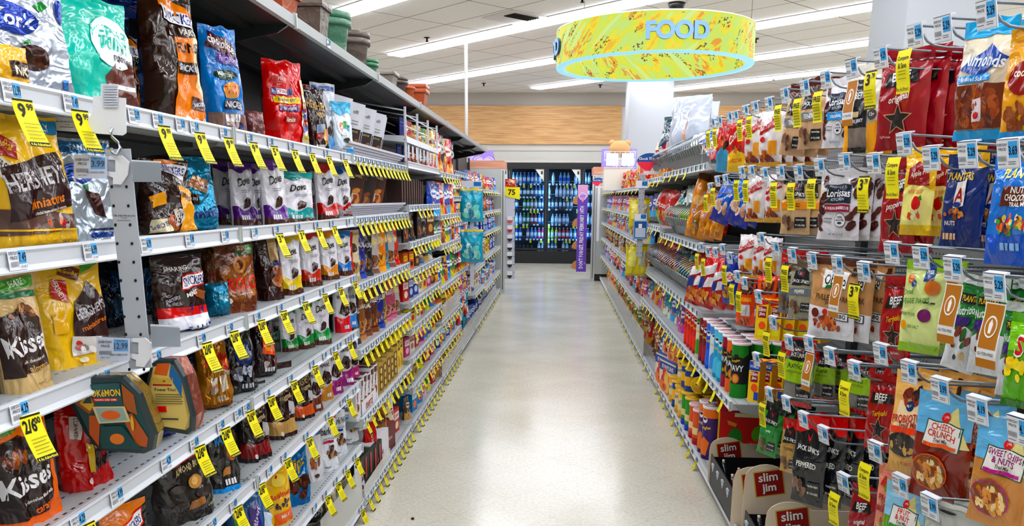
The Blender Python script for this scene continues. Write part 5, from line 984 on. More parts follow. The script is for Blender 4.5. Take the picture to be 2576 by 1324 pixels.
# fifth bay and beyond
for z, nm, ks, h in ((1.584, 'top candy shelf', ['fill2', 'fill0', 'fill8', 'fill9'], .3), (1.28, 'second shelf', ['fill1', 'fill1', 'fill0', 'fill7'], .24), (1.065, 'third shelf', ['fill3', 'fill3', 'fill1', 'fill4', 'fill2'], .17), (.755, 'fourth shelf', ['fill2', 'fill1', 'fill3', 'fill9'], .2), (.50, 'fifth shelf', ['fill4', 'fbox6', 'fill6', 'fbox0', 'fill2'], .16), (.30, 'sixth shelf', ['fbox2', 'fill0', 'fbox5', 'fill2'], .13), (.085, 'bottom shelf', ['fill0', 'fill8', 'fill7', 'fill2', 'fbox0'], .14)):
    shelf(-1, 5.93, 7.15, z, '%s, left fifth bay' % nm, labels=ys(5.93, 7.15, 8), tags=ys(5.98, 7.12, 7), far=1, ttxt=('2', '99'))
    row(ks*2, 5.97, 7.12, z, h, 'left fifth bay %s' % nm, d=.04, yw=.3, seed=int(z*90))
guard(-1, 6.0, 7.13, .50, .12, 'left fifth bay fifth shelf'); guard(-1, 5.95, 7.13, .085, .12, 'left fifth bay bottom shelf')
for b in (7, 8, 9):     # far bays: hanging goods on shelf-like bars, then shelves of tubs and boxes
    for q, z in enumerate((1.50, 1.25, 1.0, .72, .36, .085) if b > 7 else (1.5, 1.22, .95, .68, .42, .085)):
        nm = ['top', 'second', 'third', 'fourth', 'fifth', 'bottom'][q]
        shelf(-1, BY[b], BY[b+1], z, '%s shelf, left %s bay' % (nm, BN[b]), far=2, labels=ys(BY[b], BY[b+1], 6), tags=[(y, ('', '')) for y in ys(BY[b]+.03, BY[b+1], 4)])
        fill(-1, BY[b]+.03, BY[b+1]-.03, z-.008, 'left %s bay %s shelf' % (BN[b], nm), [['fill0', 'fill1', 'fill4', 'fill2'], ['fill1', 'fill4', 'fill9'], ['fbox5', 'fill1', 'fbox2', 'fill7'], ['fbox2', 'fbox0', 'fbox5'], ['fbox2', 'fbox5', 'fbox3'], ['fbox2', 'fbox5', 'fill1']][q], [.2, .18, .2, .18, .2, .2][q], seed=b*10+q)
guard(-1, BY[6], BY[9]+.6, .085, .14, 'bottom shelf of left far bays')
# sixth bay: peg hooks with hanging bags
def hook(side, y, z, place, L=.36, X=None, label='5.29', far=0, tg=None, lift=.05, arm=True, free=0, tdesc='yellow sale tag', order=None):
    """steel peg hook with a scan arm and label holder; tip towards the aisle"""
    X = X if X is not None else (LX if side < 0 else .72)
    t = ob('peg_hook', None, None, (X, y, z), (0, 0, 0 if side < 0 else pi)); rec(t, 'steel peg hook with price label', 'peg hook', place, 'peg hooks', y if order is None else order)
    st = mat('8f949a', 'metal')
    if ('hk', L, arm, far > 1) not in PL:
        m = MB(); m.tube([(-L, 0, -.045), (-.07, 0, -.030), (-.045, 0, -.026), (-.03, 0, -.018), (-.02, 0, -.004)] if far < 2 else [(-L, 0, -.045), (-.03, 0, -.02)], .0027, st, 6 if far < 2 else 4); a = m.mesh('hook_wire')
        m = MB(); m.tube([(-L, 0, -.012), (-.01, 0, .012)], .0028, st, 6 if far < 2 else 4); PL[('hk', L, arm, far > 1)] = (a, m.mesh('scan_arm'))
    a, b = PL[('hk', L, arm, far > 1)]; ob('hook_wire', a, t); ob('scan_arm', b, t)
    if ('pk', label, far) not in PL:
        m = MB(); Wd, H = .042, .044
        m.box((-Wd/2-.001, -.001, -H-.002), (Wd/2+.001, .001, .002), mat('dfe3ea', 'plastic')); m.box((-Wd/2, -.001, -.001), (Wd/2, .012, .002), mat('dfe3ea', 'plastic'))
        art = [('r', .0, .0, 1, 1, 'eef0f4'), ('r', .55, .35, .97, .95, '5fb0e6')]
        if far == 0: art += [('t', label, .76, .62, .34, '0c1a30', 0, .4), ('t', 'EVERYDAY', .28, .84, .1, '3a4050', 0, .48), ('t', 'PRICE', .28, .68, .1, '3a4050', 0, .4), ('t', '||||||||||||||', .26, .34, .2, '2a2e36', 0, .4), ('r', .56, .2, .9, .23, '6a707a'), ('r', .56, .12, .9, .15, '6a707a'), ('r', .08, .12, .44, .15, '6a707a')]
        else: art += [('r', .66, .5, .88, .8, '1c3c60'), ('r', .06, .6, .48, .9, '9aa0ac')]
        put_art(m, art, lambda p, q, o: Vector(((p-.5)*Wd, -.001-o, (q-1)*H)), H/Wd, 'paper', res=1, l0=.0003); PL[('pk', label, far)] = m.mesh('price_label')
    ob('price_label', PL[('pk', label, far)], t, (0, 0, .014), (radians(14), 0, pi/2-.30*(1 if side > 0 else .6)*(-1 if side > 0 else 1)))
    if tg: hang_tag(side, X, y, z-.034, tg, far, place, tdesc, 'flat', yaw=.30*(1 if side > 0 else -1), W=.040, H=.085)
    return t
for q, z in enumerate((1.62, 1.40, 1.18, .95, .72, .50)):
    for k, y in enumerate(ys(7.17, 8.38, 8)):
        hook(-1, y, z, 'left sixth bay row %s' % ['one', 'two', 'three', 'four', 'five', 'six'][q], L=.3, far=2, X=LX-.05)
        key = FB[(q*5+k*3) % 12]; inst(key, LX-.10, y+.01, z-.045-.2, rotz(-1)-.5, 'hanging in left sixth bay row %s' % ['one', 'two', 'three', 'four', 'five', 'six'][q], 1.0)
shelf(-1, 7.15, 8.40, .085, 'bottom shelf, left sixth bay', far=2, labels=ys(7.15, 8.4, 6), tags=())
fill(-1, 7.2, 8.36, .077, 'left sixth bay bottom shelf', ['fill8', 'fill7', 'fill10'], .14, seed=3)
# teal bags on a clip strip in the seventh bay
bag('teal_clip', .2, .27, .05, 'pillow', '2aa8c4', [('b', .93, .99, 'e8c83a'), ('r', .2, .6, .9, .8, '48c0d8'), ('n', .5, .3, .36, .2, ['8adcd0', '1f8fb0', 'c8f0ea'], 14)], 'flat teal bag hanging on a clip strip')
ts = thing('clip_strip', 'white clip strip holding two teal bags in the far left bays', 'clip strip', (LX+.03, 7.9, 1.56))
m = MB(); m.box((-.02, 0, -1.0), (.02, .002, 0), mat('d8dce0', 'plastic')); ob('strip', m, ts)
m = MB(); m.add([(-.1, -.004, -.06), (.1, -.004, -.06), (.1, -.004, .0), (-.1, -.004, .0)], [(0, 1, 2, 3)], mat('eef0f2', 'paper')); m.add([(.02, -.005, -.05), (.09, -.005, -.05), (.09, -.005, -.01), (.02, -.005, -.01)], [(0, 1, 2, 3)], mat('3a86c8', 'paper')); ob('price_card', m, ts)
for q, zz in enumerate((1.18, .80)): inst('teal_clip', LX+.03, 7.86, zz, .15, 'left clip strip', 1.15, order=q)
# --- top shelf with pots
TJ = [1.5, 2.72, 3.94, 5.14, 6.37, 7.6, 8.83, 9.9]
TZ = 1.962
alu = mat('a6aaac', 'paint'); under = mat('3c4040', 'plastic')
for i in range(len(TJ)-1):
    t = ob('top_shelf', None, None, (LX, TJ[i], TZ)); rec(t, 'grey metal canopy shelf with thin rail', 'shelf', 'top of left aisle', 'canopy shelves', TJ[i])
    Ln = TJ[i+1]-TJ[i]; m = MB()
    m.box((-.50, .004, -.03), (-.004, Ln-.004, -.006), under)
    for q in (-.16, -.3, -.44): m.box((q, .004, -.045), (q+.035, Ln-.004, -.03), dark)
    ob('deck', m, t); m = MB(); m.extr([(0, 0), (.008, -.004), (.008, -.036), (-.004, -.04), (-.006, 0)], .003, Ln-.003, alu); m.box((0, 0, -.042), (.012, .012, .004), lgrey); ob('front_rail', m, t)
    for e in (.0, Ln-.006):
        m = MB(); m.extr([(-.01, -.03), (-.50, -.03), (-.50, -.13), (-.44, -.13), (-.05, -.055)], e, e+.005, under); ob('bracket', m, t)
    m = MB()
    m.box((-.50, .02, .0), (-.47, Ln-.02, .03), dark); ob('back_rail', m, t)
for y in (1.9, 3.1): ob('price_label', price_label('12.99', 1), None, (LX+.0095, y, TZ-.02), (0, 0, pi/2)); tag(S.collection.objects[-1], 'price label on top shelf rail %s' % ('near end' if y < 2 else 'below the brown square pot'), 'price label')
def pot(nm, desc, x, y, r, h, col, sq=False, nest=2, z=TZ-.006):
    t = thing(nm, desc, 'flower pot', (x, y, z)); mm = mat(col, 'soft')
    if 'soft_'+col in MATS: pass
    n = 4 if sq else 32; k = 1.25 if sq else 1
    m = MB(); m.lathe([(r*.66*k, 0), (r*.70*k, h*.1), (r*.73*k, h*.32), (r*.745*k, h*.33), (r*.75*k, h*.37), (r*.74*k, h*.38), (r*.86*k, h*.86), (r*k, h*.87), (r*1.02*k, h*.92), (r*k, h*.99), (r*.93*k, h), (r*.9*k, h*.9), (r*.6*k, h*.1), (.001, h*.1)], mm, n); ob('body', m, t)
    for q in range(1, nest):
        zz = h*.14*q; m = MB(); m.lathe([(r*.86*k, h*.8+zz), (r*.9*k, h*.86+zz), (r*k, h*.87+zz), (r*1.02*k, h*.92+zz), (r*k, h*.99+zz), (r*.93*k, h+zz), (r*.9*k, h*.9+zz)], mm, n, caps=False); ob('nested_rim', m, t)
    return t
def potpx(nm, desc, u0, u1, v0, v1, col, sq=False, nest=2, dx=.22, cut=1.0):
    x = LX-dx; y = solve_y((u0+u1)/2, x, TZ+.1); D = proj(x, y, TZ)[2]; r = (u1-u0)/2*D/FPX; h = (v1-v0)*D/FPX
    return pot(nm, desc, x, y, r/(1.25*.9 if sq else 1), h, col, sq, nest)
potpx('flower_pot', 'terracotta square planter nearest the camera on the top shelf', 590, 760, -70, 60, 'b8603e', True, 1, .24)
potpx('flower_pot', 'brown square planter on the top shelf beside the green pots', 722, 838, -42, 90, '6b6058', True, 1, .18)
potpx('flower_pot', 'nested sage green round pots on the top shelf, the larger stack', 768, 884, 5, 130, '5f8a72', False, 2, .22)
potpx('flower_pot', 'nested brown round pots on the top shelf', 834, 932, 75, 190, '6e645c', False, 2, .24)
potpx('flower_pot', 'small nested sage green pots on the top shelf', 878, 952, 140, 205, '4f8a68', False, 2, .2)
potpx('flower_pot', 'pale beige square planter on the top shelf', 925, 1008, 168, 240, '9c958c', True, 1, .2)
potpx('flower_pot', 'low brown round pots past the beige planter', 952, 1026, 200, 262, '5f554e', False, 2, .2)
potpx('flower_pot', 'nested terracotta square planters at the far end of the pots', 1008, 1085, 224, 300, 'b5623f', True, 2, .22)
potpx('flower_pot', 'small round terracotta pot beside the far square planters', 1000, 1044, 238, 292, 'b8663f', False, 1, .14)
# --- left end panel, header, signs
e = thing('end_panel', 'grey end panel closing the far left aisle fixture', 'panel', (-1.3, 12.34, 0))
m = MB(); m.box((0, 0, .0), (.46, .04, 1.82), lgrey); ob('panel', m, e)
m = MB(); m.box((.46, -.01, .0), (.52, .05, 1.82), mat('c6c9c6', 'paint')); m.box((.485, -.0115, .05), (.495, -.01, 1.8), mat('3a3c3a', 'matte')) ; ob('slotted_upright', m, e)
m = MB(); m.box((-.2, .01, 1.825), (.50, .8, 1.94), wood_mat('peach_wood', 'b8785c', 'd09478')); tag(ob('header_box', m, None, (-1.3, 12.34, 0)), 'peach woodgrain header box above the left end panel', 'header')
def love(nm, x0, x1, z0, z1, y, lab, person):
    t = thing(nm, lab, 'sign', ((x0+x1)/2, y, z0)); w_, h_ = x1-x0, z1-z0
    m = MB(); m.box((-w_/2, 0, 0), (w_/2, .01, h_), mat('a394dc', 'card'))
    art = [('e', .12, .95, .08, .05, 'b8a8e8'), ('r', .0, .0, .5, .72, 'c0b4e8')] if person else [('e', .15, .8, .1, .14, 'b4a6e6'), ('e', .9, .85, .09, .14, 'b4a6e6')]
    hx = .74 if person else .62
    def heart(s, c): return ('g', [(hx+s*.3*16*sin(a)**3/16*h_/w_*1.5, .36+s*.40*(13*cos(a)-5*cos(2*a)-2*cos(3*a)-cos(4*a))/16) for a in [k*2*pi/28 for k in range(28)]], c)
    art += [heart(1.3, '8f86d0'), heart(1.18, 'd4ccf2'), heart(1.02, '6a62a8'), heart(.96, 'cfc6f0')]
    art += [('t', 'Love', hx, .26, .3, '5a529c', 0, .3)]
    if person: art += [('g', [(.16, .0), (.32, .0), (.31, .5), (.17, .5)], 'c89a86'), ('e', .24, .56, .075, .16, '4a3630'), ('e', .245, .42, .068, .24, 'd8aa94'), ('r', .19, .44, .3, .47, '3a3030')]
    put_art(m, art, lambda a, b, o: Vector(((a-.5)*w_, -o, b*h_)), h_/w_, 'card', res=3, l0=.001); ob('board', m, t)
love('hanging_sign', -1.60, -1.02, 1.82, 2.13, 13.2, 'purple Love heart sign with a face above the left end panel', True)
# razor strip with yellow 75 tag
rz = thing('clip_strip', 'clear hanging strip of razor refill pods beside the left end panel', 'clip strip', (-.735, 12.9, .16))
m = MB(); m.box((-.075, 0, 0), (.075, .004, 1.32), mat('c9ccd8', 'plastic'))
for q in range(10): m.box((.055, -.002, .1+q*.12), (.072, 0, .11+q*.12), mat('4a5080', 'paper'))
ob('backing', m, rz)
m = MB(); put_art(m, [('g', [(.0, .95), (1, .95), (1, .1), (.3, .3), (.0, .6)], 'f0e61a'), ('t', '75', .55, .6, .4, '1a1a1a')], lambda a, b, o: Vector((-.13+a*.28, -.012-o, 1.20+b*.22)), .8, 'paper', res=2); ob('price_card', m, rz)
for q, (zz, c) in enumerate([(.86, 'c8606a'), (.72, 'b83a44'), (.58, '4a3038'), (.44, '15161a'), (.31, '15161a'), (.18, '15161a'), (-.05+.06, '20242a')]):
    m = MB(); m.box((-.04, -.03, .05), (.04, -.002, .11), mat('e4e6ea', 'plastic')); m.add([(-.045, -.031, .05), (.045, -.031, .05), (.02, -.031, .005), (-.01, -.031, .0), (-.045, -.002, .05), (.045, -.002, .05), (.02, -.002, .005), (-.01, -.002, .0)], [(0, 3, 2, 1), (0, 4, 7, 3), (1, 2, 6, 5), (3, 7, 6, 2), (4, 5, 6, 7)], mat(c, 'plastic'))
    tag(ob('blister_pod', m, None, (-.735, 12.885, .16+zz)), '%s small refill pod on the clear strip by left endcap' % ['uppermost pink', 'red', 'dark maroon', 'fourth down black', 'fifth down black', 'sixth down black', 'lowest grey patterned'][q], 'refill pod', 'refill pods on the clear strip')
bag('red_end', .13, .12, .05, 'pillow', 'c8282c', [('n', .5, .5, .4, .3, ['f0d0a0', 'a01820', 'e86a50'], 8)], 'small red bag beyond the left end panel')
inst('red_end', -.74, 12.97, 1.50, .1, 'above the yellow 75 card', 1.6)
# ================================================================ right aisle
RXr = .765
def jp(key, base, art, desc, w=.17, h=.23, t=.035, seeds=(1, 3), **kw): bag(key, w, h, t, 'pillow' if kw.pop('pil', 0) else 'hang', base, art, desc, 'bag', 'jerky_pouch' if 'jerky' in desc or 'pork' in desc else 'trail_mix_bag' if ('mix' in desc or 'nut' in desc or 'almond' in desc) else 'snack_bag', seeds=seeds, **kw)
jp('almond', 'e8e0cc', [('b', .86, 1, '3fb0e0'), ('b', .0, .08, '2fa8dc'), ('g', [(.05, .6), (.6, .78), (.95, .66), (.5, .52)], '1c4fa0'), ('t', 'Almonds', .5, .66, .11, 'e4ecf4', -6, .8, .2), ('r', .05, .48, .7, .54, '2f9ad8'), ('t', 'Reduced Salt', .35, .51, .04, 'f0f4f8', -2, .6), ('r', .03, .09, .97, .46, '7a3c20'), ('n', .48, .27, .46, .19, ['a0522c', '8a4424', 'b8683c', '6a3018'], 80), ('g', [(.4, .15), (.6, .15), (.6, .34), (.4, .34)], 'e8dce0'), ('e', .5, .2, .06, .03, 'c8202c')], 'blue and white bag of almonds', w=.19, h=.28, t=.05)
jp('gold_cookie', 'eab01e', [('e', .5, .55, .36, .16, '9a1c20'), ('t', 'cookies', .5, .6, .08, 'f4ecd8', 0, .6), ('n', .5, .2, .4, .14, ['8a4a28', 'a8643c'], 30), ('b', .0, .07, '2fa0d8')], 'golden yellow bag beside the almonds', w=.19, h=.27)
def jerky(key, flav, extra, desc, base='9c2030'):
    jp(key, base, [('b', .86, .875, '5f1018'), ('b', .90, .91, '7a1822'), ('g', [(.14, .62), (.84, .66), (.8, .78), (.2, .76)], '1c1c20'), ('t', 'BEEF', .48, .72, .09, 'f0ecec', 2, .5), ('t', 'JERKY', .48, .65, .04, 'e8e4e4', 2, .3), ('t', flav, .5, .5, .09, 'e8e0e0' if extra == 0 else 'e0b83a', 8, .85, .25), ('g', [(.5+.3*cos(pi/2+k*pi/5)*(1 if k % 2 == 0 else .45), .30+.17*sin(pi/2+k*pi/5)*(1 if k % 2 == 0 else .45)) for k in range(10)], 'c8a080'), ('g', [(.5+.26*cos(pi/2+k*pi/5)*(1 if k % 2 == 0 else .45), .30+.145*sin(pi/2+k*pi/5)*(1 if k % 2 == 0 else .45)) for k in range(10)], '2c2428'), ('t', '5g Carbs', .6, .1, .04, 'f0dcdc', 0, .5), ('t', '11g Protein', .25, .13, .03, 'e8c8c8', 0, .3), ('e', .5, .83, .05, .025, 'c8404c')], desc, w=.17, h=.25)
jerky('jerky_orig', 'original', 0, 'deep red beef jerky pouch'); jerky('jerky_pepper', 'peppered', 0, 'crimson peppered jerky pouch', 'a42834'); jerky('jerky_teri', 'Teriyaki', 1, 'red teriyaki jerky pouch', 'a8242c')
jp('oberto', 'e4e0d4', [('g', [(.0, .0), (.2, .0), (.2, .4), (.0, .36)], 'f2b428'), ('g', [(.72, .0), (1, .0), (1, .38), (.76, .34)], 'f2b428'), ('r', .2, .05, .72, .4, '8a8078'), ('r', .2, .3, .74, .84, '1a1c20'), ('t', 'OBERTO', .47, .66, .08, 'f2f2f2', -1, .5), ('r', .25, .605, .37, .615, '2f8a48'), ('r', .56, .605, .7, .615, 'c8282c'), ('r', .28, .42, .5, .48, 'd8c09c'), ('t', 'BBS JERKY', .46, .37, .05, 'f0f0f0', 0, .44), ('t', 'ALL NATURAL', .47, .78, .03, 'd0d0d0', 0, .4), ('e', .86, .44, .1, .06, '5a5a58'), ('t', '12g', .86, .44, .05, 'e8e8e8', 0, .16), ('r', .2, .02, .72, .08, '1a1a1c')], 'cream and black jerky pouch with yellow sides', w=.15, h=.25)
def loris(key, acc, word, desc):
    jp(key, 'e2e0e4', [('n', .12, .5, .1, .45, ['5a2420', '4a1c1a', '6a3028'], 10), ('n', .86, .5, .1, .45, ['5a2420', '4a1c1a', '6a3028'], 10), ('r', .2, .52, .8, .78, '1c2a44'), ('t', 'Lorissas', .5, .66, .11, 'f0f0f4', 0, .56), ('t', 'KITCHEN', .5, .57, .04, 'c8d0dc', 0, .34), ('r', .2, .40, .8, .5, acc), ('t', word, .5, .45, .045, 'f4e8f0', 0, .56), ('e', .6, .28, .14, .1, '1c2a44'), ('e', .6, .28, .13, .092, 'e8e6ea'), ('t', '100%', .6, .32, .035, '1c2a44', 0, .18), ('t', 'GRASS-FED', .6, .28, .025, '1c2a44', 0, .2), ('e', .6, .24, .05, .015, '1c2a44'), ('r', .22, .3, .4, .31, '6a7080'), ('r', .22, .25, .4, .26, '6a7080'), ('t', 'NET WT 2.2 OZ', .5, .08, .03, '4a80b8', 0, .35)], desc, w=.17, h=.24, t=.03)
loris('loris_bbq', '9a1c48', 'KOREAN BARBECUE', 'white jerky bag with magenta band'); loris('loris_orig', '2f9ad8', 'ORIGINAL', 'white jerky bag with blue band')
def jl(key, base, top, acc, word, desc, w=.16, h=.25, seeds=(1, 3)):
    jp(key, base, [('b', .8, 1, top), ('g', [(.14, .56), (.84, .58), (.78, .8), (.5, .86), (.22, .8)], '1a1a1c'), ('g', [(.42, .8), (.46, .74), (.5, .72), (.54, .74), (.58, .8), (.53, .77), (.5, .69), (.47, .77)], 'd8302c'), ('t', "JACK LINK'S", .5, .63, .075, 'f2f2f2', -3, .7), ('r', .06, .4, .94, .52, acc), ('t', word, .5, .46, .06, 'f0f0e8' if acc[0] < '9' else '2a2a20', 0, .8), ('g', [(.55, .1), (.92, .12), (.92, .28), (.58, .27)], '1c1c1e'), ('t', '10g PROTEIN', .74, .23, .03, 'f0f0f0', 0, .3), ('t', '80 CALORIES', .74, .15, .03, 'f0f0f0', 0, .3), ('n', .3, .18, .2, .1, ['8a6a54', '5a3c30', 'a08068'], 8)], desc, w=w, h=h, seeds=seeds)
jl('jl_brown', 'c8a98a', '5a2a22', '8a8a8a', 'TENDER', 'tan and brown jerky pouch'); jl('jl_tan', 'cdb18c', '1c1c1c', 'e89a3c', 'GRILLED', 'tan jerky pouch with orange band'); jl('jl_pepper', '7a8084', 'c0202a', '4a4e54', 'PEPPER', 'grey and red peppered jerky pouch'); jl('jl_grey', 'a8a490', '6a5c48', '7c8288', 'PEPPER', 'slim grey and gold jerky pouch')
jl('jl_green', '3f9a48', '1c1c1c', '2f9a50', 'turkey', 'green and black turkey jerky pouch'); jl('jl_jumbo', '26282c', 'c8282c', '303236', 'PEPPERED', 'black and red jumbo jerky pouch', .18, .3); jl('jl_tanred', 'c8a468', 'c0202a', 'c8a468', 'TERIYAKI', 'tan jerky pouch with red base')
jp('jalap', '8a8a84', [('b', .74, 1, 'c41f2a'), ('g', [(.2, .68), (.75, .68), (.8, .98), (.2, .98)], '1a1a1c'), ('t', "JACK LINK'S", .5, .76, .08, 'f0f0f0', 0, .55), ('b', .36, .68, 'a8cc1e'), ('t', 'JALAPEÑO', .42, .6, .1, '1a1c10', 0, .72), ('t', 'CARNE SECA BEEF JERKY', .42, .51, .04, '8a7a10', 0, .6), ('g', [(.5, .12), (.95, .14), (.95, .36), (.52, .34)], '1a1a1c'), ('t', '11g PROTEIN', .73, .29, .05, 'f0f0f0', 0, .36), ('t', '80 CALORIES', .73, .18, .04, 'f0f0f0', 0, .36), ('b', .0, .08, 'b81c26')], 'lime and black jalapeno jerky pouch', w=.19, h=.24, seeds=(2, 5))
jp('pork', 'c49a70', [('b', .92, 1, '5a3a2a'), ('g', [(.0, .0), (1, .0), (1, .34), (.5, .38), (.0, .42)], 'e6e6ea'), ('g', [(.3, .64), (.8, .64), (.84, .84), (.3, .86)], 'f2f2f0'), ('t', 'Oberto', .57, .74, .13, '1a1a1a', -2, .46), ('g', [(.36, .64), (.78, .64), (.74, .67), (.4, .68)], '2f7a3c'), ('t', 'PULLED PORK', .55, .52, .075, '5a3418', -2, .7), ('t', 'JERKY', .5, .45, .05, '5a3418', -2, .3), ('n', .5, .2, .36, .1, ['a04a24', 'c8683c', '8a3818', 'd88850'], 36), ('e', .22, .32, .08, .06, '7a2f1c'), ('e', .42, .34, .06, .04, 'c83a24'), ('g', [(.64, .25), (.92, .24), (.92, .34), (.66, .35)], '2a2a30'), ('g', [(.66, .26), (.9, .25), (.9, .33), (.68, .34)], 'e8e8ec'), ('t', 'BBQ', .78, .295, .06, '2a2a30', 0, .2), ('r', .88, .8, .98, .9, '4a3020')], 'kraft and white pulled pork pouch', w=.19, h=.25, seeds=(1, 4))
jp('apple', 'f0c41e', [('b', .0, .12, 'e8c818'), ('g', [(.0, .12), (1, .12), (1, .5), (.5, .62), (.0, .5)], 'f2e8a0'), ('g', [(.2, .58), (.9, .56), (.8, .76), (.5, .84), (.2, .76)], '9a1c26'), ('t', 'Apple Pie', .55, .7, .08, 'f0e0d8', 10, .55, .2), ('t', 'HONEY CANDY', .5, .5, .05, 'e89a2c', 0, .5), ('e', .55, .37, .15, .08, 'c82018'), ('g', [(.6, .44), (.7, .46), (.74, .4), (.66, .41)], '3f8a30'), ('n', .5, .24, .3, .06, ['f4ecc8', 'd85a38'], 8)], 'yellow bag with red apple', w=.15, h=.27, seeds=(2, 4))
jp('planters_navy', '1a3474', [('g', [(.74, .84), (.98, .86), (.98, 1), (.76, 1)], 'f0c02c'), ('t', 'NEW!', .86, .92, .035, '1a1a20', 0, .2), ('t', 'PLANTERS', .42, .76, .08, 'f0cc3c', -2, .62), ('g', [(.34, .42), (.6, .44), (.58, .72), (.36, .7)], 'e8e4dc'), ('t', 'A', .46, .56, .16, 'a8202c', 0, .2), ('e', .44, .46, .1, .03, '1f3f8a'), ('n', .36, .35, .28, .06, ['b8703c', 'd89a60', '8a4a28'], 14), ('t', 'NUTS', .3, .26, .05, 'e8e4e0', 0, .3), ('k', .12, .08, 'f0c8a0')], 'navy nut pouch with gold lettering', w=.19, h=.27, seeds=(1, 3))
jp('planters_blue', '1f7fd0', [('b', .0, .28, '1d62c4'), ('g', [(.3, .54), (.98, .56), (.98, .72), (.35, .72)], '6a3020'), ('t', 'PLANTERS', .6, .84, .09, 'f4d838', 0, .74), ('t', 'NUT &', .66, .69, .06, 'f4f0e8', 0, .4), ('t', 'CHOCOLATE', .68, .62, .06, 'f4f0e8', 0, .56), ('t', 'TRAIL MIX', .68, .56, .04, 'f4f0e8', 0, .4), ('n', .56, .38, .4, .1, ['d83a2c', 'e8c030', '3fa858', 'e87a3a', '9a5030', 'e8dcc0', '6a3820'], 46), ('k', .4, .14, '9cc4ec')], 'bright blue trail mix bag', w=.22, h=.28, t=.06, seeds=(2,))
jp('planters_green', '3a8a48', [('g', [(.0, .0), (1, .0), (1, .42), (.5, .48), (.0, .36)], 'e4e6e8'), ('g', [(.1, .7), (.8, .72), (.8, .82), (.12, .8)], '151a16'), ('t', 'PLANTERS', .46, .76, .06, 'f0cc3c', 2, .6), ('t', 'Nutrition', .42, .64, .09, 'e8f4e8', 8, .7), ('g', [(.1, .44), (.6, .5), (.62, .58), (.12, .56)], '4a2a80'), ('n', .5, .36, .26, .1, ['8a3a24', '2f7a3c', '5a2018'], 8), ('e', .4, .14, .06, .03, '20242c'), ('e', .62, .17, .08, .04, 'e0c090'), ('e', .3, .26, .06, .03, '7a1c28'), ('b', .9, 1, 'd8dcd8')], 'green and white nut mix pouch', w=.16, h=.28, seeds=(1, 4))
jp('veggie', 'dfe8a8', [('b', .9, 1, '9cc82a'), ('b', .0, .1, 'a4cc2a'), ('r', .5, .78, .74, .98, '1f4f8a'), ('t', 'FREE', .62, .88, .04, 'f0f4f8', 0, .18), ('e', .2, .8, .08, .05, 'e08a2c'), ('e', .74, .72, .18, .08, 'd8822c'), ('e', .3, .75, .06, .035, '20408a'), ('t', 'Dried', .2, .66, .06, '4a8a3c', 10, .26, .2), ('t', 'VEGGIE SNACKS', .4, .57, .06, '3f8a3c', 4, .64), ('t', 'FREE FOOD', .26, .42, .035, '4a8a3c', 0, .4), ('e', .66, .42, .16, .07, '7a2468'), ('e', .16, .3, .08, .05, 'e8a838'), ('t', 'SEA SALT', .42, .29, .035, '5a8a4a', 0, .36), ('r', .6, .55, .86, .57, '3a5a20')], 'pale green vegetable snack bag', w=.18, h=.28, seeds=(3,))
jp('probiotic', 'ecc080', [('e', .5, .93, .16, .015, '3a2c20'), ('g', [(.1, .3), (.95, .3), (.9, .7), (.2, .72)], 'f0dcb8'), ('n', .5, .76, .34, .08, ['7a2f24', '3a2018', 'a8442c'], 7), ('e', .46, .68, .09, .05, '1f3f6a'), ('t', 'Big Win', .46, .68, .03, 'e8ecf0', 0, .14), ('t', 'PROBIOTIC', .44, .56, .075, 'c83a2c', 6, .7), ('t', 'Trail Mix', .5, .5, .06, 'a8302c', 6, .5, .2), ('g', [(.02, .4), (.96, .42), (.98, .48), (.04, .47)], 'e85a28'), ('e', .4, .3, .36, .12, '3c3432'), ('n', .4, .3, .32, .1, ['2c2624', '4a403c', 'd8b070'], 24), ('t', 'PROBIOTICS', .56, .12, .035, 'b86a3c', 4, .4)], 'orange cream probiotic trail mix bag', w=.18, h=.28, seeds=(1, 3))
def crunch(key, top, base, word, wcol, ban, desc, w=.2):
    jp(key, base, [('b', .62, 1, top), ('g', [(.28, .55), (.7, .9), (.98, .55)], 'e8dca0'), ('g', [(.2, .52), (.84, .5), (.88, .74), (.24, .76)], '2f5a48'), ('g', [(.22, .53), (.82, .51), (.86, .73), (.26, .75)], 'ece8e4'), ('t', word[0], .54, .70, .06, wcol, -4, .54), ('t', word[1], .53, .635, .06, wcol, -4, .54), ('t', 'Trail Mix', .53, .58, .035, '5a4a3a', -4, .3, .2), ('r', .24, .52, .8, .555, ban), ('e', .55, .79, .08, .045, 'd83a3a'), ('t', 'Big Win', .55, .79, .03, 'f4ecec', 0, .12), ('e', .4, .28, .32, .17, ban), ('e', .4, .28, .3, .16, '8a5a34'), ('n', .4, .28, .28, .14, ['c8843c', 'e8b868', '8a4a24', 'd89a50', 'f0d8a8'], 34)], desc, w=w, h=.29, seeds=(1, 3))
crunch('cheesy', '7ab8dc', '8a3424', ('CHEESY', 'CRUNCH'), 'c8503c', 'e8703a', 'blue and rust trail mix bag'); crunch('sweetchips', '7ab8dc', 'c8925a', ('SWEET CHIPS', '& NUTS'), '9a2f7a', 'b82f8a', 'blue and tan trail mix bag with purple lettering', .22); crunch('fruitnut', '9cc8e0', '7ab048', ('FRUIT', '& NUT'), 'd04a38', '4a9a44', 'pale blue and green fruit nut bag')
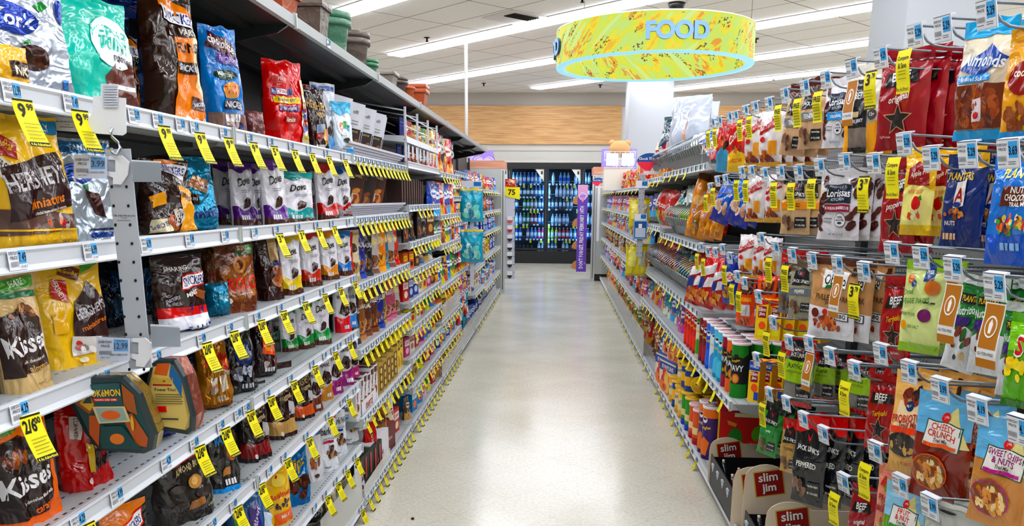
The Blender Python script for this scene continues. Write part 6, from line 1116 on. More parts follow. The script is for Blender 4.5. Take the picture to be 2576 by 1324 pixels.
jp('protein', 'e8a08a', [('n', .5, .8, .4, .08, ['c8382c', '8a9a3c', 'a84a30'], 7), ('t', 'PROTEIN', .5, .6, .08, 'b02434', -3, .7), ('t', 'Trail Mix', .5, .53, .06, 'a8302c', 0, .5, .2), ('b', .44, .5, 'a81c34'), ('r', .62, .68, .9, .8, '2a4058'), ('n', .5, .26, .36, .14, ['c8a468', 'a87a40', 'd8c090', '7a8a4a'], 30)], 'salmon pink protein trail mix bag', w=.17, h=.28, seeds=(2,))
jp('clear_grey', 'b8bab4', [('t', 'mix', .5, .5, .12, '7a7c78', 10, .5, .3), ('e', .4, .9, .14, .015, '2a2c2a'), ('b', .95, 1, 'd0d2cc')], 'grey translucent bag at bottom right', w=.2, h=.26)
jp('sunflower', '6cae2c', [('g', [(.0, .6), (.9, .62), (.9, .9), (.0, .9)], '8cc838'), ('t', 'S', .3, .66, .24, 'f4f0f0', 0, .4), ('t', 'S', .3, .66, .2, 'c81f2c', 0, .34), ('n', .3, .4, .3, .1, ['f0d020', 'f4e040'], 10), ('b', .0, .08, '3a7a28')], 'green sunflower seed bag at right edge', w=.2, h=.28)
jp('combos', 'e8e2e2', [('t', 'Combos', .5, .76, .16, 'c8202c', 24, .9, .25), ('g', [(.06, .56), (.9, .72), (.88, .76), (.1, .62)], 'b81c26'), ('g', [(.5, .2), (.86, .2), (.86, .46), (.52, .44)], 'e8a83c'), ('n', .4, .16, .34, .1, ['8a3a1c', 'c87a38', '7a2418'], 12), ('t', 'CHEESE', .4, .04, .05, 'd8a020', 0, .4), ('e', .26, .48, .12, .05, 'd0404a'), ('b', .0, .07, 'e0b028')], 'white snack bag with slanted red lettering', w=.16, h=.2, t=.05, pil=1, seeds=(1, 4))
jp('combos_red', 'cc222a', [('t', 'Combos', .5, .7, .16, 'f2e8e0', 30, .9, .25), ('g', [(.0, .0), (1, .0), (1, .3), (.5, .42), (.0, .3)], 'e8c428'), ('t', 'CHEDDAR', .5, .2, .07, 'c84a20', 4, .7), ('n', .6, .42, .3, .08, ['c87a38', '8a3a1c'], 8)], 'red and yellow snack bag', w=.16, h=.22, t=.05, pil=1, seeds=(2, 3))
jp('combos_blue', 'c8282c', [('g', [(.0, .0), (1, .0), (1, .36), (.4, .5), (.0, .3)], '5aa8cc'), ('n', .5, .6, .3, .14, ['2a1a1c', 'e0602c'], 8)], 'red bag with blue base', w=.15, h=.22, t=.05, pil=1)
jp('pepfish', '2a6ccc', [('t', 'Pepperidge', .5, .62, .12, 'f0f2f4', 30, .9), ('g', [(.0, .0), (1, .0), (1, .3), (.4, .4), (.0, .26)], '2c3a9a'), ('n', .5, .42, .4, .16, ['e8d0c0', 'c89a80', 'f0e4dc'], 14), ('b', .88, .95, '4a9ce0')], 'tilted blue snack bag', w=.16, h=.22, t=.05, pil=1, seeds=(1, 5))
jp('goldchip', 'd8922c', [('b', .9, 1, '7a4a2c'), ('t', 'Ruffled', .5, .55, .12, 'd8c8e0', 50, .8), ('e', .5, .6, .3, .08, 'e8c080'), ('n', .5, .25, .38, .16, ['e8a838', 'c87a20', 'f0c060'], 16)], 'glossy golden chip bag', w=.17, h=.27, t=.08, pil=1, seeds=(2, 6))
jp('bugles', 'c81e28', [('g', [(.5, .6), (1, .72), (1, .9), (.55, .8)], 'ecebee'), ('g', [(.0, .5), (.5, .6), (.55, .78), (.05, .68)], 'ecebee'), ('g', [(.4, .36), (.95, .44), (1, .6), (.5, .56)], 'ecebee'), ('g', [(.1, .3), (.4, .34), (.4, .55), (.1, .5)], '24408e'), ('n', .5, .18, .4, .14, ['d8924a', 'b86a2c', 'e8b878'], 18)], 'red and white checked snack bag', w=.18, h=.27, t=.07, pil=1, seeds=(1, 3, 5))
jp('chex_blue', '1f3fa0', [('e', .5, .55, .4, .1, 'f0e8e0'), ('t', 'CHEX', .5, .55, .12, 'c8202c', 0, .7), ('n', .5, .25, .4, .16, ['d8b878', 'b8863c', '8a5a2c'], 20)], 'blue snack mix bag', w=.15, h=.25, t=.06, pil=1)
jp('reeses', 'e8601c', [('r', .3, .62, .9, .9, '5a2a1c'), ('n', .6, .76, .26, .1, ['c8843c', '8a4a28'], 10), ('r', .4, .2, .85, .42, 'd8dce4'), ('n', .5, .08, .4, .08, ['a85a2c', '7a3c1c', 'd89a60'], 14), ('r', .3, .48, .9, .56, 'f0a830')], 'orange peanut butter snack bag', w=.16, h=.24, t=.05, pil=1, seeds=(2, 4))
jp('redbox', 'c81a20', [('r', .0, .4, 1, .42, 'a01018'), ('t', 'SALE', .5, .6, .1, 'f0e0e0')], 'plain red snack bag', w=.16, h=.22, t=.05, pil=1)
box('slim_box', .055, .2, .1, 'f0cc28', [('g', [(.0, .84), (1, .9), (1, 1), (.0, 1)], 'c8282c'), ('r', .2, .55, .86, .84, '9a1c24'), ('t', 'Slim', .52, .76, .1, 'f2ecec', 0, .6), ('t', 'Jim', .52, .64, .1, 'f2ecec', 0, .5), ('e', .6, .36, .3, .1, 'e86a1c'), ('r', .3, .1, .9, .26, 'e8e020')], 'yellow and red meat stick box hanging', side='e8b41e')
box('slim_blue', .055, .2, .1, 'f0cc28', [('r', .0, .78, 1, 1, '2356b0'), ('t', '14 MILD', .5, .88, .08, 'f0ecec', 0, .8), ('r', .2, .5, .86, .76, '9a1c24'), ('t', 'Slim', .52, .7, .09, 'f2ecec', 0, .6), ('t', 'Jim', .52, .59, .09, 'f2ecec', 0, .5), ('e', .6, .36, .3, .1, 'e86a1c'), ('r', .6, .06, 1, .26, '2356b0')], 'yellow and blue meat stick box hanging', side='e8a41e')
for i, (k, u, w_) in enumerate([('b', 0, 0)]): pass
def cans(key, base, top, word, desc, wavy=None):
    art = [('b', .8, .985, top)] if top else []
    if wavy: art += [('b', .0, .26, top), ('g', [(.05, .8), (.2, .74), (.35, .79), (.5, .73), (.65, .79), (.8, .74), (.95, .8), (.95, .82), (.05, .82)], top), ('t', 'WAVY', .52, .55, .11, 'f4f4f4', 0, .62), ('e', .58, .36, .13, .09, 'd8843c'), ('e', .58, .36, .08, .06, 'e8a868'), ('e', .4, .34, .05, .04, '9ab02c'), ('t', 'Pringles', .56, .68, .055, 'e8c02c', 14, .3, .2), ('e', .58, .77, .08, .035, '2a1a14')]
    else: art += [('t', 'Pringles', .5, .6, .075, 'f0cc30', 8, .5, .2), ('e', .5, .76, .1, .06, 'f4f0ec'), ('e', .5, .78, .07, .025, '3a2418'), ('g', [(.3, .1), (.6, .08), (.7, .34), (.5, .44), (.36, .36)], top or 'e8b060')]
    can(key, .0405, .245, base, art, desc, 'can', 'snack_can')
cans('can_green', '15191a', '2f8a34', 'WAVY', 'black and green wavy snack can', 1); cans('can_orange', '15191a', 'e8782a', 'WAVY', 'black and orange wavy snack can', 1); cans('can_maroon', '15191a', '9a1c44', 'WAVY', 'black and maroon wavy snack can', 1)
cans('can_cyan', '2fa8d0', '6ac8e4', '', 'cyan snack can'); cans('can_blue', '1f5cc4', '3a7ae0', '', 'blue snack can'); cans('can_white', 'dfe6ee', '5a9ad8', '', 'white and blue snack can'); cans('can_dark', '7a1c2c', 'a83040', '', 'dark red snack can'); cans('can_lime', 'e4e8d8', '4fa83a', '', 'white and green snack can'); cans('can_red', 'cc1c1e', 'e8482c', '', 'red snack can'); cans('can_purple', '4a2a78', 'e8842c', '', 'purple snack can')
# ---- frames
RB = [.95, 2.17, 3.40, 4.62, 6.15, 7.4, 8.7, 10.1, 11.5, 12.9, 14.36]
for i in range(10): bay(1, RB[i], RB[i+1], 1.66 if i < 4 else 1.6, PEGR if i < 3 else PEG, 'right %s bay' % BN[i], depth=.475)
# ---- hooks seen in the near bays: (column,row) of the label tops
def hk_at(u, v, lab, tg, place, far=0, X=.72):
    d = CR @ Vector(((u-CX)/FPX, (CY-v)/FPX, -1)); t = X/d.x; y = d.y*t; z = CAMH+d.z*t
    ttx_, dsc = (None, '') if not tg else {'c': (('Compare', ''), 'yellow compare and save tag'), 'f': (('FREE', ''), 'yellow FREE offer tag'), 'g': None, '3': (('3', '79'), 'yellow sale tag')}[tg] if tg != 'g' else (None, '')
    hook(1, y, z-.014, place, L=.45, X=X, label=lab, far=far, tg=ttx_, tdesc=dsc)
    if tg == 'g':
        if 'gf' not in TG:
            m = MB(); put_art(m, [('r', 0, 0, 1, 1, 'ecebe8'), ('r', .06, .30, .94, .98, 'b8803c'), ('r', .0, .0, 1, .14, 'b8803c'), ('e', .5, .64, .3, .17, 'f4f0ea'), ('e', .5, .64, .25, .14, 'b8803c'), ('g', [(.44, .54), (.56, .54), (.6, .68), (.5, .76), (.4, .68)], 'f4f0ea'), ('t', 'GLUTEN-FREE', .5, .22, .05, '4a4658', 0, .8)], lambda a, b, o: Vector(((a-.5)*.042, -.004*sin(b*5)-o, (b-1)*.11)), 2.6, 'paper', res=4, l0=.0004)
            TG['gf'] = m.mesh('gluten_free_tag')
        o = ob('price_tag', TG['gf'], None, (X+.008, y, z-.048), (0, 0, -pi/2+.3)); rec(o, 'white and tan gluten-free tag', 'price tag', place, 'tan gluten-free tags', y)
rowsR = {'top hook row': [(2480, 2, '5.29', ''), (2370, 42, '5.29', ''), (2300, 62, '5.29', 'c'), (2213, 120, '4.29', '3'), (2140, 150, '5.29', 'g'), (2075, 180, '5.29', 'f'), (2022, 202, '5.29', 'f'), (1972, 222, '5.29', 'f'), (1932, 246, '1.99', ''), (1897, 256, '1.99', 'f'), (1873, 266, '1.99', 'f'), (1848, 280, '1.99', ''), (1833, 284, '1.99', ''), (1808, 294, '1.99', 'f'), (1791, 300, '1.99', 'f')],
 'second hook row': [(2535, 352, '3.69', ''), (2432, 358, '5.29', ''), (2340, 370, '5.29', ''), (2272, 336, '5.29', 'c'), (2195, 388, '4.99', '3'), (2122, 388, '4.79', ''), (2059, 402, '5.29', 'f'), (2006, 416, '5.29', 'f'), (1961, 418, '1.99', 'f'), (1921, 424, '1.99', ''), (1888, 418, '1.99', 'f'), (1864, 420, '1.99', 'f'), (1823, 440, '1.99', ''), (1803, 444, '1.99', 'f'), (1785, 462, '1.99', 'f')],
 'third hook row': [(2240, 612, '5.29', ''), (2314, 620, '5.29', ''), (2395, 648, '5.29', 'g'), (2500, 690, '5.29', 'g'), (2170, 662, '1.99', '3'), (2104, 646, '4.99', 'g'), (2040, 638, '5.29', ''), (1990, 626, '5.29', 'f'), (1948, 610, '1.99', 'f'), (1912, 588, '1.99', ''), (1833, 637, '1.99', 'f'), (1815, 616, '1.99', ''), (1797, 625, '1.99', ''), (1778, 624, '1.99', 'f'), (1762, 613, '1.99', 'f')],
 'fourth hook row': [(2212, 868, '4.29', ''), (2284, 912, '4.39', ''), (2362, 955, '3.99', ''), (2456, 1003, '4.19', ''), (2562, 1052, '4.19', ''), (2146, 912, '4.79', 'c'), (2084, 878, '5.29', ''), (2032, 848, '5.29', 'g'), (1982, 846, '5.29', 'f'), (1942, 798, '1.99', 'f'), (1905, 733, '1.99', ''), (1870, 700, '1.99', 'f'), (1852, 684, '1.99', 'f')],
 'fifth hook row': [(2198, 1116, '4.29', 'c'), (2262, 1200, '1.79', ''), (2336, 1250, '3.99', ''), (2118, 1196, '4.79', 'c'), (2068, 1076, '4.79', ''), (2018, 1040, '4.79', ''), (1975, 1000, '4.79', ''), (1932, 978, '1.99', 'f'), (1900, 890, '1.99', '')]}
for nm, lst in rowsR.items():
    for u, v, lab, tg in lst: hk_at(u, v, lab, tg, 'right '+nm)
def hang(key, u0, u1, v0, v1, place, n=1, X=.80, gap=.045, yaw=None, tilt=0, wob=.05):
    p = PR[key]; rr = random.Random(int(u0+v0)); uc, vc = (u0+u1)/2, (v0+v1)/2
    y = solve_y(uc, X, 1.4)
    for _ in range(3): d = CR @ Vector(((uc-CX)/FPX, (CY-vc)/FPX, -1)); t = X/d.x; y = d.y*t
    P0 = W(uc, v1, y); D = proj(X, y, P0.z)[2]; h = (v1-v0)*D/FPX; sc = h/p['h']
    a, sc = fit(1, X, y, p, sc, (u1-u0)*D/FPX, 30 if yaw is None else yaw)
    for i in range(n):
        inst(key, X+i*gap, y+(rr.uniform(-.006, .006) if i else 0), P0.z+(rr.uniform(-.004, .004) if i else 0), a+(rr.uniform(-wob, wob)-.12*min(i, 2) if i else 0), 'right '+place, sc, ry=tilt, order=y+i*.001,
             desc=p['desc']+(', frontmost' if i == 0 else ', behind') if n > 1 else None)
T1, T2, T3, T4, T5 = 'top hook row', 'second hook row', 'third hook row', 'fourth hook row', 'fifth hook row'
hang('gold_cookie', 2530, 2640, 85, 350, T1, 2); hang('almond', 2412, 2545, 68, 352, T1, 2, X=.79)
hang('jerky_orig', 2210, 2335, 135, 378, T1, 6, gap=.042); hang('oberto', 2127, 2215, 175, 390, T1, 3); hang('loris_orig', 2072, 2148, 205, 372, T1, 3); hang('jl_brown', 2010, 2080, 205, 375, T1, 3); hang('jl_brown', 1962, 2030, 222, 392, T1, 3, tilt=.12)
hang('combos', 1920, 1962, 285, 418, T1, 4, X=.78); hang('combos', 1882, 1925, 292, 420, T1, 4, X=.78); hang('combos_red', 1832, 1885, 300, 432, T1, 3); hang('combos_blue', 1808, 1845, 310, 432, T1, 2)
hang('planters_blue', 2490, 2620, 400, 668, T2, 2, X=.78); hang('planters_navy', 2375, 2475, 395, 622, T2, 3, X=.79, gap=.06); hang('apple', 2272, 2352, 378, 592, T2, 3, gap=.05); hang('jerky_pepper', 2232, 2296, 405, 636, T2, 2)
hang('loris_bbq', 2060, 2165, 430, 604, T2, 6, X=.79, gap=.035); hang('jl_tan', 1965, 2042, 435, 590, T2, 4); hang('combos', 1925, 1978, 442, 555, T2, 3, X=.78); hang('combos', 1878, 1925, 445, 558, T2, 3, X=.78); hang('pepfish', 1820, 1885, 455, 566, T2, 2, tilt=.35); hang('pepfish', 1782, 1835, 455, 560, T2, 2, tilt=.35)
hang('goldchip', 1722, 1780, 440, 600, T2, 1, tilt=.22); hang('goldchip', 1755, 1800, 470, 602, T2, 1, tilt=.2, X=.83); hang('goldchip', 1785, 1818, 500, 602, T2, 1, tilt=.2, X=.86); hang('redbox', 1965, 2000, 330, 425, T1, 2, X=.95); hang('redbox', 1990, 2040, 300, 410, T1, 1, X=1.0)
hang('planters_green', 2378, 2462, 690, 932, T3, 1, X=.78, tilt=.15); hang('planters_green', 2448, 2530, 700, 942, T3, 2, X=.80); hang('planters_green', 2520, 2600, 760, 1000, T3, 2, X=.78); hang('veggie', 2270, 2372, 658, 888, T3, 2, X=.78); hang('jerky_teri', 2230, 2285, 697, 908, T3, 1)
hang('pork', 2037, 2155, 652, 852, T3, 3, X=.78, gap=.05); hang('jl_grey', 1985, 2052, 655, 800, T3, 2); hang('jl_pepper', 1960, 2018, 632, 790, T3, 3)
for i, u in enumerate((1858, 1892, 1920)): hang('combos', u, u+48, 592+i*4, 698+i*2, T3, 1, X=.78+.02*i)
hang('bugles', 1720, 1772, 630, 765, T3, 1, X=.78, tilt=.25); hang('bugles', 1745, 1800, 630, 772, T3, 1, X=.79, tilt=.25); hang('bugles', 1778, 1830, 650, 775, T3, 2, X=.80, tilt=.2); hang('chex_blue', 1822, 1858, 640, 765, T3, 2, X=.82)
hang('reeses', 1855, 1900, 690, 820, T3, 1); hang('reeses', 1900, 1955, 695, 815, T3, 2)
hang('sunflower', 2535, 2650, 790, 1030, T4, 1, X=.76); hang('probiotic', 2243, 2352, 932, 1195, T4, 4, X=.78, gap=.04); hang('cheesy', 2300, 2440, 985, 1262, T4, 2, X=.77, gap=.08); hang('sweetchips', 2450, 2600, 1050, 1330, T4, 2, X=.76)
hang('jerky_teri', 2180, 2264, 940, 1135, T4, 2, X=.80); hang('jalap', 1972, 2050, 850, 1022, T4, 1, X=.78); hang('jalap', 2052, 2100, 880, 1010, T4, 3, X=.86); hang('jalap', 2130, 2200, 900, 1040, T4, 2, X=.9)
for i in range(5): hang('slim_box', 1908+i*34, 1950+i*34, 752+i*3, 852+i*2, T4, 1, X=.80+i*.045)
for i in range(3): hang('slim_blue', 1890+i*30, 1930+i*30, 905+i, 1008-i, T5, 1, X=.80+i*.05)
for i in range(4): hang('jl_green', 1910+i*26, 1952+i*26, 1000+i*3, 1145-i*3, T5, 1, X=.79+i*.05, tilt=.15)
hang('jl_tanred', 1965, 2015, 1050, 1190, T5, 1, X=.8); hang('jl_jumbo', 1995, 2080, 1038, 1268, T5, 6, X=.78, gap=.06); hang('jl_pepper', 1960, 2010, 860, 985, T5, 2, X=.92)
hang('protein', 2203, 2285, 1165, 1380, T5, 1, X=.79); hang('fruitnut', 2220, 2325, 1208, 1440, T5, 1, X=.76); hang('jerky_orig', 2138, 2205, 1213, 1400, T5, 1); hang('clear_grey', 2320, 2460, 1258, 1500, T5, 3, X=.76)
# ---- snack can shelf and lower shelf
T = shelf(1, 3.45, 6.15, .548, 'snack can shelf, right third bay', labels=ys(3.5, 6.1, 24), tags=[(y, ('', '')) for y in ys(3.5, 6.1, 14)], far=1, price='2.29')
order = ['can_green', 'can_orange', 'can_maroon', 'can_cyan', 'can_cyan', 'can_white', 'can_blue', 'can_dark', 'can_dark', 'can_lime', 'can_red', 'can_red', 'can_red', 'can_red']
for r_ in range(4):
    for i, k in enumerate(order):
        if r_ == 3 and i > 6: continue
        kk = k if r_ < 2 or i > 1 else 'can_green'
        inst(kk, .825+r_*.088, 3.60+i*.105+(.02 if r_ % 2 else 0), .540, -1.0+.12*(i % 3), 'right snack can shelf %s' % ['front row', 'second row', 'third row', 'back row'][r_], 1)
for i, c in enumerate(('can_white', 'can_blue', 'can_white')):
    o = inst(c, 1.0, 4.02+i*.0+.0, .90, 0, 'lying end-on above the snack cans', .85, rx=pi/2-.0, order=i); o.location = (.93+i*.08, 4.1, .86-i*.012)
m = MB(); m.box((0, 0, 0), (.3, .3, .006), grey); o = ob('small_shelf', m, None, (.86, 3.85, .80)); tag(o, 'small grey shelf holding the end-on cans', 'shelf')
shelf(1, .95, 6.15, .078, 'bottom shelf, near right bays', labels=ys(4.1, 6.1, 14), tags=[(y, ('2', '99')) for y in ys(4.05, 6.0, 9)], far=1)
fill(1, 4.7, 6.1, .54, 'right fourth bay snack shelf', ['fill10', 'fill0', 'fill5', 'fill2', 'fill1'], .22, seed=5)
can('jar_blue', .045, .15, '1f4f9c', [('r', .1, .3, .9, .7, 'f0c02c')], 'blue canister with yellow lid', 'canister', 'snack_canister', lid=('f0c41e', 'f0c820'))
can('jar_yellow', .045, .15, 'f0c01e', [('r', .1, .3, .9, .75, 'e8dcb0'), ('t', 'PLANTERS', .5, .6, .14, '1f3f8a', 0, .5)], 'yellow canister with yellow lid', 'canister', 'snack_canister', lid=('f0c41e', 'f0c820'))
can('jar_green', .045, .17, '3f9a3a', [('b', .0, .2, '1f4fb0'), ('g', [(.3, .3), (.6, .3), (.62, .5), (.3, .5)], 'e8d8a8')], 'green canister with blue base', 'canister', 'snack_canister', lid=('f0c41e', 'f0c820'))
can('jar_orange', .045, .17, 'd8682c', [('b', .0, .2, 'b82820'), ('g', [(.3, .3), (.6, .3), (.62, .5), (.3, .5)], 'f0d8a8')], 'orange canister with cream picture', 'canister', 'snack_canister', lid=('f4d0d0', 'f4d0d0'))
BSf = 'right aisle bottom shelf'
for i, (k, y) in enumerate([('can_purple', 4.16), ('can_purple', 4.27), ('jar_orange', 4.42), ('jar_orange', 4.55), ('jar_green', 4.70), ('jar_green', 4.84), ('jar_yellow', 4.98), ('jar_yellow', 5.12), ('jar_blue', 5.26), ('jar_yellow', 5.40)]): inst(k, .825, y, .07, -1.0, BSf, 1.15)
for i, (k, y) in enumerate([('jar_orange', 4.5), ('jar_blue', 4.75), ('jar_yellow', 4.92), ('jar_blue', 5.1)]): inst(k, .935, y, .07, -1.0, BSf+' back row', 1.25)
for i, (k, y, z) in enumerate([('jar_blue', 4.86, .262), ('jar_blue', 5.0, .262), ('jar_yellow', 5.16, .25)]): inst(k, .83, y, z, -1.0, 'stacked on jars, right bottom shelf', .95)
o = inst('jar_yellow', .86, 4.45, .44, 0, 'lying across the stacked jars', 1.0, ry=pi/2); o.location = (.79, 5.22, .45); o = inst('jar_blue', .86, 4.1, .30, 0, 'tipped towards the aisle beside the stacked jars', 1.0); o.location = (.86, 4.62, .36); o.rotation_euler = (pi/2-.2, 0, -.35)
box('chipbox', .3, .24, .2, 'c81c1c', [('r', .2, .92, .8, .99, 'e8e0c0'), ('e', .22, .5, .1, .22, '2f8a34'), ('e', .6, .62, .16, .18, '7ab83a'), ('e', .84, .5, .08, .2, '2f8a34'), ('g', [(.36, .1), (.66, .1), (.62, .5), (.4, .5)], 'e03028'), ('t', 'Pringles', .56, .3, .14, 'f0cc30', 75, .3, .2), ('e', .45, .36, .06, .1, 'f4f0ec'), ('g', [(.1, .86), (.24, .8), (.22, .74), (.12, .78)], 'e8a03c'), ('g', [(.7, .84), (.86, .86), (.88, .74), (.76, .72)], 'e8a03c'), ('r', .36, .02, .7, .08, 'e8d020')], 'large red snack can multipack box', side='d8c020', top='c81c1c')
inst('chipbox', 1.03, 4.12, .07, -.12, BSf, 1.2)
box('snackbox', .24, .2, .14, 'e8d8c8', [('r', .0, .7, 1, .95, '24509c'), ('t', 'FUNYUNS', .5, .82, .14, 'f0f0f0', 0, .7), ('n', .5, .35, .42, .25, ['e88a5a', 'f0c878', 'c8442c'], 16)], 'pale snack variety box', side='1f4f9c', top='24509c')
for i, y in enumerate((5.6, 5.86)): inst('snackbox', .86, y, .07, -1.3, BSf, 1.15); inst('snackbox', .87, y+.02, .30, -1.3, 'stacked box, '+BSf, .8)
fill(1, 6.0, 6.15, .07, BSf+' far part', ['fill4', 'fill9', 'fill6'], .24, seed=8)
# ---- cardboard trays with header cards
kraft = mat('dccfbb', 'card'); blackc = mat('17181a', 'card')
def tray_card(u, v, uR, name, lab, ybk=.0):
    X0 = .745; y = solve_y(u, X0, .3); P0 = W(u, v, y); zt = P0.z; w_ = .42
    t = thing('display_card', lab, 'display card', (X0, y, .072)); H = zt-.072
    m = MB(); r = .075; pts = [(0, 0), (w_, 0), (w_, H-.03), (r*2.1, H-.03)] + [(r*1.05+r*1.02*cos(a), H-.05+.05*sin(a)) for a in [k*pi/10 for k in range(2, 11)]] + [(0, H-.07)]
    n = len(pts); vs = [(x, 0, z) for x, z in pts]+[(x, .004, z) for x, z in pts]
    m.add(vs, [list(range(n)), [n+i for i in range(n)][::-1]]+[((i+1) % n, i, n+i, n+(i+1) % n) for i in range(n)], kraft); ob('card', m, t)
    m = MB()
    def M(a, b, o): q = radians(10); xx, zz = (a-.5)*.115, (b-.5)*.105; return Vector((r*1.25+xx*cos(q)-zz*sin(q), -o-.0005, H-.075+xx*sin(q)+zz*cos(q)))
    put_art(m, [('r', .0, .0, 1, 1, 'c8b060'), ('r', .04, .04, .96, .96, '9c1c22'), ('t', 'slim', .5, .73, .36, '2a1a14', 0, .92), ('t', 'jim', .5, .27, .42, '2a1a14', 0, .92), ('t', 'slim', .48, .75, .34, 'f0ece8', 0, .88), ('t', 'jim', .48, .29, .40, 'f0ece8', 0, .88)], M, .9, 'card', res=2, l0=.0005); ob('logo', m, t); return y
ya = tray_card(1787, 1100, 1990, '', 'kraft header card with red logo, farthest of the four on right bottom shelf')
yb = tray_card(1846, 1174, 0, '', 'kraft header card half hidden behind the third one, right bottom shelf')
yc = tray_card(1872, 1168, 0, '', 'kraft header card with full red logo, second nearest on the right bottom shelf')
yd = tray_card(1926, 1262, 0, '', 'kraft header card with red logo nearest the camera at bottom right')
for i, (y1_, y0_, nm) in enumerate(((ya, yb, 'far'), (yc, yd, 'middle'), (yd, yd-.35, 'near'))):
    t = thing('stick_tray', 'black cardboard tray of meat sticks, %s one on right bottom shelf' % nm, 'tray', (.75, y0_+.02, .072)); Ln = y1_-y0_-.04
    m = MB(); hh = .15; m.box((0, 0, 0), (.4, Ln, .004), blackc); m.box((0, 0, 0), (.004, Ln, hh), blackc); m.box((.396, 0, 0), (.4, Ln, hh), blackc); m.box((0, 0, 0), (.4, .004, hh*.9), blackc); m.box((0, Ln-.004, 0), (.4, Ln, hh*.9), blackc); ob('carton', m, t)
    for q, y in enumerate(ys(.02, Ln-.02, 4 if i < 2 else 3)): ob('price_label', PL[('pk', '1.99', 0)], t, (-.002, y, .12), (radians(10), 0, -pi/2+.25), .9)
    for q in range(10):
        m = MB(); m.tube([(0, 0, 0), (.0, 0, .15)], .009, mat(['7a1c1c', '2a2c34', 'b8402c', '4a2018'][q % 4], 'film'), 8); m.tube([(0, 0, .15), (0, 0, .165)], .006, mat('d8d0c8', 'film'), 6)
        o = ob('meat_stick', m, None, (.80+(q % 3)*.10, y0_+.06+(q//3)*(Ln-.1)/4, .078), (0, .15, q)); rec(o, '%s wrapped meat stick' % ['red', 'dark', 'orange', 'brown'][q % 4], 'meat stick', nm+' black tray on right bottom shelf', 'meat sticks in the trays', q)
# ---- basket shelves of the fourth and fifth bays
wire = mat('b4b8ba', 'metal')
def basket(y0, y1, z, place, X=.765, H=.11, wires=True, side_grid=False):
    t = ob('metal_basket', None, None, (X, y0, z)); rec(t, 'grey metal basket with slanted front and wire loops', 'basket', place, 'metal baskets', y0); Ln = y1-y0
    m = MB(); m.extr([(.10, .0), (.02, H), (.017, H), (.097, .0)][::-1], .005, Ln-.005, mat('7d7c76', 'metal')); m.box((.10, .005, 0), (.40, Ln-.005, .003), mat('8a8a86', 'metal')); ob('front_panel', m, t)
    m = MB(); m.tube([(.018, .005, H+.004), (.018, Ln-.005, H+.004)], .005, wire, 6); ob('front_rail', m, t)
    if wires:
        n = int(Ln/.09)
        for q in range(n+1):
            y = .01+(Ln-.02)*q/n; m = MB(); m.tube([(.03, y, H-.04), (.008, y, H+.0), (.004, y, H+.03), (.03, y, H+.055), (.20, y, H+.13)], .0035, wire, 5); ob('wire_loop', m, t)
    if side_grid:
        m = MB()
        for q in range(9): m.tube([(.03+q*.045, 0, .0), (.03+q*.045-.0, -.0, .12+q*.018)], .003, wire, 5)
        m.tube([(.02, 0, H), (.40, 0, .28)], .0045, wire, 5); m.tube([(.02, 0, .06), (.4, 0, .14)], .003, wire, 5); ob('side_grid', m, t)
    return t
whitebag = [('white_bag', 'c6ccd8', [('g', [(.5, .3), (.62, .3), (.52, .8)], 'e8a878'), ('b', .0, .1, '2a2c50')], 'large white snack bag in top basket'), ('green_bag', 'a8c83a', [('g', [(.0, .5), (1, .55), (1, 1), (.0, 1)], 'd8e0e0'), ('e', .4, .5, .2, .08, '1f5c5c')], 'white and lime snack bag'), ('pop_bag', '1f4a5c', [('n', .5, .3, .4, .2, ['c83050', 'e8e4e0', '48b0a8'], 12), ('t', 'POPCORN', .5, .6, .08, 'e8f0f0', 0, .7)], 'dark teal popcorn bag'), ('red_big', 'c41a22', [('t', 'Doritos', .5, .6, .16, 'f4e8e0', -10, .8), ('g', [(.1, .2), (.5, .1), (.6, .4), (.2, .5)], 'e8a83c')], 'large glossy red chip bag'), ('cyan_big', '28a0a8', [('g', [(.2, .3), (.7, .2), (.8, .5), (.3, .6)], 'e8c898'), ('b', .7, 1, '15181c')], 'teal and black chip bag'), ('pink_big', 'e0503c', [('g', [(.2, .4), (.8, .45), (.8, .7), (.3, .75)], '2a4a90'), ('b', .75, 1, 'd8c8b8')], 'coral red chip bag'), ('yel_purple', 'e8c02c', [('g', [(.3, .2), (.8, .2), (.8, .7), (.3, .7)], '6a3a98'), ('t', 'TAKIS', .5, .5, .1, 'f4e8f4', 0, .5)], 'yellow bag with purple panel')]
for k, c, a, d in whitebag: bag(k, .24, .32, .12, 'pillow', c, a, d, 'bag', 'snack_bag', seeds=(1, 3, 6), nx=10, ny=12)
for z, y0, y1, nm, big, hmax in ((1.585, 4.36, 6.15, 'top basket shelf', ['pepfish', 'fill7', 'fill1', 'pepfish', 'fill7', 'green_bag', 'pepfish', 'fill1'], .21), (1.165, 4.45, 6.15, 'second basket shelf', ['red_big', 'yel_purple', 'green_bag', 'green_bag', 'green_bag', 'cyan_big'], .30), (.82, 4.36, 6.15, 'third basket shelf', ['pink_big', 'red_big', 'cyan_big', 'red_big', 'cyan_big', 'yel_purple'], .27)):
    shelf(1, y0, y1, z, '%s, right fourth bay' % nm, labels=ys(y0, y1, 12), tags=[(y, ('', '')) for y in ys(y0+.5, y1, 4)], far=2, rk=lgrey)
    basket(max(y0, 4.72)+.02, y1-.02, z, 'right fourth bay '+nm, side_grid=z > 1.5)
    rr = random.Random(int(z*10)); n = len(big)
    for i, k in enumerate(big):
        ya_ = max(y0, 4.7); y = ya_+.16+(y1-ya_-.25)*i/(n-1); p = PR[k]; sc = hmax/p['h']
        inst(k, .765+.125+rr.uniform(0, .04), y, z+.035, -pi/2+rr.uniform(.25, .6), 'right fourth bay '+nm, sc, rx=-.22)
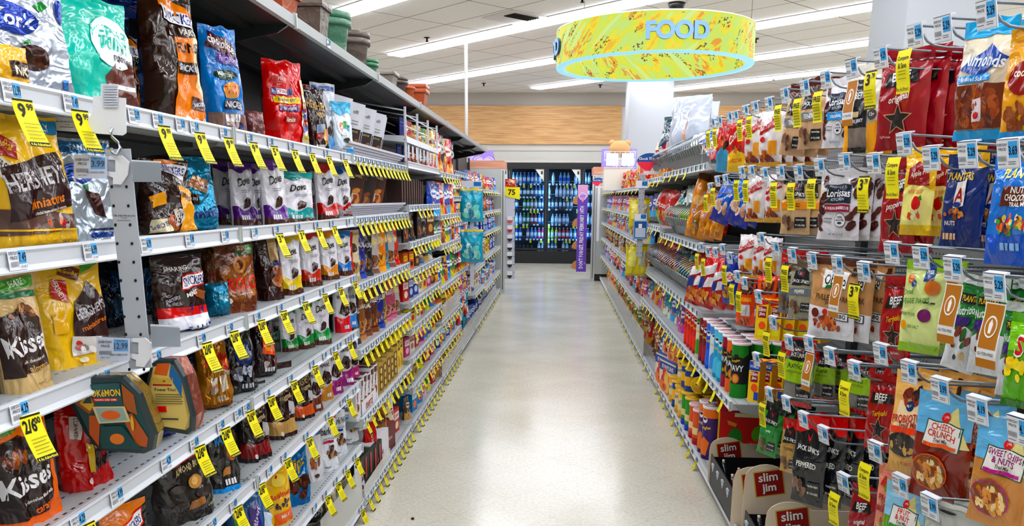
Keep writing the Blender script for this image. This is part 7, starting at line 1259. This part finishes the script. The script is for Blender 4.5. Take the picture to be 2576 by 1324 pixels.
shelf(1, 6.15, 7.4, .55, 'fourth shelf, right fifth bay', far=2, labels=ys(6.2, 7.4, 8), tags=[(y, ('', '')) for y in ys(6.2, 7.3, 5)]); basket(6.17, 7.38, .82, 'right fifth bay third shelf'); shelf(1, 6.15, 7.4, .82, 'third shelf, right fifth bay', far=2, rk=lgrey)
fill(1, 6.2, 7.35, .545, 'right fifth bay fourth shelf', ['fill5', 'fill10', 'fill0', 'fill2'], .23, seed=4); fill(1, 6.2, 7.35, .83, 'right fifth bay third shelf', ['red_big', 'red_big', 'yel_purple'], .27, step=.2, d=.1, seed=4)
for z, nm, kk in ((1.565, 'top', ['fill0', 'fill2', 'fill0']), (1.20, 'second', ['green_bag', 'red_big', 'fill3'])):
    shelf(1, 6.15, 7.4, z, '%s shelf, right fifth bay' % nm, far=2, labels=ys(6.2, 7.4, 8), tags=[(y, ('', '')) for y in ys(6.2, 7.3, 4)]); fill(1, 6.2, 7.35, z-.008, 'right fifth bay %s shelf' % nm, kk, .30, step=.2, seed=int(z*9))
shelf(1, 6.15, 14.36, .078, 'bottom shelf, far right bays', labels=ys(6.2, 12, 30), tags=[(y, ('', '')) for y in ys(6.2, 13, 20)], far=2)
for b in range(5, 10):
    for q, z in enumerate((1.52, 1.26, 1.02, .76, .46)):
        nm = ['top', 'second', 'third', 'fourth', 'fifth'][q]
        shelf(1, RB[b], RB[b+1], z, '%s shelf, right %s bay' % (nm, BN[b]), far=2, labels=ys(RB[b], RB[b+1], 7), tags=[(y, ('', '')) for y in ys(RB[b], RB[b+1], 3)])
        fill(1, RB[b]+.03, RB[b+1]-.03, z-.008, 'right %s bay %s shelf' % (BN[b], nm), [['fill0', 'fill2', 'fill4', 'red_big'], ['fill1', 'fill8', 'fill1', 'fill0'], ['fill1', 'fill7', 'fill3', 'fill0'], ['fbox4', 'fill6', 'fill4', 'fbox3'], ['fill4', 'fill1', 'pink_big', 'fill8']][q], [.24, .2, .2, .2, .22][q], step=.15, seed=b*7+q)
    fill(1, RB[b]+.03, RB[b+1]-.03, .07, 'right %s bay bottom shelf' % BN[b], ['fill4', 'fill0', 'fill2', 'fill3', 'fill4'], .26, step=.15, d=.1, seed=b*3)
fill(1, 6.2, 7.35, .07, 'right fifth bay bottom shelf', ['fill1', 'fill6', 'fill4', 'fill9'], .26, step=.15, d=.1, seed=77)
guard(1, 7.0, 12.2, .078, .20, 'right far bottom shelf')
# ---- clip strip with yellow bags, round signs
bag('yellow_clip', .17, .24, .05, 'pillow', 'd8cc4a', [('b', .93, 1, 'a89a20'), ('r', .1, .3, .45, .8, 'e8e08a'), ('r', .6, .3, .92, .8, 'b8b8a8'), ('b', .0, .06, 'c8b830')], 'flat yellow bag hanging on the right clip strip')
t = thing('clip_strip', 'grey perforated clip strip on the right aisle with yellow bags', 'clip strip', (.70, 7.05, .92))
m = MB(); m.box((-.025, 0, 0), (.025, .003, .68), mat('b6bac0', 'paint'))
for q in range(12):
    for e in (-.014, .014): m.box((e-.003, -.001, .03+q*.055), (e+.003, 0, .036+q*.055), mat('2a2c30', 'matte'))
ob('perforated_strip', m, t)
for zz in (.30, .57):
    m = MB(); put_art(m, [('r', 0, 0, 1, 1, 'eef0f4'), ('r', .5, .3, .95, .95, '4fa0dc'), ('t', '4.29', .73, .6, .5, '0c1a30', 0, .4)], lambda a, b, o: Vector(((a-.5)*.1, -.008-o, zz+b*.06)), .6, 'paper', res=1); ob('price_card', m, t)
inst('yellow_clip', .69, 7.08, 1.16, 0, 'upper end of strip', 1.05); inst('yellow_clip', .68, 7.08, .76, .05, 'lower end of strip', 1.1)
m = MB(); m.box((-.06, 0, 0), (.06, .006, .155), mat('8ab4d8', 'card')); put_art(m, [('r', .08, .06, .92, .94, '2f5c94'), ('r', .14, .1, .86, .6, 'c8d4e4'), ('r', .36, .6, .6, .82, 'f0f2f4')], lambda a, b, o: Vector(((a-.5)*.12, -o, b*.155)), 1.3, 'card', res=1); tag(ob('blister_card', m, None, (.70, 7.03, 1.07)), 'blue and silver card pack hanging on right clip strip', 'card pack')
def oval(x, y, z, s, lab):
    t = thing('aisle_sign', lab, 'sign', (x, y, z)); m = MB()
    pts = [(.11*s*cos(a), .0, .07*s*sin(a)) for a in [k*pi/12 for k in range(13)]]; bt = [(-.11*s, 0, 0), (.11*s, 0, 0), (.11*s, 0, -.015*s), (.03*s, 0, -.025*s), (-.0*s, 0, -.075*s), (-.05*s, 0, -.06*s), (-.09*s, 0, -.03*s)]
    for P_, c in ((pts, '1f5c9c'), (bt[::-1], 'e8485c')):
        n = len(P_); v2 = [(a, .004, b) for a, _, b in P_]; m.add(list(P_)+v2, [list(range(n))[::-1], [n+i for i in range(n)]]+[(i, (i+1) % n, n+(i+1) % n, n+i) for i in range(n)], mat(c, 'card'))
    ob('board', m, t); m = MB(); put_art(m, [('t', 'Check This Out', .5, .5, 1, 'f4f4f8', 0, 20)], lambda a, b, o: Vector(((a-.5)*.022*s*1, -o-.001, .026*s+(b-.5)*.022*s)), 1, 'card', res=1); ob('lettering', m, t)
    m = MB(); m.box((-.02*s, .002, -.09*s), (.02*s, .005, .0), wpl); m.box((-.05*s, .0, -.10*s), (.10*s, .006, -.075*s), wpl); ob('holder', m, t)
oval(.755, 7.0, 1.70, 1.0, 'blue and red oval Check This Out sign above right shelves'); oval(.63, 13.2, 1.66, .9, 'small far Check This Out sign beside the right end panel')
m = MB(); m.box((-.02, 0, .75), (.02, .003, 1.58), wpl); tag(ob('clip_strip', m, None, (.64, 13.1, 0)), 'plain white clip strip below the far oval sign', 'clip strip')
# ---- right end panel, banner, love sign, plush
e = thing('end_panel', 'grey end panel closing the far right aisle fixture', 'panel', (.66, 14.36, 0))
m = MB(); m.box((.0, 0, .12), (.6, .04, 1.80), lgrey); ob('panel', m, e); m = MB(); m.box((-.07, -.01, .0), (.0, .05, 1.80), mat('c6c9c6', 'paint')); m.box((-.04, -.0115, .05), (-.03, -.01, 1.78), mat('3a3c3a', 'matte')); ob('slotted_upright', m, e)
m = MB(); m.box((0, 0, 0), (.6, .6, .12), mat('0e0f11', 'paint')); ob('base', m, e)
m = MB(); m.box((-.0, .01, 1.805), (.6, .8, 1.93), MATS['peach_wood']); tag(ob('header_box', m, None, (.60, 14.36, 0)), 'peach woodgrain header box above the right end panel', 'header')
bn = thing('banner', 'tall purple February 14th banner beside the right end panel', 'banner', (.4225, 14.2, .17))
m = MB(); m.box((-.085, 0, 0), (.085, .01, 1.46), mat('6f4fb0', 'card')); 
def bM(a, b, o): return Vector(((a-.5)*.17, -o, b*1.46))
put_art(m, [('r', 0, .86, 1, 1, 'd4a8c8'), ('e', .5, .87, .38, .045, 'e0cce8'), ('e', .5, .87, .30, .035, 'c0a0d8'), ('t', 'Love', .5, .875, .022, '6a4a9c', 8, .5), ('g', [(.5, .80), (.68, .835), (.5, .845), (.32, .835)], 'e8a0a8'), ('e', .1, .7, .08, .012, '8a6cc8'), ('e', .9, .5, .08, .012, '8a6cc8'), ('e', .1, .3, .08, .012, '8a6cc8'), ('e', .85, .1, .1, .014, '9a80d0'), ('t', "DON'T FORGET, FRIDAY FEBRUARY 14TH", .5, .40, .06, 'f0ecf8', 90, .72)], bM, 1.46/.17, 'card', res=2, l0=.001); ob('board', m, bn)
for q, zz in enumerate((.16, .50, .88, 1.25)):
    m = MB(); m.add([(0, 0, 0), (-.08, 0, .02), (-.08, 0, .06), (-.05, 0, .12), (0, 0, .15), (0, .05, 0), (-.08, .05, .02), (-.08, .05, .06), (-.05, .05, .12), (0, .05, .15)], [(4, 3, 2, 1, 0), (5, 6, 7, 8, 9), (0, 1, 6, 5), (1, 2, 7, 6), (2, 3, 8, 7), (3, 4, 9, 8), (4, 0, 5, 9)], mat('b88a60', 'card')); ob('cardboard_flap', m, bn, (-.085, .005, zz-.12))
love('hanging_sign', .74, 1.34, 1.84, 2.24, 14.6, 'purple Love heart sign above the right end panel', False)
pb = thing('plush_bear', 'sandy plush bear in a white wire tub on the far right shelves', 'plush toy', (.80, 11.2, 1.78)); fur = mat('d8b088', 'matte')
m = MB(); m.lathe([(.001, .16), (.10, .16), (.12, .2), (.14, .24), (.13, .31), (.07, .36), (.001, .37)], fur, 20); ob('body', m, pb)
for s_ in (-1, 1): m = MB(); m.lathe([(.001, -.02), (.045, .0), (.05, .03), (.03, .06), (.001, .07)], fur, 12, (s_*.10, 0, .31)); ob('ear', m, pb)
m = MB(); m.box((-.2, -.16, 0), (.2, .16, .27), mat('e6e2da', 'card')); tag(ob('carton', m, None, (.80, 11.2, 1.51)), 'plain white carton under the wire tub and plush bear', 'box')
m = MB()
for q in range(7): m.tube([(-.2+q*.066, -.16, 0), (-.2+q*.066, -.16, .2)], .004, ww, 5)
for zz in (0, .1, .2): m.tube([(-.2, -.16, zz), (.2, -.16, zz), (.2, .16, zz), (-.2, .16, zz), (-.2, -.16, zz)], .005, ww, 5)
m.box((-.18, -.17, .02), (-.02, -.166, .18), mat('e8ecf2', 'paper')); m.box((.02, -.17, .02), (.18, -.166, .18), mat('e8ecf2', 'paper')); tag(ob('wire_tub', m, None, (.80, 11.2, 1.80)), 'white wire tub holding the plush bear', 'tub')

basket(5.95, 7.38, 1.60, 'right fifth bay top shelf')
for k, x, y, z, h, a in (('white_bag', .92, 6.05, 1.66, .43, .35), ('white_bag', .95, 6.38, 1.68, .47, .5), ('white_bag', 1.08, 6.75, 1.68, .46, .5), ('pop_bag', .90, 6.72, 1.66, .38, .4), ('pop_bag', .93, 7.05, 1.62, .34, .5), ('pink_big', .90, 7.3, 1.60, .28, .4)):
    inst(k, x, y, z, -pi/2+a+.3, 'high in the right top basket', h/PR[k]['h'], rx=-.1)

m = MB(); m.lathe([(.001, 0), (.007, .002), (.008, .007), (.001, .011)], mat('4a3020', 'matte'), 8); tag(ob('crumb', m, None, (-.62, 3.38, .0)), 'small brown crumb on the floor near the left shelves', 'crumb')
m = MB(); m.add([(0, 0, .001), (.05, .01, .004), (.07, .0, .008), (.03, -.02, .003)], [(0, 3, 2, 1)], mat('2e3a22', 'matte')); tag(ob('leaf_scrap', m, None, (.73, 10.4, .0)), 'dark leaf scrap on the floor by the right shelves', 'scrap')
# ================================================================ labels
build_tags()
ORD = ['first', 'second', 'third', 'fourth', 'fifth', 'sixth', 'seventh', 'eighth', 'ninth', 'tenth', 'eleventh', 'twelfth', 'thirteenth', 'fourteenth', 'fifteenth', 'sixteenth', 'seventeenth', 'eighteenth', 'nineteenth', 'twentieth']
groups = {}
for r in RECS: groups.setdefault((r[1], r[2]), []).append(r)
for (d, p), rs_ in groups.items():
    rs_.sort(key=lambda r: r[3])
    for i, r in enumerate(rs_):
        if len(rs_) == 1: l = d + ', ' + p if not p.startswith(('on ', 'in ')) else d + ' ' + p
        else:
            nm = ORD[i] if i < len(ORD) else 'number %d' % (i+1)
            l = '%s, %s from near end, %s' % (d, nm, p)
        r[0]['label'] = l
        w_ = l.split()
        if len(w_) > 16: l = l.replace(' from near end,', ' along,'); r[0]['label'] = l; w_ = l.split()
        if len(w_) > 16: print('LONG', len(w_), l)

if __import__('os').environ.get('DBG'):
    import collections
    print(collections.Counter(o.name.split('.')[0] for o in C.objects if not o.parent).most_common(30))
